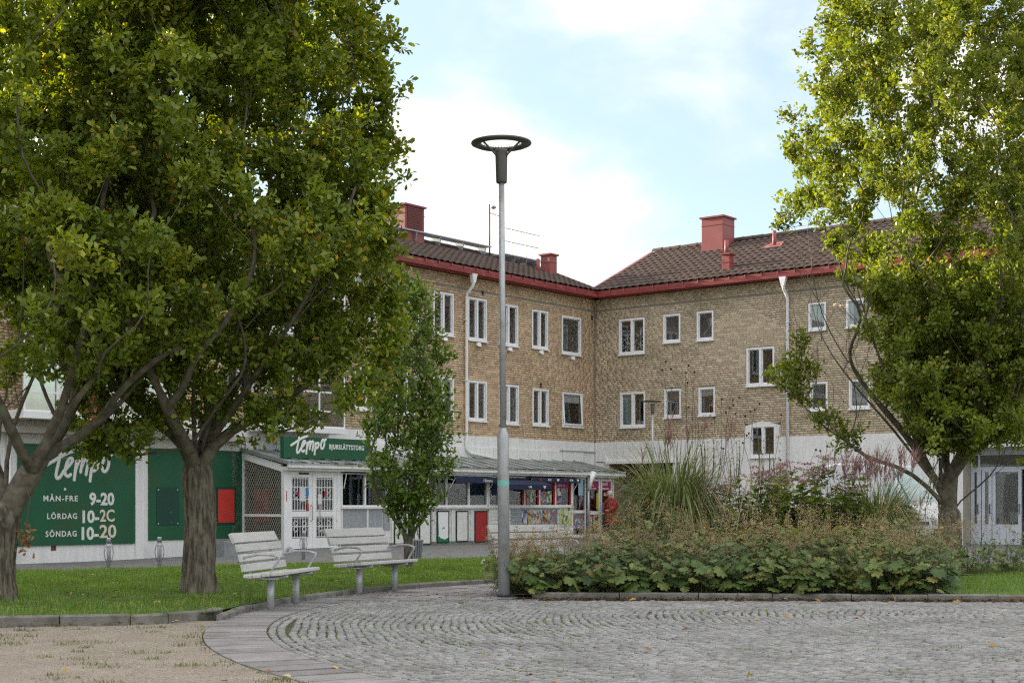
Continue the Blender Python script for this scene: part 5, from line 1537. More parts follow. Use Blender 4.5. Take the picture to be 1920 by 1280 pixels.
for body, x0, x1, yt, yb, m_, wgt in (('MÅN-FRE', 315, 708, 662, 725, 'letters', .02), ('9-20', 840, 1125, 632, 766, 'letters', .035), ('LÖRDAG', 358, 700, 865, 927, 'letters', .02), ('10-', 762, 952, 834, 968, 'letters', .035), ('2C', 962, 1128, 822, 955, 'letters_cream', .02),
                                     ('SÖNDAG', 340, 695, 1066, 1130, 'letters', .02), ('10-', 752, 946, 1024, 1160, 'letters', .035), ('20', 956, 1148, 996, 1140, 'letters_cream', .02)):
    A0, zb_ = sign_pt(x0, yb, .075); A1, _ = sign_pt(x1, yb, .075); zt_ = sign_pt((x0 + x1) / 2, yt, .075)[1]; zb_ = sign_pt((x0 + x1) / 2, yb, .075)[1]
    wall_text('lettering', body, FL, A0, zb_, zt_ - zb_, .072, M[m_], SGN, a1=A1, weight=wgt, space=1.25 if len(body) > 5 else 1.0, depth=.011)
A0, zz_ = sign_pt(562, 588, .07); MB(FL).box(A0 - .03, A0 + .03, .061, .066, zz_ - .03, zz_ + .03).build('bolt_cover', M['letters'], SGN)

SG2 = thing('board', 'plain green wall board with darker inset and red square behind the thick oak trunk', 'board', tuple(FL((18.3, .03, 1.5))))
a0, a1 = FL.a(455, .05), FL.a(279, .05)
z0_, z1_ = FL.at(350, 1011, .05)[1], FL.at(350, 842, .05)[1]
MB(FL).box(a0 + .02, a1, .022, .05, z0_, z1_).build('board_face', M['green_sign'], SG2)
r_ = rect(FL, 294, 913, 336, 984, .06); MB(FL).box(r_[0], r_[1], .051, .062, r_[2], r_[3]).build('inset_panel', M['green_sign2'], SG2)
for q in (r_[0] + .05, r_[1] - .05):
    for z in (r_[2] + .03, r_[3] - .08): MB(FL).box(q - .015, q + .015, .0625, .066, z, z + .03).build('screw', M['letters'], SG2)
r_ = rect(FL, 409, 917, 439, 979, .06); MB(FL).box(r_[0] - .06, r_[1] + .06, .051, .06, r_[2] - .06, r_[3] + .06).build('panel_frame', M['green_sign2'], SG2); MB(FL).box(r_[0], r_[1], .0605, .068, r_[2], r_[3]).build('red_panel', M['red_board'], SG2)

SG3 = thing('roof_sign', 'green shop sign with white lettering standing on the metal roof above the double door', 'sign', tuple(FK((1.5, -.35, 2.5))))
so = -.28
a0, a1 = ka(532, so), ka(694, so); z0_, z1_ = kz(612, 860, so), kz(612, 821, so)
MB(FK).box(a0, a1, so - .14, so, z0_, z1_).build('sign_box', M['green_sign'], SG3)
def sign3(zx, zy):
    px = 545 + (zx - 330) / 770 * 66; py = 816 + (zy - 130) / 380 * 37
    return FK.at(px, py, so)
logo(FK, sign3, SG3, so + .008, .036, M['letters'])
A0, A1 = ka(617, so), ka(682, so); zb_ = kz(650, 842.5, so); zt_ = kz(650, 834, so)
wall_text('lettering', 'BJURSLÄTTSTORG', FK, A0, zb_, zt_ - zb_, so + .014, M['letters'], SG3, a1=A1, weight=.03, space=1.2, depth=.013)
for a in (a0 + .3, a1 - .3): MB(FK).box(a, a + .04, so - .12, so - .02, zE + .08, z0_ + .02).build('sign_foot', M['panel_grey'], SG3)

# ------------------------------------------------------------------ street lamps
def make_lamp():
    t = thing('street_lamp', 'tall galvanised street lamp with ring head beside the planting bed', 'street lamp')
    MB().lathe([(.19, 0), (.19, .012), (.12, .02)], (0, 0, 0), 20).build('base_plate', M['grey_steel'], t)
    MB().lathe([(.085, .0), (.083, .045)], (0, 0, 0.0), 20).build('base_seal', M['dark'], t)
    MB().lathe([(.0775, .02), (.0775, 2.12), (.072, 2.17), (.046, 2.235), (.044, 2.25)], (0, 0, 0), 24).build('lower_pole', M['post_steel'], t, smooth=True)
    MB().lathe([(.0425, 2.22), (.038, 5.58)], (0, 0, 0), 20).build('upper_pole', M['post_steel'], t, smooth=True)
    MB().lathe([(.04, 5.485), (.066, 5.49), (.072, 5.51), (.083, 5.91), (.078, 5.93), (.02, 5.935)], (0, 0, 0), 24).build('lamp_body', M['lamp_dark'], t, smooth=True)
    ring = MB().lathe([(.27, 6.005), (.30, 5.988), (.345, 5.982), (.396, 6.004), (.402, 6.018), (.394, 6.032), (.30, 6.038), (.276, 6.03)], (0, 0, 0), 56, closed=True).build('ring', M['lamp_dark'], t, smooth=True)
    sp = MB()
    for k in range(46):
        a = 2 * math.pi * k / 46
        sp.tube([(.275 * math.cos(a), .275 * math.sin(a), 6.025), (.268 * math.cos(a), .268 * math.sin(a), 6.056)], [.004, .002], 4)
    sp.build('spike_strip', M['lamp_dark'], ring)
    for k in range(3):
        a = math.radians(200 + 120 * k)
        c, s_ = math.cos(a), math.sin(a)
        MB().tube([(.05 * c, .05 * s_, 5.80), (.09 * c, .09 * s_, 5.86), (.285 * c, .285 * s_, 6.015)], .015, 6).build('strut', M['lamp_dark'], t, smooth=True)
    return t
def copy_tree(o, parent=None):
    c = o.copy(); COL.objects.link(c); c.parent = parent
    for ch in o.children: copy_tree(ch, c)
    return c
lx, ly = ground(945, 1121)
lamp = make_lamp()
pb_ = MB(); nn_ = 22
rows_ = []
for i in range(nn_ + 1):
    a_ = math.radians(150 + 215 * i / nn_); q_ = min(1, 4 * min(i, nn_ - i) / nn_)
    rows_.append((a_, 1.52 - q_ * (.035 + .02 * math.sin(i * 1.7)), 1.52 + q_ * (.04 + .018 * math.sin(i * 2.3 + 1))))
pb_.add([(.0785 * math.cos(a_), .0785 * math.sin(a_), z_) for a_, z0q, z1q in rows_ for z_ in (z0q, z1q)], [(2 * i, 2 * i + 2, 2 * i + 3, 2 * i + 1) for i in range(nn_)])
pb_.build('paint_patch', M['turquoise'], lamp, smooth=True)
lamp.rotation_euler = (0, math.radians(-.35), math.radians(12))
lamp2 = make_lamp()
lamp2['label'] = 'small distant street lamp with ring head in front of the right brick wall'
y2 = 43.0; lamp2.location = ((1223.5 - 960) / F * y2, y2, 0); s_ = 4.26 / 6.03; lamp2.scale = (s_ * 1.02, s_ * 1.02, s_)
lamp.location = (lx, ly, 0)

# ------------------------------------------------------------------ benches
def make_bench(label):
    t = thing('park_bench', label, 'bench', group='park benches round the square')
    L = 1.52
    def slat(c, tilt, w, th, name, l=L):
        mb = MB()
        mb.box(-l / 2, l / 2, -w / 2, w / 2, -th / 2, th / 2)
        ca, sa = math.cos(tilt), math.sin(tilt)
        mb.v = [(x, c[0] + y * ca - z * sa, c[1] + y * sa + z * ca) for x, y, z in mb.v]
        mb.build(name, M['bench_wood'], t, bevel=.006)
    # seat, back to front
    for (y, z, ti) in ((-.165, .405, -.10), (-.055, .41, .04), (.055, .425, .08), (.175, .437, .05)):
        slat((y, z), ti, .10 if y < .1 else .125, .042, 'seat_slat')
    for (y, z, ti) in ((-.225, .50, 1.78), (-.255, .615, 1.84), (-.29, .73, 1.86)):
        slat((y, z), ti, .092, .042, 'back_slat')
    slat((-.355, .845, ), 2.02, .125, .046, 'back_slat')
    for x in (-.47, .47):
        MB().lathe([(.043, -.02), (.043, .385)], (x, .02, 0), 14).build('leg', M['post_steel'], t, smooth=True)
        MB().lathe([(.09, 0), (.09, .008)], (x, .02, 0), 14).build('foot_plate', M['grey_steel'], t)
        fr_ = MB()
        fr_.tube([(x, .23, .40), (x, .05, .378), (x, -.14, .365), (x, -.215, .385), (x, -.25, .47), (x, -.29, .6), (x, -.335, .75), (x, -.40, .89)], .016, 6)
        fr_.build('bracket', M['post_steel'], t, smooth=True)
        ar = MB()
        xo = x + (.235 if x > 0 else -.235)
        ar.tube([(xo, -.30, .575), (xo, -.22, .625), (xo, -.05, .66), (xo, .12, .655), (xo, .205, .63), (xo, .19, .585), (xo, .13, .50), (xo, .10, .45), (xo, .09, .395)], .014, 8)
        ar.build('armrest', M['post_steel'], t, smooth=True)
        fx = MB(); fx.box(xo - .015, xo + .015, -.2, .2, .375, .388); fx.build('arm_bracket', M['post_steel'], t)
    return t
def put_bench(o, x, y):
    o.location = (x, y, 0)
    f_ = math.atan2(PC[1] - y, PC[0] - x)     # faces the middle of the square
    o.rotation_euler = (0, 0, f_ - math.pi / 2)
b1_ = make_bench('leftmost white slatted bench seen from the side, near the thick oak trunk'); put_bench(b1_, -2.78, 17.75)
b2_ = copy_tree(b1_); b2_['label'] = 'middle white slatted bench standing before the double shop door'; put_bench(b2_, -1.90, 20.55)
b3_ = copy_tree(b1_); b3_['label'] = 'white slatted bench half hidden behind the lamp post and planting bed'; put_bench(b3_, .42, 23.55)

# ------------------------------------------------------------------ bollards, planter, bin
def make_bollard(label, x, y):
    t = thing('bollard', label, 'bollard', group='steel loop bollards along the street')
    MB().lathe([(.038, -.15), (.038, .50), (.03, .505)], (0, 0, 0), 14).build('post', M['grey_steel'], t, smooth=True)
    MB().lathe([(.042, .46), (.042, .54), (.036, .56)], (0, 0, 0), 14).build('cap', M['grey_steel'], t, smooth=True)
    MB().lathe([(.043, .40), (.043, .445)], (0, 0, 0), 14).build('reflector', M['paper'], t, smooth=True)
    for a in (0, math.pi / 2):
        l_ = MB(); c, s_ = math.cos(a), math.sin(a)
        for sg in (-1, 1):
            l_.tube([(sg * .035 * c, sg * .035 * s_, .13), (sg * .065 * c, sg * .065 * s_, .2), (sg * .082 * c, sg * .082 * s_, .3), (sg * .066 * c, sg * .066 * s_, .4), (sg * .035 * c, sg * .035 * s_, .47)], .008, 6)
        l_.build('loop', M['grey_steel'], t, smooth=True)
    t.location = (x, y, dip(x, y)); t.rotation_euler = (0, 0, .3)
    t.scale = (1.05, 1.05, 1.12)
    return t
bx, by = ground(204, 1069, -.04); bo1 = make_bollard('steel loop bollard in front of the large green opening hours sign', bx, by)
for (px, py, lab) in ((299, 1066, 'steel loop bollard between the green sign and the thick oak trunk'), (569, 1049, 'steel loop bollard in front of the white double shop door')):
    bx, by = ground(px, py, -.03); c = copy_tree(bo1); c['label'] = lab; c.location = (bx, by, dip(bx, by))
pb = thing('planter', 'low grey stone planter box at the corner of the shop pavilion', 'planter', (-7.25, 38.3, 0))
FP = Frame((-7.45, 38.0, dip(-7.4, 38)), (SU, CU), (CU, -SU))
MB(FP).box(-.25, .55, -.3, .3, -.05, .40).build('planter_body', M['planter'], pb, bevel=.01)
MB(FP).box(-.19, .49, -.24, .24, .402, .41).build('soil', M['earth'], pb)
bnx, bny = ground(776, 1050)
bn = thing('litter_bin', 'dark grey slatted litter bin behind the slender young oak', 'bin', (bnx, bny, 0))
MB().lathe([(.15, .0), (.19, .44), (.17, .44), (.165, .38)], (bnx, bny, 0), 14).build('bin_body', M['bin'], bn)
sl_ = MB()
for k in range(20):
    a = 2 * math.pi * k / 20
    sl_.tube([(bnx + .158 * math.cos(a), bny + .158 * math.sin(a), .01), (bnx + .20 * math.cos(a), bny + .20 * math.sin(a), .45)], .016, 4)
sl_.build('bin_staves', M['planter'], bn)
MB().lathe([(.2, .44), (.2, .46), (.16, .46)], (bnx, bny, 0), 20).build('bin_rim', M['grey_steel'], bn)

# ------------------------------------------------------------------ parked van beyond the flower bed
VO = 6.2
va0, va1 = FR.a(1566, VO), FR.a(1773, VO)
FV = Frame(tuple(FR((va0, VO, 0))), FR.M[0][:2], FR.M[1][:2])
VL = va1 - va0; VH = FR.at(1680, 868, VO)[1]; VW = .85
van = thing('van', 'white van parked behind the tall grasses beside the right oak', 'van', tuple(FV((VL / 2, 0, 0))))
side_ = [(0, .35), (0.02, VH * .8), (.12, VH - .06), (.35, VH), (VL - 1.65, VH), (VL - 1.25, VH - .08), (VL - .62, 1.25), (VL - .12, .98), (VL, .78), (VL - .02, .35), (VL - .55, .33), (VL - 1.15, .33), (1.2, .33), (.5, .33)]
MB(FV).prism(side_, -VW, VW).build('body', M['van_white'], van, bevel=.04)
wsx = [(VL - 1.20, VH - .13), (VL - .66, 1.30)]
ws = MB(FV); ws.quad((wsx[0][0] + .02, VW - .1, wsx[0][1] + .02), (wsx[1][0] + .02, VW - .06, wsx[1][1] + .02), (wsx[1][0] + .02, -VW + .06, wsx[1][1] + .02), (wsx[0][0] + .02, -VW + .1, wsx[0][1] + .02)); ws.build('windscreen', M['pale_glass'], van)
MB(FV).prism([(VL - 1.32, 1.35), (VL - .86, 1.35), (VL - 1.10, VH - .55), (VL - 1.32, VH - .55)], VW + .002, VW + .008).build('side_window', M['pale_glass'], van)
MB(FV).prism([(VL - 1.10, VH - .2), (VL - 1.06, VH - .2), (VL - .62, 1.25), (VL - .66, 1.25)], VW + .002, VW + .01).build('stripe', M['van_teal'], van)
MB(FV).box(.1, VL - .1, VW + .002, VW + .02, .7, .78).build('side_moulding', M['dark'], van)
MB(FV).box(VL - .03, VL + .03, -VW + .1, VW - .1, .38, .6).build('bumper', M['dark'], van)
for sgn in (-1, 1): MB(FV).box(VL - .1, VL + .012, sgn * .72 - .12, sgn * .72 + .12, .72, .88).build('headlight', M['glass_balcony'], van)
for a in (.85, VL - .85):
    for sgn in (-1, 1):
        wmb = MB(FV); c = (a, sgn * (VW - .08), .32)
        P_ = [(.32 * math.cos(t_), .32 * math.sin(t_)) for t_ in np.linspace(0, 2 * math.pi, 20, endpoint=False)]
        wmb.prism([(c[0] + x, c[2] + z) for x, z in P_], c[1] - .11, c[1] + .11)
        wo = wmb.build('wheel', M['dark'], van)
        r2 = MB(FV); r2.prism([(c[0] + x * .62, c[2] + z * .62) for x, z in P_], c[1] + sgn * .1, c[1] + sgn * .12); r2.build('rim', M['grey_steel'], wo)

# ------------------------------------------------------------------ person in a red coat at the far shop door
def skin_mesh(name, joints, edges, root, sub=2):
    me = bpy.data.meshes.new(name); me.from_pydata([j[:3] for j in joints], edges, [])
    o = bpy.data.objects.new(name, me); COL.objects.link(o)
    sm = o.modifiers.new('skin', 'SKIN'); sm.use_smooth_shade = True
    for i, j in enumerate(joints):
        sv = me.skin_vertices[0].data[i]; sv.radius = (j[3], j[4] if len(j) > 4 else j[3]); sv.use_root = (i == root)
    ss = o.modifiers.new('sub', 'SUBSURF'); ss.levels = sub; ss.render_levels = sub
    bpy.context.view_layer.update()
    m2 = bpy.data.meshes.new_from_object(o.evaluated_get(bpy.context.evaluated_depsgraph_get()))
    bpy.data.objects.remove(o)
    return m2
pu = ka(1147.5, .42)
FPn = Frame(tuple(FK((pu, .42, 0))), (-SU, -CU), (CU, -SU))     # +a = towards the left of the picture (facing), b = towards us
per = thing('person', 'white haired person in a long red coat leaning towards the far shop door', 'person', tuple(FPn((0, 0, 0))))
J = [(0, 0, .92, .13, .10), (.02, 0, 1.12, .13, .10), (.07, 0, 1.32, .15, .10), (.10, 0, 1.42, .06), (.13, 0, 1.50, .075), (.14, 0, 1.58, .085), (.13, 0, 1.66, .05),
     (0, .09, .88, .085), (.02, .10, .50, .06), (-.02, .10, .08, .045), (.12, .10, .04, .04),
     (0, -.09, .88, .085), (-.04, -.10, .50, .06), (-.10, -.10, .09, .045), (.04, -.10, .04, .04),
     (.08, .19, 1.34, .055), (.20, .22, 1.10, .045), (.40, .14, 1.02, .033), (.46, .12, 1.02, .035, .02),
     (.08, -.19, 1.34, .055), (.06, -.23, 1.08, .045), (.20, -.20, .92, .033), (.25, -.19, .89, .035, .02)]
E = [(0, 1), (1, 2), (2, 3), (3, 4), (4, 5), (5, 6), (0, 7), (7, 8), (8, 9), (9, 10), (0, 11), (11, 12), (12, 13), (13, 14), (2, 15), (15, 16), (16, 17), (17, 18), (2, 19), (19, 20), (20, 21), (21, 22)]
for b, dy in ((18, 1), (22, 1)):
    p = J[b]
    for i in range(4):
        k = len(J); J.append((p[0] + .05, p[1] - .03 + .02 * i, p[2] + .005, .009)); J.append((p[0] + .085 - .008 * abs(i - 1), p[1] - .032 + .021 * i, p[2] - .012, .008)); E += [(b, k), (k, k + 1)]
    k = len(J); J.append((p[0] + .01, p[1] - .05, p[2] + .02, .01)); J.append((p[0] + .05, p[1] - .065, p[2] + .02, .009)); E += [(b, k), (k, k + 1)]
k = len(J); J.append((.225, 0, 1.565, .012)); E.append((5, k))
bm_ = skin_mesh('body', J, E, 0)
vv = np.array([tuple(v.co) for v in bm_.vertices]); vv = FPn(vv)
for v_, c in zip(bm_.vertices, vv): v_.co = c
bo = mesh_obj('body', bm_, M['skin'], per)
def garment(rings, name, m, n=18):
    mb = MB(FPn); k0 = 0
    for (ca_, cb_, z, ra, rb_) in rings:
        for j in range(n):
            t_ = 2 * math.pi * j / n; mb.v.append((ca_ + ra * math.cos(t_) * (1 + .04 * math.sin(5 * t_)), cb_ + rb_ * math.sin(t_), z))
    for i in range(len(rings) - 1):
        for j in range(n): mb.f.append((i * n + j, i * n + (j + 1) % n, (i + 1) * n + (j + 1) % n, (i + 1) * n + j))
    mb.build(name, m, bo, smooth=True)
garment([(.0, 0, .52, .24, .27), (0, 0, .75, .22, .26), (.01, 0, 1.0, .19, .23), (.03, 0, 1.15, .19, .24), (.06, 0, 1.32, .18, .25), (.08, 0, 1.40, .14, .19), (.10, 0, 1.46, .085, .09)], 'coat', M['coat'])
for jj in ((15, 16, 17), (19, 20, 21)):
    q = [J[i][:3] for i in jj]; MB(FPn).tube([(q[0][0] - .02, q[0][1] * .75, q[0][2] + .02), q[0], q[1], q[2]], [.08, .085, .07, .055], 10).build('sleeve', M['coat'], bo, smooth=True)
for jj in ((7, 8, 9), (11, 12, 13)):
    q = [J[i][:3] for i in jj]; MB(FPn).tube(q, [.10, .08, .07], 10).build('trouser_leg', M['trousers'], bo, smooth=True)
for i in (10, 14): q = J[i]; MB(FPn).tube([(q[0] - .17, q[1], .05), (q[0] - .05, q[1], .06), (q[0] + .06, q[1], .04)], [.05, .055, .045], 8).build('shoe', M['dark'], bo, smooth=True)
MB(FPn).lathe([(.092, -.07), (.108, -.01), (.105, .05), (.07, .10), (.02, .118)], (.115, 0, 1.60), 14).build('hair', M['hair'], bo, smooth=True)
# ------------------------------------------------------------------ vegetation
from mathutils import noise
def leaf_shape(kind):
    if kind == 'oak':     # lobed leaf, folded a little along the midrib
        up = [(0, .0), (.24, .19), (.36, .10), (.58, .28), (.72, .15), (1.0, .03)]
    elif kind == 'oak_s':
        up = [(0, 0), (.3, .21), (.44, .13), (.72, .26), (1, 0)]
    elif kind == 'oak_f':
        up = [(0, 0), (.38, .21), (.74, .27), (1.0, 0)]
    else:
        up = [(0, 0), (.35, .2), (.7, .2), (1, 0)]
    v = [(x, y, y * .4) for x, y in up] + [(x, -y, y * .4) for x, y in up[-2:0:-1]]
    return np.array(v, float), np.array([list(range(len(v)))], int)

def norm(a): return a / (np.linalg.norm(a, axis=-1, keepdims=True) + 1e-9)
def scatter(shape, pos, axis, nrm, size, rnd=None):
    V, Fc = shape
    x = norm(axis); z = norm(nrm - x * np.sum(nrm * x, 1, keepdims=True)); y = np.cross(z, x)
    v = pos[:, None] + size[:, None, None] * (V[None, :, 0:1] * x[:, None] + V[None, :, 1:2] * y[:, None] + V[None, :, 2:3] * z[:, None])
    f = (np.arange(len(pos))[:, None, None] * len(V) + Fc[None]).reshape(-1, Fc.shape[1])
    rnd = NR.random(len(pos)) if rnd is None else rnd
    return v.reshape(-1, 3), f, np.repeat(rnd, len(Fc))
def join(parts):
    vs, fs, rs, k = [], [], [], 0
    for v, f, r in parts: vs.append(v); fs.append(f + k); rs.append(r); k += len(v)
    return np.concatenate(vs), np.concatenate(fs), np.concatenate(rs)

def grow_tree(name, label, base, trunk, limbs, env, zr, nclump, per, size, kind, m, seed, trunk_r, spread=.30, steep=1.0, bare=None, sparse=None, axis=None, min_r=.0045, shell=.55, extra=(), group=None, gap=None):
    """trunk and limbs as given, then a branch to every leaf clump in the crown's volume"""
    rr = random.Random(seed); nr = np.random.default_rng(seed)
    pos, par = [], []
    def chain(pts, p0=None, step=.3):
        idx = []
        prev = p0
        for i, p in enumerate(pts):
            if prev is None:
                pos.append(np.array(p, float)); par.append(-1); prev = len(pos) - 1; idx.append(prev); continue
            a = pos[prev]; b = np.array(p, float); d = np.linalg.norm(b - a); n = max(1, int(d / step))
            for k in range(1, n + 1):
                q = a + (b - a) * k / n + (nr.normal(0, .018, 3) if k < n else 0)
                pos.append(q); par.append(prev); prev = len(pos) - 1; idx.append(prev)
        return idx
    base = np.array(base, float)
    tr = chain([base + np.array(p) for p in trunk], None, .25)
    ntr = len(pos)
    for start, pts in limbs:
        d = [np.linalg.norm(pos[i] - (base + np.array(start))) for i in range(len(pos))]
        chain([base + np.array(p) for p in pts], int(np.argmin(d)), .3)
    ax = axis or (lambda z: (0, 0))
    targets = []
    tries = 0
    while len(targets) < nclump and tries < nclump * 30:
        tries += 1
        z = rr.uniform(*zr); az = rr.uniform(0, 2 * math.pi)
        rmax = env(z, az)
        if rmax <= 0: continue
        if rr.random() > (rmax / 2.9) ** 1.0: continue
        q = (shell + (1 - shell) * rr.random()) if rr.random() < .72 else math.sqrt(rr.random())
        cx, cy = ax(z)
        p = base + np.array((cx + rmax * q * math.cos(az), cy + rmax * q * math.sin(az), z))
        if gap and gap(p): continue
        targets.append((p, bool(bare and bare(p)), 1.0))
    for e in extra: targets.append((np.array(e[:3], float), len(e) > 3 and e[3], .22))
    targets.sort(key=lambda t: t[0][2] + .5 * np.linalg.norm(t[0][:2] - base[:2]) + (100 if t[2] < 1 else 0))
    tip, tipw = [], []
    PA = np.empty((60000, 3)); PA[:len(pos)] = pos
    for p, b, wt in targets:
        P = PA[:len(pos)]
        d = p - P; hd = np.hypot(d[:, 0], d[:, 1]); dist = np.linalg.norm(d, axis=1)
        cost = dist + 3.0 * np.maximum(0, steep * hd - d[:, 2]) + np.where(np.arange(len(P)) < ntr - 1, 3.0, 0)
        i = int(np.argmin(cost)); a = P[i]
        c = a + (p - a) * np.array((.62, .62, .36))
        n = max(2, int(dist[i] / .22)); prev = i
        for k in range(1, n + 1):
            t = k / n; q = (1 - t) ** 2 * a + 2 * t * (1 - t) * c + t * t * p + (nr.normal(0, .022, 3) if k < n else 0)
            PA[len(pos)] = q; pos.append(q); par.append(prev); prev = len(pos) - 1
        tip.append((prev, b)); tipw.append(.6 if b else wt)
    N = len(pos); w = np.zeros(N)
    for (t_, b), q in zip(tip, tipw): w[t_] += q
    for i in range(N - 1, 0, -1):
        if w[i] == 0: w[i] = .15
        w[par[i]] += w[i]
    PZ = np.array(pos)[:, 2] - base[2]; t0 = trunk[-1][2]
    tp = np.clip((PZ - t0) / 4.5, 0, 1); rad = np.maximum(trunk_r * (w / w[0]) ** (.52 + .13 * tp) * (1 - .3 * tp), min_r)
    rad = np.maximum(rad * np.where(np.arange(N) < ntr, 1, 1.06 - .24 * tp), min_r)
    for i in range(ntr): rad[i] = max(rad[i], trunk_r * (.96 - .10 * (i / max(1, ntr - 1)) ** 2))
    kids = [[] for _ in range(N)]
    for i in range(1, N): kids[par[i]].append(i)
    root = thing(name, label, 'tree', tuple(base), group)
    big, small = MB(), MB()
    starts = [(0, None)]
    while starts:
        i, p = starts.pop()
        line, r_ = ([pos[p]], [min(rad[i] * 1.15, rad[p])]) if p is not None else ([], [])
        if p is not None and 2 <= p < ntr: line, r_ = [pos[par[p]]] + line, [r_[0]] + r_
        while True:
            line.append(pos[i]); r_.append(rad[i])
            if not kids[i]: break
            ks = sorted(kids[i], key=lambda k: -w[k])
            for k in ks[1:]: starts.append((k, i))
            i = ks[0]
        if p is None:
            for k in range(len(r_)):   # root flare
                h = line[k][2] - base[2]; r_[k] *= 1 + .24 * math.exp(-max(h, 0) / .2)
            # split the trunk off as its own part
            kk = max([k for k in range(len(line)) if line[k][2] - base[2] <= trunk[-1][2] + .05] or [1])
            line[0] = line[0] - np.array((0, 0, .12))
            tl_, tr_ = line[:kk + 1], r_[:kk + 1]
            sn = max(6, int((tl_[-1][2] - tl_[0][2]) / .045)); q_ = np.linspace(0, len(tl_) - 1, sn)
            tl_ = [np.array([np.interp(t, range(len(tl_)), [p_[d] for p_ in tl_]) for d in range(3)]) for t in q_]
            tr_ = list(np.interp(q_, range(len(tr_)), tr_)); trunk_line = tl_
            for q, f_ in zip(range(1, 5), (.62, .84, .94, .98)): tr_[-q] *= f_
            big.tube(tl_, tr_, 52, caps=False)
            k2 = max(kk - 1, 0); line, r_ = line[k2:], [min(q, trunk_r * .86) for q in r_[k2:]]
            if len(line) < 2: continue
        mx_ = max(r_)
        for _ in range(2):
            line = [line[0]] + [(line[k - 1] + 2 * line[k] + line[k + 1]) / 4 for k in range(1, len(line) - 1)] + [line[-1]]
        r_ = list(r_); r_[-1] *= .5
        small.tube(line, r_, 9 if mx_ > .07 else (6 if mx_ > .025 else 4), caps=False)
    tm = big.mesh('trunk', smooth=True)
    TZ = [p_[2] for p_ in trunk_line]; TX = [p_[0] for p_ in trunk_line]; TY = [p_[1] for p_ in trunk_line]
    for v_ in tm.vertices:   # fissured bark, root buttresses at the foot
        c = v_.co; tx_, ty_ = np.interp(c.z, TZ, TX), np.interp(c.z, TZ, TY); a = math.atan2(c.y - ty_, c.x - tx_)
        cx_, sx_ = math.cos(a), math.sin(a); hh = c.z - base[2]
        r1 = noise.noise(Vector((cx_ * 5.5, sx_ * 5.5, c.z * 1.1 + seed))); r2 = noise.noise(Vector((cx_ * 11, sx_ * 11, c.z * 2.6 + seed)))
        k = 1 + .10 * (abs(r1) * 1.6 - .35) + .05 * r2 + .16 * math.exp(-max(hh, 0) / .16) * math.sin(a * 5 + seed)
        k = 1 + (k - 1) * min(1, max(0, (TZ[-1] - c.z) / .3))
        v_.co = (tx_ + (c.x - tx_) * k, ty_ + (c.y - ty_) * k, c.z)
    tko = mesh_obj('trunk', tm, M['bark'], root)
    mesh_obj('limbs', small.mesh('limbs', smooth=True), M['twig'], root)
    # leaves
    parts = []
    shp = leaf_shape(kind)
    tips = np.array([pos[t_] for t_, b in tip if not b])
    n = len(tips)
    out = tips - (base + np.array((0, 0, 1)))[None]; out[:, 2] *= .15; out = norm(out)
    K = 7
    td = norm(out[:, None] * .40 + np.array((0, 0, .85)) + nr.normal(0, .5, (n, K, 3)))      # twigs of each clump
    cs = nr.uniform(.75, 1.25, n)
    if sparse is not None: pers = np.array([per * sparse(p) for p in tips])
    else: pers = np.full(n, per)
    cnt = np.maximum(4, (pers * cs ** 2).astype(int))
    ci = np.repeat(np.arange(n), cnt); L = len(ci)
    ki = nr.integers(0, K, L)
    dirs = td[ci, ki]
    s = nr.random(L) ** .6
    p = tips[ci] + dirs * (s * spread * 1.25 * cs[ci])[:, None] - out[ci] * .06 + nr.normal(0, .045, (L, 3))
    p[:, 2] -= .05
    axd = norm(dirs * .5 + nr.normal(0, .55, (L, 3)) + np.array((0, 0, -.1)))
    nm = norm(np.array((0, 0, .75)) + out[ci] * .45 + nr.normal(0, .5, (L, 3)))
    sz = size * nr.uniform(.7, 1.25, L)
    tone = nr.random(n)
    rv = np.clip(.62 * nr.random(L) + .38 * tone[ci], 0, .965)
    dead = nr.random(n) < .012
    rv = np.where(dead[ci] & (nr.random(L) < .5), .999, rv)
    v, f, r = scatter(shp, p, axd, nm, sz, rv)
    co = mesh_obj('crown', np_mesh('crown', v, f, r), m, root)
    co['kind'] = 'stuff'
    return root

def interp_env(tab):
    zs_ = [t[0] for t in tab]; rs_ = [t[1] for t in tab]
    return lambda z, az: float(np.interp(z, zs_, rs_, left=0, right=0)) * (1 + .05 * math.sin(3 * az + z) + .04 * math.sin(5 * az - 1.7 * z))

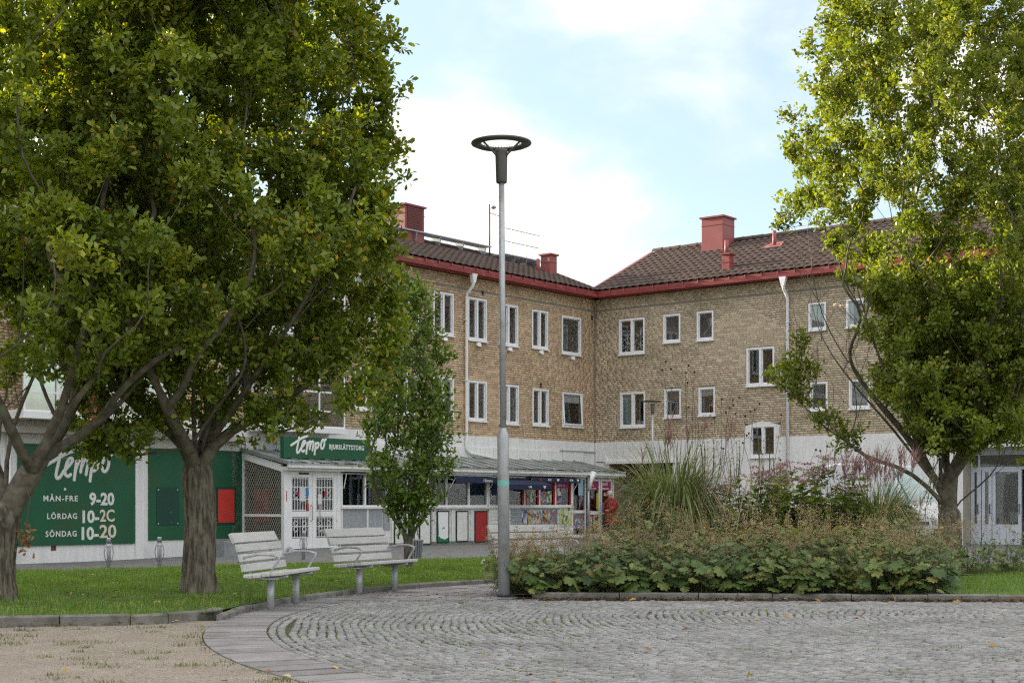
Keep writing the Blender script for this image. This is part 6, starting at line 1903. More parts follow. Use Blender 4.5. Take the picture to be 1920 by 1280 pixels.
# --- thick oak on the lawn
T1 = (-4.19, 19.7, .06)
def rel(T, px, py, y): return ((px - 960) / F * y - T[0], y - T[1], CAMZ + (HZ - py) * y / F - T[2])
env1 = interp_env([(1.85, .5), (2.3, .9), (2.8, 1.55), (3.3, 2.2), (3.8, 2.55), (4.4, 2.72), (5.1, 2.68), (6.6, 2.72), (8, 2.6), (9.5, 2.4), (11, 1.9), (12.4, 1.1), (13.2, .2)])
low1 = lambda p: .7 if p[2] < 2.8 else 1.0
def gap1(p):      # the crown is lifted above the shop front and the sign
    px = 960 + F * p[0] / p[1]; py = HZ - (p[2] - .15 - CAMZ) * F / p[1]
    if p[2] > 8.7 and NR.random() < .7: return True
    return (500 < px < 760 and py > 775) or (90 < px < 140 and py > 800) or (380 < px < 500 and py > 850)
ex1 = []
r1_ = random.Random(2)
for (px, py, y) in ((480, 800, 19.0), (520, 765, 18.9), (560, 800, 19.0), (600, 705, 18.9), (640, 760, 18.8), (680, 740, 18.9), (700, 690, 19.0), (650, 650, 19.0), (720, 640, 19.2), (735, 600, 19.3), (690, 400, 19.5), (700, 425, 19.5), (715, 480, 19.4), (695, 380, 19.6),
                    (160, 800, 19.2), (190, 835, 19.0), (225, 825, 18.9), (262, 845, 19.0), (210, 785, 19.2), (300, 800, 19.4), (170, 755, 19.3), (250, 765, 19.0), (180, 860, 19.0), (330, 700, 19.0), (440, 690, 19.0), (240, 700, 19.0), (510, 690, 19.0)):
    for _ in range(2): ex1.append(((px + r1_.uniform(-16, 16) - 960) / F * y, y + r1_.uniform(-.25, .25), CAMZ + (HZ - py + r1_.uniform(-14, 14)) * y / F))
grow_tree('oak_tree', 'thick trunked columnar oak on the lawn behind the left bench', T1,
          [(0, 0, 0), (-.01, 0, .6), (.0, 0, 1.2), (-.04, 0, 1.75)],
          [((-.04, 0, 1.75), [rel(T1, 300, 740, 19.4), rel(T1, 262, 640, 19.1), rel(T1, 240, 480, 18.8), rel(T1, 235, 250, 18.7)]),
           ((-.04, 0, 1.75), [rel(T1, 362, 740, 19.9), rel(T1, 375, 600, 20.0), rel(T1, 385, 350, 20.0), (.05, .1, 8.5), (.0, .1, 11.5)]),
           ((-.04, 0, 1.75), [rel(T1, 412, 720, 19.5), rel(T1, 440, 640, 19.3), rel(T1, 480, 480, 19.1), rel(T1, 520, 250, 18.9)]),
           ((-.03, 0, 1.7), [rel(T1, 335, 800, 20.0), rel(T1, 300, 690, 20.4), rel(T1, 300, 500, 20.9), rel(T1, 310, 250, 21.0)]),
           ((-.03, 0, 1.7), [rel(T1, 425, 790, 19.3), rel(T1, 490, 690, 19.0), rel(T1, 570, 570, 18.9), rel(T1, 640, 420, 18.9)]),
           ((-.03, 0, 1.7), [rel(T1, 420, 760, 20.2), rel(T1, 500, 620, 20.8), rel(T1, 580, 460, 21.2), rel(T1, 630, 200, 21.2)])],
          env1, (1.9, 13.1), 700, 245, .092, 'oak_f', M['oak'], 5, .205, spread=.33, sparse=low1, shell=.5, extra=ex1, gap=gap1)

# --- oak at the left edge, forking low
T2 = (-6.35, 18.2, .06)
env2 = interp_env([(2.6, 1.2), (3.0, 1.9), (3.6, 2.2), (5, 2.3), (7, 2.3), (9, 2.1), (10.5, 1.4), (11.8, .2)])
grow_tree('oak_tree', 'low forking oak at the left edge in front of the green sign', T2,
          [(0.02, 0, 0), (.0, 0, .5), (.06, 0, .95), (.10, 0, 1.22)],
          [((.10, 0, 1.22), [rel(T2, 60, 880, 18.15), rel(T2, 95, 835, 18.1), rel(T2, 118, 770, 18.0), rel(T2, 135, 690, 17.9), rel(T2, 165, 600, 17.8), rel(T2, 190, 420, 17.6), rel(T2, 200, 150, 17.5)]),
           (rel(T2, 118, 770, 18.0), [rel(T2, 165, 730, 17.9), rel(T2, 205, 670, 17.7), rel(T2, 255, 590, 17.5), rel(T2, 300, 520, 17.4)]),
           ((.10, 0, 1.22), [rel(T2, 5, 850, 18.2), rel(T2, 35, 760, 18.4), rel(T2, 75, 690, 18.6), rel(T2, 105, 560, 18.7), rel(T2, 110, 300, 18.8)]),
           ((.10, 0, 1.22), [rel(T2, -10, 830, 18.2), rel(T2, 10, 740, 18.0), rel(T2, 40, 640, 17.8), rel(T2, 45, 400, 17.6), rel(T2, 40, 80, 17.6)])],
          env2, (2.6, 11.6), 340, 240, .092, 'oak_f', M['oak'], 9, .18, spread=.33, gap=lambda p: (p[2] > 8.4 or p[0] / p[1] * F < -1030) and NR.random() < .75, axis=lambda z: (.5, 0), shell=.5)

# --- slender young oak
T3 = (-1.93, 27.3, .05)
env3 = interp_env([(.75, .22), (1.2, .5), (1.8, .82), (2.5, .88), (3.2, .85), (4.0, .72), (4.7, .55), (5.2, .3), (5.55, .1)])
grow_tree('young_oak_tree', 'slender young columnar oak in front of the shop pavilion', T3,
          [(0, 0, 0), (.0, 0, .35), (.02, 0, .6)],
          [((0, 0, .35), [(-.18, .05, .9), (-.38, .1, 1.8), (-.45, 0, 2.8), (-.3, 0, 3.9)]), ((0, 0, .5), [(.15, -.05, 1.0), (.4, 0, 1.8), (.55, .05, 2.6)]),
           ((0.02, 0, .6), [(.0, 0, 1.5), (.05, 0, 3.0), (.1, 0, 4.4), (.15, 0, 5.3)]), ((0, 0, .45), [(.08, .1, 1.2), (.18, .15, 2.4), (.2, .1, 3.8), (.35, .1, 4.8)])],
          env3, (.75, 5.5), 300, 30, .115, 'oak_s', M['oak_s'], 14, .075, spread=.22, steep=1.2, min_r=.005, shell=.4)

# --- big columnar oak on the right
T4 = (7.95, 26.6, .03)
def env4(z, az):
    r = float(np.interp(z, [2.1, 2.6, 3.4, 4.4, 5.5, 6.6, 8, 10, 12, 13.5, 14.5], [.5, .95, 1.4, 1.95, 2.5, 2.8, 2.85, 2.7, 2.3, 1.4, .2], left=0, right=0))
    return r * (1 + .10 * math.sin(3 * az + z * .9) + .08 * math.sin(7 * az - 1.3 * z))
def bare4(p):
    x = p[0] - T4[0]; z = p[2]
    return x < -1.25 - max(0, (z - 5.3)) * .75 and 2.5 < z < 6.9 and NR.random() < .93
def gap4(p):
    return (p[2] > 11.2 or p[0] / p[1] * F > 1040) and NR.random() < .75
ex4 = []
for (px, py, y) in ((1478, 700, 26.2), (1495, 690, 26.3), (1470, 725, 26.1), (1488, 735, 26.2), (1510, 715, 26.3), (1502, 655, 26.2), (1500, 755, 26.4), (1540, 795, 26.4), (1575, 815, 26.5), (1560, 780, 26.4), (1600, 835, 26.5), (1482, 420, 26.3), (1495, 400, 26.3), (1490, 300, 26.3), (1500, 280, 26.3), (1880, 815, 26.2), (1850, 825, 26.3), (1900, 790, 26.2), (1905, 835, 26.3)):
    ex4.append(((px - 960) / F * y, y, CAMZ + (HZ - py) * y / F))
r4_ = random.Random(8)
for _ in range(230):
    px, py, y = r4_.uniform(1630, 1950), r4_.uniform(520, 835), r4_.uniform(24.7, 28.4)
    if px < 1560 + (py - 520) * .42: continue
    if py > 780 and px < 1720: continue
    ex4.append(((px - 960) / F * y, y, CAMZ + (HZ - py) * y / F))
for _ in range(150):
    px, py, y = r4_.uniform(1690, 1880), r4_.uniform(720, 875), r4_.uniform(25.7, 27.2)
    if py > 780 + (px - 1690) * .6 and px < 1760: continue
    if py > 850 - max(0, px - 1830) * .6: continue
    ex4.append(((px - 960) / F * y, y, CAMZ + (HZ - py) * y / F))
br4 = []
rr4 = random.Random(4)
for _ in range(170):
    px, py = rr4.uniform(1480, 1640), rr4.uniform(420, 760); y = 26.6 + rr4.uniform(-1.2, 1.2)
    if px > 1560 and py < 540: continue
    br4.append(((px - 960) / F * y, y, CAMZ + (HZ - py) * y / F, True))
grow_tree('oak_tree', 'tall sunlit columnar oak on the right with bare twigs on its left side', T4,
          [(0, 0, 0), (.0, 0, .6), (-.02, 0, .9), (-.03, 0, 1.15)],
          [((-.05, 0, 1.15), [rel(T4, 1700, 790, 26.4), rel(T4, 1655, 690, 26.3), rel(T4, 1610, 560, 26.2), rel(T4, 1570, 380, 26.1), rel(T4, 1560, 200, 26.1)]),
           ((-.05, 0, 1.3), [rel(T4, 1690, 865, 26.2), rel(T4, 1640, 872, 26.1), rel(T4, 1590, 830, 26.0), rel(T4, 1545, 780, 26.0), rel(T4, 1505, 725, 26.0)]),
           ((-.05, 0, 1.5), [rel(T4, 1690, 800, 26.9), rel(T4, 1630, 740, 27.1), rel(T4, 1570, 650, 27.2), rel(T4, 1530, 560, 27.2), rel(T4, 1515, 440, 27.2)]),
           ((-.05, 0, 1.5), [rel(T4, 1680, 810, 26.2), rel(T4, 1600, 720, 25.9), rel(T4, 1540, 640, 25.8), rel(T4, 1515, 540, 25.8)]),
           ((-.05, 0, 1.6), [rel(T4, 1755, 760, 26.9), rel(T4, 1720, 600, 27.1), rel(T4, 1700, 300, 27.2), (-.6, .6, 11)]),
           ((-.05, 0, 1.6), [rel(T4, 1790, 740, 26.4), rel(T4, 1800, 500, 26.2), rel(T4, 1790, 200, 26.1), (.1, -.4, 12.5)]),
           ((0, 0, 1.5), [rel(T4, 1850, 770, 26.4), rel(T4, 1890, 560, 26.2), rel(T4, 1900, 250, 26.2), (1.3, -.4, 10.5)]),
           ((0, 0, 1.5), [rel(T4, 1860, 800, 27.2), rel(T4, 1930, 620, 27.6), rel(T4, 1960, 300, 27.8)])],
          env4, (2.2, 14.3), 800, 185, .088, 'oak_f', M['oak_r'], 21, .20, spread=.30, bare=bare4, extra=ex4 + br4, gap=gap4, shell=.45, sparse=lambda p: .95 if p[2] > 7 else 1.0)

# withered leaf bunch hanging from the left oak
hb = thing('dead_twig', 'withered brown leaf bunch hanging from the forking oak before the green sign', 'twig', (-5.95, 18.1, .8))
pts = [((x - 960) / F * 18.1, 18.1, CAMZ + (HZ - y) * 18.1 / F) for x, y in ((51, 922), (57, 935), (53, 955), (50, 985), (48, 1010))]
MB().tube(pts, [.008, .007, .005, .004, .003], 5).build('stalk', M['twig'], hb)
n = 70
pp = np.array(pts[-1])[None] + NR.normal(0, 1, (n, 3)) * np.array((.045, .04, .085)); pp[:, 2] += .02
mesh_obj('withered_leaves', np_mesh('withered_leaves', *scatter(leaf_shape('oak_s'), pp, NR.normal(0, 1, (n, 3)) + np.array((0, 0, -1)), NR.normal(0, 1, (n, 3)), NR.uniform(.05, .09, n))), M['dead_leaf'], hb)
hb2 = thing('dead_twig', 'pale withered leaf bunch caught high between the two left oaks', 'twig', (-5.1, 17.9, 2.2))
pts = [((x - 960) / F * 17.9, 17.9, CAMZ + (HZ - y) * 17.9 / F) for x, y in ((176, 735), (173, 760), (172, 790))]
MB().tube(pts, [.006, .005, .003], 5).build('stalk', M['twig'], hb2)
n = 60
t_ = NR.random(n)
pp = np.array(pts[0])[None] * (1 - t_[:, None]) + np.array(pts[-1])[None] * t_[:, None] + NR.normal(0, 1, (n, 3)) * np.array((.025, .025, .03))
mesh_obj('withered_leaves', np_mesh('withered_leaves', *scatter(leaf_shape('oak_s'), pp, NR.normal(0, 1, (n, 3)) * .6 + np.array((0, 0, -1)), NR.normal(0, 1, (n, 3)), NR.uniform(.04, .08, n))), M['dead_leaf'], hb2)

# ------------------------------------------------------------------ planting bed
BEDP = [(-.02, 19.45), (.26, BED_Y(.26) + .12), (5.7, BED_Y(5.7) + .12), (6.0, 20.3), (6.4, 22.5), (7.0, 24.5), (12.5, 27.8), (13, 30), (6.5, 27), (2.0, 25.2), (.9, 23.4), (.2, 21.4)]
sheet('bed_soil', BEDP, lambda x, y: .045 + .03 * math.sin(x * 2) * math.sin(y * 2.3), M['earth'], .5)

def lobed_shape(lobes=7, teeth=True):
    """rounded leaf with pointed lobes, cupped, on its own petiole end"""
    n = lobes * 4
    v = [(0, 0, 0)]
    for i in range(n + 1):
        a = math.radians(-150 + 300 * i / n)
        ph = (i % 4)
        r = (.40, .50, .56, .49)[ph] if ph != 0 else .40
        r *= 1 - .10 * abs(a) / math.pi * 1.0
        v.append((r * math.cos(a) + .08, r * math.sin(a), -.22 * r * r * 2 + (.03 if ph == 2 else -.01)))
    f = [(0, i, i + 1) for i in range(1, n + 1)]
    return np.array(v), np.array(f)
LOB = lobed_shape(7); LOB5 = lobed_shape(5)
lob_me = []
for k in range(4):
    me = np_mesh('leaf', (lobed_shape(7)[0] * np.array([1, 1, .6 + .4 * k])), LOB[1]); me.materials.append(M['lobed']); lob_me.append(me)
def plume_tris(p, h, w, n, axis=None):
    """fluffy seed head: many tiny flakes along a stem tip"""
    t = NR.random(n)
    q = p[None] + np.stack([NR.normal(0, w, n) * (1 - .6 * t), NR.normal(0, w, n) * (1 - .6 * t), t * h], 1)
    return scatter((np.array([(0, .5, 0), (0, -.5, 0), (1.3, 0, .1)]), np.array([(0, 1, 2)])), q, NR.normal(0, 1, (n, 3)) + np.array((0, 0, .5)), NR.normal(0, 1, (n, 3)), NR.uniform(.008, .017, n))
def ribbons(P, m_w, taper=True, rnd=None):
    """P (n,k,3) centre lines -> thin strips of width m_w"""
    n, k, _ = P.shape
    d = np.gradient(P, axis=1); side = norm(np.cross(d, np.array((0, 0, 1.0)) + NR.normal(0, .25, (n, 1, 3))))
    wd = np.asarray(m_w).reshape(-1, 1, 1) * (np.sin(np.linspace(.35, math.pi - .02, k)).reshape(1, k, 1) if taper else np.ones((1, k, 1)))
    A, B = P - side * wd / 2, P + side * wd / 2
    v = np.stack([A, B], 2).reshape(-1, 3)
    f = []
    b = (np.arange(n) * k * 2)[:, None]
    for i in range(k - 1):
        f.append(np.stack([b + 2 * i, b + 2 * i + 1, b + 2 * i + 3], 2).reshape(-1, 3)); f.append(np.stack([b + 2 * i, b + 2 * i + 3, b + 2 * i + 2], 2).reshape(-1, 3))
    rnd = NR.random(n) if rnd is None else rnd
    return v, np.concatenate(f), np.concatenate([rnd] * (2 * (k - 1)))
def stems(p0, p1, w, k=5, bow=.1):
    n = len(p0); t = np.linspace(0, 1, k)[None, :, None]
    b = NR.normal(0, bow, (n, 1, 3)); b[:, :, 2] = 0
    P = p0[:, None] * (1 - t) + p1[:, None] * t + b * np.sin(t * math.pi)
    return ribbons(P, w, taper=False)

leafcount = 0
ORD = ['first', 'second', 'third', 'fourth', 'fifth', 'sixth', 'seventh', 'eighth', 'ninth', 'tenth', 'eleventh', 'twelfth', 'thirteenth']
def leafy_clump(x, y, h, rad, nleaf, nseed, label, objs=0, size=(.14, .24), lm='lobed'):
    """broad lobed leaves in layers with brown seed sprays above"""
    global leafcount
    t = thing('leafy_perennial', label, 'plant', (x, y, .04), group='broad leaved perennials filling the bed')
    a = NR.uniform(0, 2 * np.pi, nleaf); r = rad * np.sqrt(NR.random(nleaf)); z = .08 + (h - .1) * NR.random(nleaf) ** .8 * np.clip(1.15 - (r / rad) ** 2 * .55, .3, 1)
    px, py = x + r * np.cos(a), y + r * np.sin(a)
    outw = np.stack([np.cos(a), np.sin(a), np.zeros(nleaf)], 1)
    outw = norm(outw + np.array((0, -.55, 0)))          # leaves turn to the open side
    nm = norm(outw * (.75 + .55 * (1 - z / h))[:, None] + np.array((0, -.25, .62)) + NR.normal(0, .22, (nleaf, 3)))
    ax_ = norm(outw + np.array((0, 0, -.35)) + NR.normal(0, .3, (nleaf, 3)))
    sz = (size[0] + (size[1] - size[0]) * NR.random(nleaf) ** 1.6) * np.where(z > .62 * h, .62, 1.0)
    P = np.stack([px, py, .04 + z], 1)
    keep = np.ones(nleaf, bool)
    if objs:
        order = np.argsort(py + .3 * (z > .7 * h))[:objs]
        keep[order] = False
        for i in order:
            o = bpy.data.objects.new('leaf', R.choice(lob_me)); COL.objects.link(o); o.parent = t
            xx = Vector(ax_[i]); zz_ = Vector(nm[i]); zz_ = (zz_ - xx * zz_.dot(xx)).normalized(); yy = zz_.cross(xx)
            Mx = Matrix((xx, yy, zz_)).transposed().to_4x4(); Mx.translation = Vector(P[i]) - Vector((x, y, .04))
            o.matrix_local = Mx @ Matrix.Scale(float(sz[i]) * 1.15, 4)
            leafcount += 1
    mesh_obj('foliage', np_mesh('foliage', *scatter(LOB if size[1] > .2 else LOB5, P[keep], ax_[keep], nm[keep], sz[keep])), M[lm], t)['kind'] = 'stuff'
    b0 = np.stack([x + NR.normal(0, rad * .3, nleaf), y + NR.normal(0, rad * .3, nleaf), np.full(nleaf, .03)], 1)
    parts = [stems(b0, P, np.full(nleaf, .006), 4, .04)]
    if nseed:
        sx = x + NR.normal(0, rad * .6, nseed); sy = y + NR.normal(0, rad * .5, nseed); st_ = h * NR.uniform(.72, 1.12, nseed)
        tops = np.stack([sx, sy, .04 + st_], 1)
        parts.append(stems(np.stack([x + (sx - x) * .4, y + (sy - y) * .4, np.full(nseed, .04)], 1), tops, np.full(nseed, .005), 4, .04))
        sd_ = [plume_tris(q, R.uniform(.12, .28), R.uniform(.03, .07), 62) for q in tops]
        mesh_obj('seed_heads', np_mesh('seed_heads', *join(sd_)), M['seed'], t)['kind'] = 'stuff'
    mesh_obj('stems', np_mesh('stems', *join(parts)), M['stem'], t)['kind'] = 'stuff'
    return t
FRONT = [(.30, .62), (.78, .55), (1.2, .6), (1.62, .58), (2.05, .62), (2.5, .62), (2.95, .66), (3.4, .68), (3.85, .7), (4.3, .72), (4.75, .72), (5.15, .66), (5.5, .56)]
for i, (x, h) in enumerate(FRONT):
    leafy_clump(x, BED_Y(x) + .42 + .06 * math.sin(i * 2.3), h * (1.0 + .22 * R.random()), .42, 170, 17, ORD[i] + ' broad leaved perennial from the lamp post in the front row along the kerb', objs=23, size=(.065, .215), lm=R.choice(('lobed', 'lobed_dark', 'lobed_dark', 'lobed_pale')))
for i, x in enumerate(np.arange(.1, 5.6, .46)):
    xx = x + R.uniform(-.1, .1)
    leafy_clump(xx, BED_Y(x) + 1.05 + R.uniform(-.1, .1), (.66 if x < 1.3 else .93) + R.uniform(-.12, .1), .42, 190, 9, ORD[i] + ' brown seeded perennial from the lamp post in the second row of the bed', size=(.06, .16), lm=R.choice(('lobed', 'lobed_pale', 'lobed_pale')))
for i, x in enumerate(np.arange(.35, 6.0, .55)):
    xx = x + R.uniform(-.12, .12)
    leafy_clump(xx, BED_Y(x) + 1.8 + R.uniform(-.15, .15), (.55 if x < 1.3 else 1.0) + R.uniform(-.14, .14), .45, 190, 7, ORD[i] + ' brown seeded perennial from the lamp post in the third row of the bed', size=(.05, .14), lm=R.choice(('lobed', 'lobed_pale')))
for i, (x, y, h) in enumerate(((5.95, 21.4, .8), (6.35, 22.4, .85), (6.75, 23.6, .85), (7.2, 24.8, .8), (8.0, 25.5, .75), (8.8, 26.0, .75), (9.6, 26.6, .8), (10.4, 27.0, .85))):
    leafy_clump(x, y, h, .5, 110, 11, ORD[i] + ' leafy perennial from the left in the low hedge behind the right lawn', size=(.07, .13))
for i, (x, y, h) in enumerate(((.02, 19.75, .5), (.0, 20.3, .62), (.12, 21.0, .5), (.35, 21.9, .45))):
    leafy_clump(x, y, h, .34, 60, 14, ORD[i] + ' brown seeded perennial from the front at the left end of the bed', size=(.06, .11))

def reed_clump(x, y, h, rad, nb, nplume, nstraw, label, ph, lean=(0, 0)):
    t = thing('reed_grass', label, 'grass', (x, y, .04))
    a = NR.uniform(0, 2 * np.pi, nb); L = h * NR.uniform(.7, 1.15, nb); k = 9
    s = np.linspace(0, 1, k)[None]
    spread_ = rad * NR.uniform(.15, 1.0, nb) ** .8
    droop = NR.uniform(.3, 1.7, nb)
    r = rad * .22 * NR.random(nb)[:, None] + spread_[:, None] * (s ** 1.7)
    z = L[:, None] * (s - droop[:, None] * .55 * np.clip(s - .38, 0, 1) ** 2 * 3.0)
    wob = NR.normal(0, .05, (nb, 1)) * np.sin(s * 4 + NR.uniform(0, 3, (nb, 1)))
    P = np.stack([x + r * np.cos(a)[:, None] + wob + lean[0] * s ** 2, y + r * np.sin(a)[:, None] + lean[1] * s ** 2, .03 + z], 2)
    mesh_obj('blades', np_mesh('blades', *ribbons(P, NR.uniform(.009, .022, nb))), M['reed'], t)['kind'] = 'stuff'
    if nstraw:
        p0 = np.stack([x + NR.normal(0, rad * .3, nstraw), y - rad * .35 + NR.normal(0, .1, nstraw), np.full(nstraw, .3)], 1)
        p1 = p0 + np.stack([NR.uniform(.15, .5, nstraw), NR.normal(0, .1, nstraw), NR.uniform(.7, 1.15, nstraw) * h * .55], 1)
        mesh_obj('straw', np_mesh('straw', *stems(p0, p1, np.full(nstraw, .012), 5, .05)), M['straw'], t)['kind'] = 'stuff'
    tops = np.stack([x + NR.normal(0, rad * .40, nplume), y + NR.normal(0, rad * .3, nplume), .04 + ph * NR.uniform(.84, 1.0, nplume)], 1)
    p0 = np.stack([x + (tops[:, 0] - x) * .45, y + (tops[:, 1] - y) * .45, np.full(nplume, .3)], 1)
    mesh_obj('plume_stems', np_mesh('plume_stems', *stems(p0, tops, np.full(nplume, .006), 5, .05)), M['darkstem'], t)['kind'] = 'stuff'
    fe = []
    for q in tops:
        n = 14; ang = NR.uniform(0, 2 * np.pi, n); ln = NR.uniform(.16, .30, n); st_ = NR.uniform(-.14, .03, n)
        sK = np.linspace(0, 1, 6)[None]
        P = np.stack([q[0] + .09 * np.cos(ang)[:, None] * sK ** 1.3 + .05 * sK, q[1] + .09 * np.sin(ang)[:, None] * sK ** 1.3, q[2] + st_[:, None] + ln[:, None] * sK], 2)
        fe.append(ribbons(P, NR.uniform(.006, .012, n)))
        m_ = 40; ii = NR.integers(0, n, m_); jj = NR.integers(1, 6, m_)
        fe.append(scatter((np.array([(0, .3, 0), (0, -.3, 0), (1.2, 0, .1)]), np.array([(0, 1, 2)])), P[ii, jj], NR.normal(0, 1, (m_, 3)) + np.array((0, 0, .8)), NR.normal(0, 1, (m_, 3)), NR.uniform(.015, .03, m_)))
    mesh_obj('plumes', np_mesh('plumes', *join(fe)), M['plume'], t)['kind'] = 'stuff'
    return t
reed_clump(2.48, 22.3, 2.7, 1.1, 1500, 9, 34, 'large arching green reed grass clump in front of the small distant lamp', 2.50, lean=(-.05, 0))
reed_clump(1.98, 22.0, 1.6, .7, 500, 2, 8, 'shorter reed grass with drooping yellow blades left of the big clump', 1.95, lean=(-.12, -.05))
reed_clump(5.66, 22.9, 2.05, .95, 1500, 30, 0, 'dense green reed grass with purple plumes before the white van', 1.92)
reed_clump(5.25, 22.7, 1.55, .6, 420, 10, 0, 'thin reed grass tuft between the mauve flowers and the purple plumed grass', 1.85)
reed_clump(6.75, 24.2, .95, .45, 240, 2, 6, 'yellowing grass tuft at the foot of the right oak', 1.2)

def flower_plant(x, y, h, rad, nst, label, fm, leaf, heads=(.07, .10), density=36, umbel=True):
    t = thing('flowering_perennial', label, 'plant', (x, y, .04))
    p0 = np.stack([x + NR.normal(0, rad * .3, nst), y + NR.normal(0, rad * .3, nst), np.full(nst, .03)], 1)
    tops = np.stack([x + NR.normal(0, rad * .62, nst), y + NR.normal(0, rad * .5, nst), h * NR.uniform(.78, 1.0, nst)], 1)
    mesh_obj('stems', np_mesh('stems', *stems(p0, tops, np.full(nst, .009), 5, .04)), M['stem'], t)['kind'] = 'stuff'
    L = []
    for a_, b_ in zip(p0, tops):
        n = 34; s = NR.uniform(.2, .97, n)[:, None]; q = a_[None] * (1 - s) + b_[None] * s
        an = NR.uniform(0, 2 * np.pi, n); d = np.stack([np.cos(an), np.sin(an), NR.uniform(-.1, .5, n)], 1)
        L.append(scatter(leaf_shape('x'), q, d, np.array((0, 0, 1.0)) + NR.normal(0, .4, (n, 3)), NR.uniform(.09, .17, n)))
    mesh_obj('leaves', np_mesh('leaves', *join(L)), M[leaf], t)['kind'] = 'stuff'
    H = []
    for q in tops:
        for _ in range(R.choice((2, 3, 4)) if umbel else 1):
            c = q + np.array((R.gauss(0, .05), R.gauss(0, .05), R.uniform(-.07, .03))); n = density; a = NR.uniform(0, 2 * np.pi, n); r = R.uniform(*heads) * np.sqrt(NR.random(n))
            p = np.stack([c[0] + r * np.cos(a), c[1] + r * np.sin(a), c[2] + .045 * (1 - (r / heads[1]) ** 2) + NR.normal(0, .006, n)], 1)
            H.append(scatter((np.array([(-.5, .45, 0), (-.5, -.45, 0), (.5, 0, .2)]), np.array([(0, 1, 2)])), p, NR.normal(0, 1, (n, 3)), NR.normal(0, .5, (n, 3)) + np.array((0, -.3, 1)), NR.uniform(.018, .034, n)))
    mesh_obj('flower_heads', np_mesh('flower_heads', *join(H)), M[fm], t)['kind'] = 'stuff'
    return t
MAU = [(3.05, 22.4, 1.62, 'mauve flowering perennial just right of the big reed grass'), (3.62, 22.6, 1.72, 'mauve flowering perennial below the left edge of the arched window'), (4.0, 22.3, 1.86, 'mauve flowering perennial below the arched window'),
       (4.35, 22.9, 1.95, 'tall mauve flowering perennial below the right downpipe'), (4.75, 22.5, 1.98, 'tallest mauve flowering perennial right of the downpipe'), (5.05, 22.4, 1.80, 'mauve flowering perennial beside the purple plumed grass')]
for x, y, h, lab in MAU: flower_plant(x, y, h, .38, 12, lab, 'mauve', 'limeleaf', density=22)
for x, y, h, lab in ((2.9, 21.9, .92, 'bushy yellow-green perennial with orange flowers left of the mauve flowers'), (3.45, 21.7, .88, 'bushy yellow-green perennial in the middle of the bed'), (4.75, 21.8, .92, 'bushy yellow-green perennial with orange flowers under the tall mauve flowers')):
    flower_plant(x, y, h, .4, 16, lab, 'yellow', 'limeleaf', heads=(.012, .02), density=6, umbel=False)
for i, (x, y, h) in enumerate(((2.75, 22.9, 1.35), (3.2, 22.95, 1.3), (3.65, 23.1, 1.4), (4.1, 23.0, 1.5), (4.55, 23.15, 1.55), (5.0, 22.95, 1.45), (5.35, 23.3, 1.4), (6.1, 23.3, 1.25))):
    flower_plant(x, y, h, .42, 22, ORD[i] + ' tall green leafy perennial from the big reed grass in the back row', 'mauve', 'lobed', heads=(.02, .035), density=8, umbel=False)
# broad lime leaves
lm = thing('broad_lime_plant', 'low plant with broad lime green leaves in front of the mauve flowers', 'plant', (4.2, 21.75, .04))
n = 26; a = NR.uniform(0, 2 * np.pi, n); d = np.stack([np.cos(a), np.sin(a), NR.uniform(.3, 1.1, n)], 1)
mesh_obj('leaves', np_mesh('leaves', *scatter(leaf_shape('x'), np.array((4.2, 21.75, .62))[None] + NR.normal(0, .06, (n, 3)), d, np.array((0, 0, 1.0)) + NR.normal(0, .3, (n, 3)), NR.uniform(.3, .42, n))), M['limeleaf'], lm)
mesh_obj('stalks', np_mesh('stalks', *stems(np.tile(np.array([[4.2, 21.75, .03]]), (n, 1)) + NR.normal(0, .04, (n, 3)) * [1, 1, 0], np.array((4.2, 21.75, .62))[None] + NR.normal(0, .05, (n, 3)), np.full(n, .012), 4, .02)), M['stem'], lm)

# tall scabious: thin dark branching stems with button heads, a few cream flowers
def scabious(x, y, tips, label, cream=()):
    t = thing('tall_scabious', label, 'plant', (x, y, .04))
    S, B = [], []
    root_ = np.array((x, y, .05))
    fork = None
    for i, (px, py) in enumerate(tips):
        yy = y + R.uniform(-.15, .15); q = np.array(((px - 960) / F * yy, yy, CAMZ + (HZ - py) * yy / F))
        f_ = R.uniform(.35, .6)
        if fork is None or i % 3 == 0: fork = root_ * (1 - f_) + q * f_ + np.array((R.gauss(0, .04), 0, 0)); S.append(stems(root_[None], fork[None], np.array([.013]), 7, .04))
        S.append(stems(fork[None], q[None], np.array([.0075]), 7, .07))
        B.append((q, i in cream))
    mesh_obj('stems', np_mesh('stems', *join(S)), M['darkstem'], t)['kind'] = 'stuff'
    for k, (q, cr_) in enumerate(B):
        if cr_:
            n = 40; a = NR.uniform(0, 2 * np.pi, n); r = .034 * np.sqrt(NR.random(n)); P = np.stack([q[0] + r * np.cos(a), q[1] + NR.normal(0, .012, n), q[2] + r * np.sin(a)], 1)
            mesh_obj('flower', np_mesh('flower', *scatter((np.array([(-.5, .45, 0), (-.5, -.45, 0), (.5, 0, .2)]), np.array([(0, 1, 2)])), P, NR.normal(0, 1, (n, 3)), NR.normal(0, .5, (n, 3)) + np.array((0, -1, .5)), NR.uniform(.014, .026, n))), M['cream'], t)
        else:
            mb = MB(); mb.lathe([(.002, -.018), (.015, -.009), (.018, .003), (.012, .014), (.003, .019)], tuple(q), 7); mb.build('seed_button', M['button'], t, smooth=True)
scabious(2.95, 23.0, [(1248, 678), (1242, 694), (1258, 692), (1291, 685), (1286, 699), (1302, 698), (1289, 717), (1260, 727)], 'thin dark scabious stems with seed buttons left of the small window')
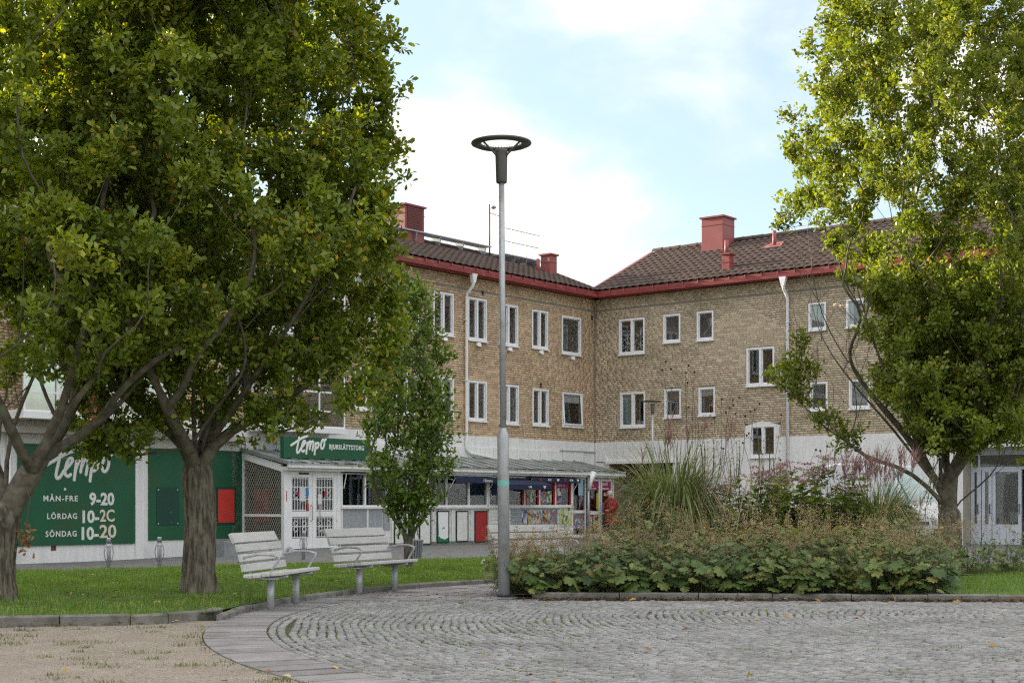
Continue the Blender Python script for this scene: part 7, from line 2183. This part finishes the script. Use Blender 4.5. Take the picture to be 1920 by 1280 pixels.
scabious(3.35, 23.1, [(1353, 748), (1374, 750), (1375, 759), (1386, 745), (1368, 765), (1361, 773), (1397, 780), (1379, 775), (1339, 784), (1291, 763)], 'thin dark scabious stems with seed buttons in the middle of the right brick wall')
scabious(3.75, 23.0, [(1424, 757), (1415, 768), (1407, 771), (1465, 778), (1400, 816), (1404, 812), (1393, 830), (1356, 841), (1527, 800)], 'thin dark scabious stems with seed buttons before the arched window')
scabious(4.7, 22.6, [(1552, 829), (1551, 836), (1530, 843), (1538, 845), (1540, 868), (1579, 896), (1545, 910), (1463, 862), (1468, 886)], 'scabious with cream button flowers among the mauve heads', cream=(0, 4, 5, 6, 8))
# mullein-like green spikes
def spikes(x, y, tips, label):
    t = thing('spike_perennial', label, 'plant', (x, y, .04))
    S, H = [], []
    for px, py in tips:
        q = np.array(((px - 960) / F * y, y, CAMZ + (HZ - py) * y / F)); b = np.array((x + R.gauss(0, .08), y, .05))
        f_ = b * .35 + q * .65 + np.array((R.gauss(0, .04), 0, 0))
        S.append(stems(b[None], f_[None], np.array([.012]), 5, .03))
        s = np.linspace(0, 1, 8)[None, :, None]; P = f_[None, None] * (1 - s) + q[None, None] * s + np.array((.03, 0, 0)) * np.sin(s * 3)
        S.append(ribbons(P, np.array([.02])))
        n = 80; ii = NR.integers(0, 8, n); H.append(scatter((np.array([(0, .3, 0), (0, -.3, 0), (1.2, 0, .1)]), np.array([(0, 1, 2)])), P[0, ii] + NR.normal(0, .007, (n, 3)), NR.normal(0, 1, (n, 3)) + np.array((0, 0, .6)), NR.normal(0, 1, (n, 3)), NR.uniform(.012, .024, n)))
    mesh_obj('stems', np_mesh('stems', *join(S)), M['stem'], t)['kind'] = 'stuff'
    mesh_obj('spike_flowers', np_mesh('spike_flowers', *join(H)), M['drygrass'], t)['kind'] = 'stuff'
spikes(3.1, 22.8, [(1331, 779), (1324, 800), (1318, 815), (1345, 815), (1338, 830), (1311, 822), (1352, 826)], 'upright olive green flower spikes right of the purple reed plumes')
spikes(3.6, 22.9, [(1379, 817), (1386, 826), (1366, 850), (1383, 850), (1372, 858)], 'short upright green spikes left of the arched window')
spikes(3.95, 22.9, [(1416, 790), (1440, 822), (1431, 826), (1425, 824), (1463, 818), (1409, 822), (1448, 848)], 'upright olive flower spikes right before the arched window')
spikes(6.35, 23.2, [(1753, 851), (1749, 868), (1757, 868), (1744, 882), (1760, 884)], 'pale green feathery spike left of the right oak trunk')

# ------------------------------------------------------------------ fallen leaves and litter
def litter_mesh(x, y, z, s):
    n = len(x); return scatter(leaf_shape('oak_s'), np.stack([x, y, z], 1), np.stack([NR.normal(0, 1, n), NR.normal(0, 1, n), NR.normal(0, .15, n)], 1), np.stack([NR.normal(0, .35, n), NR.normal(0, .35, n), np.ones(n)], 1), s)
n = 1500
x = NR.uniform(.1, 7.2, n); y = np.array([BED_Y(v_) for v_ in x]) - np.abs(NR.normal(0, .07, n)) - .005
x2 = NR.uniform(-2.2, .3, 90); y2_ = 19.1 + NR.random(90) * 1.2
a = np.linspace(a_start, math.radians(135), 160); rr_ = R_KERB - np.abs(NR.normal(0, .06, 160)) - .01
x3, y3 = PC[0] + rr_ * np.cos(a + NR.normal(0, .01, 160)), PC[1] + rr_ * np.sin(a)
x4 = NR.uniform(-5.4, -3.4, 60); y4 = np.interp(x4, [p[0] for p in KL], [p[1] for p in KL]) - np.abs(NR.normal(0, .05, 60))
X, Y = np.concatenate([x, x2, x3, x4]), np.concatenate([y, y2_, y3, y4])
tag(mesh_obj('leaf_litter', np_mesh('leaf_litter', *litter_mesh(X, Y, np.abs(NR.normal(.008, .012, len(X))) + .006, NR.uniform(.025, .06, len(X)))), M['litter']), 'reddish brown leaf litter along the kerb of the planting bed', 'litter', kind='stuff')
n = 420
x = NR.uniform(-7.5, -.5, n); y = NR.uniform(15.6, 25, n); ok = inside(LAWN, x, y); x, y = x[ok], y[ok]
tag(mesh_obj('lawn_leaves', np_mesh('lawn_leaves', *litter_mesh(x, y, np.array([lawn_z(a, b) for a, b in zip(x, y)]) + NR.uniform(.02, .07, len(x)), NR.uniform(.03, .065, len(x)))), M['fallen']), 'scattered small brown and yellow leaves lying in the lawn grass', 'litter', kind='stuff')
LS = leaf_shape('oak')
def fallen(px, py, s, z=.012):
    x, y = ground(px, py, z)
    me = np_mesh('leaf', *scatter(LS, np.zeros((1, 3)), np.array([[R.uniform(-1, 1), R.uniform(-1, 1), R.uniform(-.1, .2)]]), np.array([[R.gauss(0, .35), R.gauss(0, .35), 1.0]]), np.array([s])))
    me.materials.append(M['fallen'])
    o = bpy.data.objects.new('fallen_leaf', me); COL.objects.link(o); o.location = (x, y, z)
    return o
for px, py in ((1000, 1262), (1048, 1276), (908, 1229), (970, 1207), (1110, 1214), (1170, 1213), (1223, 1219), (1247, 1219), (1054, 1168), (1278, 1180), (1423, 1160), (1481, 1155), (1212, 1149), (1118, 1142), (1363, 1146), (1600, 1158), (1623, 1160), (1310, 1250), (1400, 1271), (1735, 1200), (1870, 1210), (1750, 1165), (690, 1205), (880, 1200), (1395, 1163)):
    tag(fallen(px, py, R.uniform(.06, .10)), 'small fallen leaf lying on the grey setts', 'leaf', 'fallen leaves scattered on the setts')
for px, py in ((1538, 1127), (1679, 1127), (1180, 1125), (1362, 1131), (1785, 1128)):
    tag(fallen(px, py, R.uniform(.09, .13), .02), 'yellow fallen leaf lying along the bed kerb', 'leaf', 'yellow leaves along the bed kerb')
for px, py in ((243, 1165), (265, 1166), (320, 1166), (133, 1178), (115, 1171), (545, 1268), (517, 1258), (623, 1247), (410, 1276), (114, 1260)):
    tag(fallen(px, py, R.uniform(.07, .1)), 'fallen leaf lying by the left kerb and gravel', 'leaf', 'fallen leaves by the gravel yard')
for px, py in ((212, 1110), (245, 1107), (152, 1083), (143, 1130), (78, 1146), (860, 1130), (868, 1110)):
    tag(fallen(px, py, R.uniform(.08, .11), .12 if px < 500 else .012), 'yellow fallen leaf lying on the lawn or path', 'leaf', 'fallen leaves on lawn and path')
pc = MB(); x, y = ground(908, 1056, .1); pc.add([(x - .06, y, .10), (x + .05, y - .05, .11), (x + .07, y + .04, .15), (x - .04, y + .05, .17), (x, y, .19)], [(0, 1, 4), (1, 2, 4), (2, 3, 4), (3, 0, 4)])
tag(pc.build('paper_scrap', M['paper']), 'crumpled white paper scrap on the lawn left of the lamp post', 'litter')
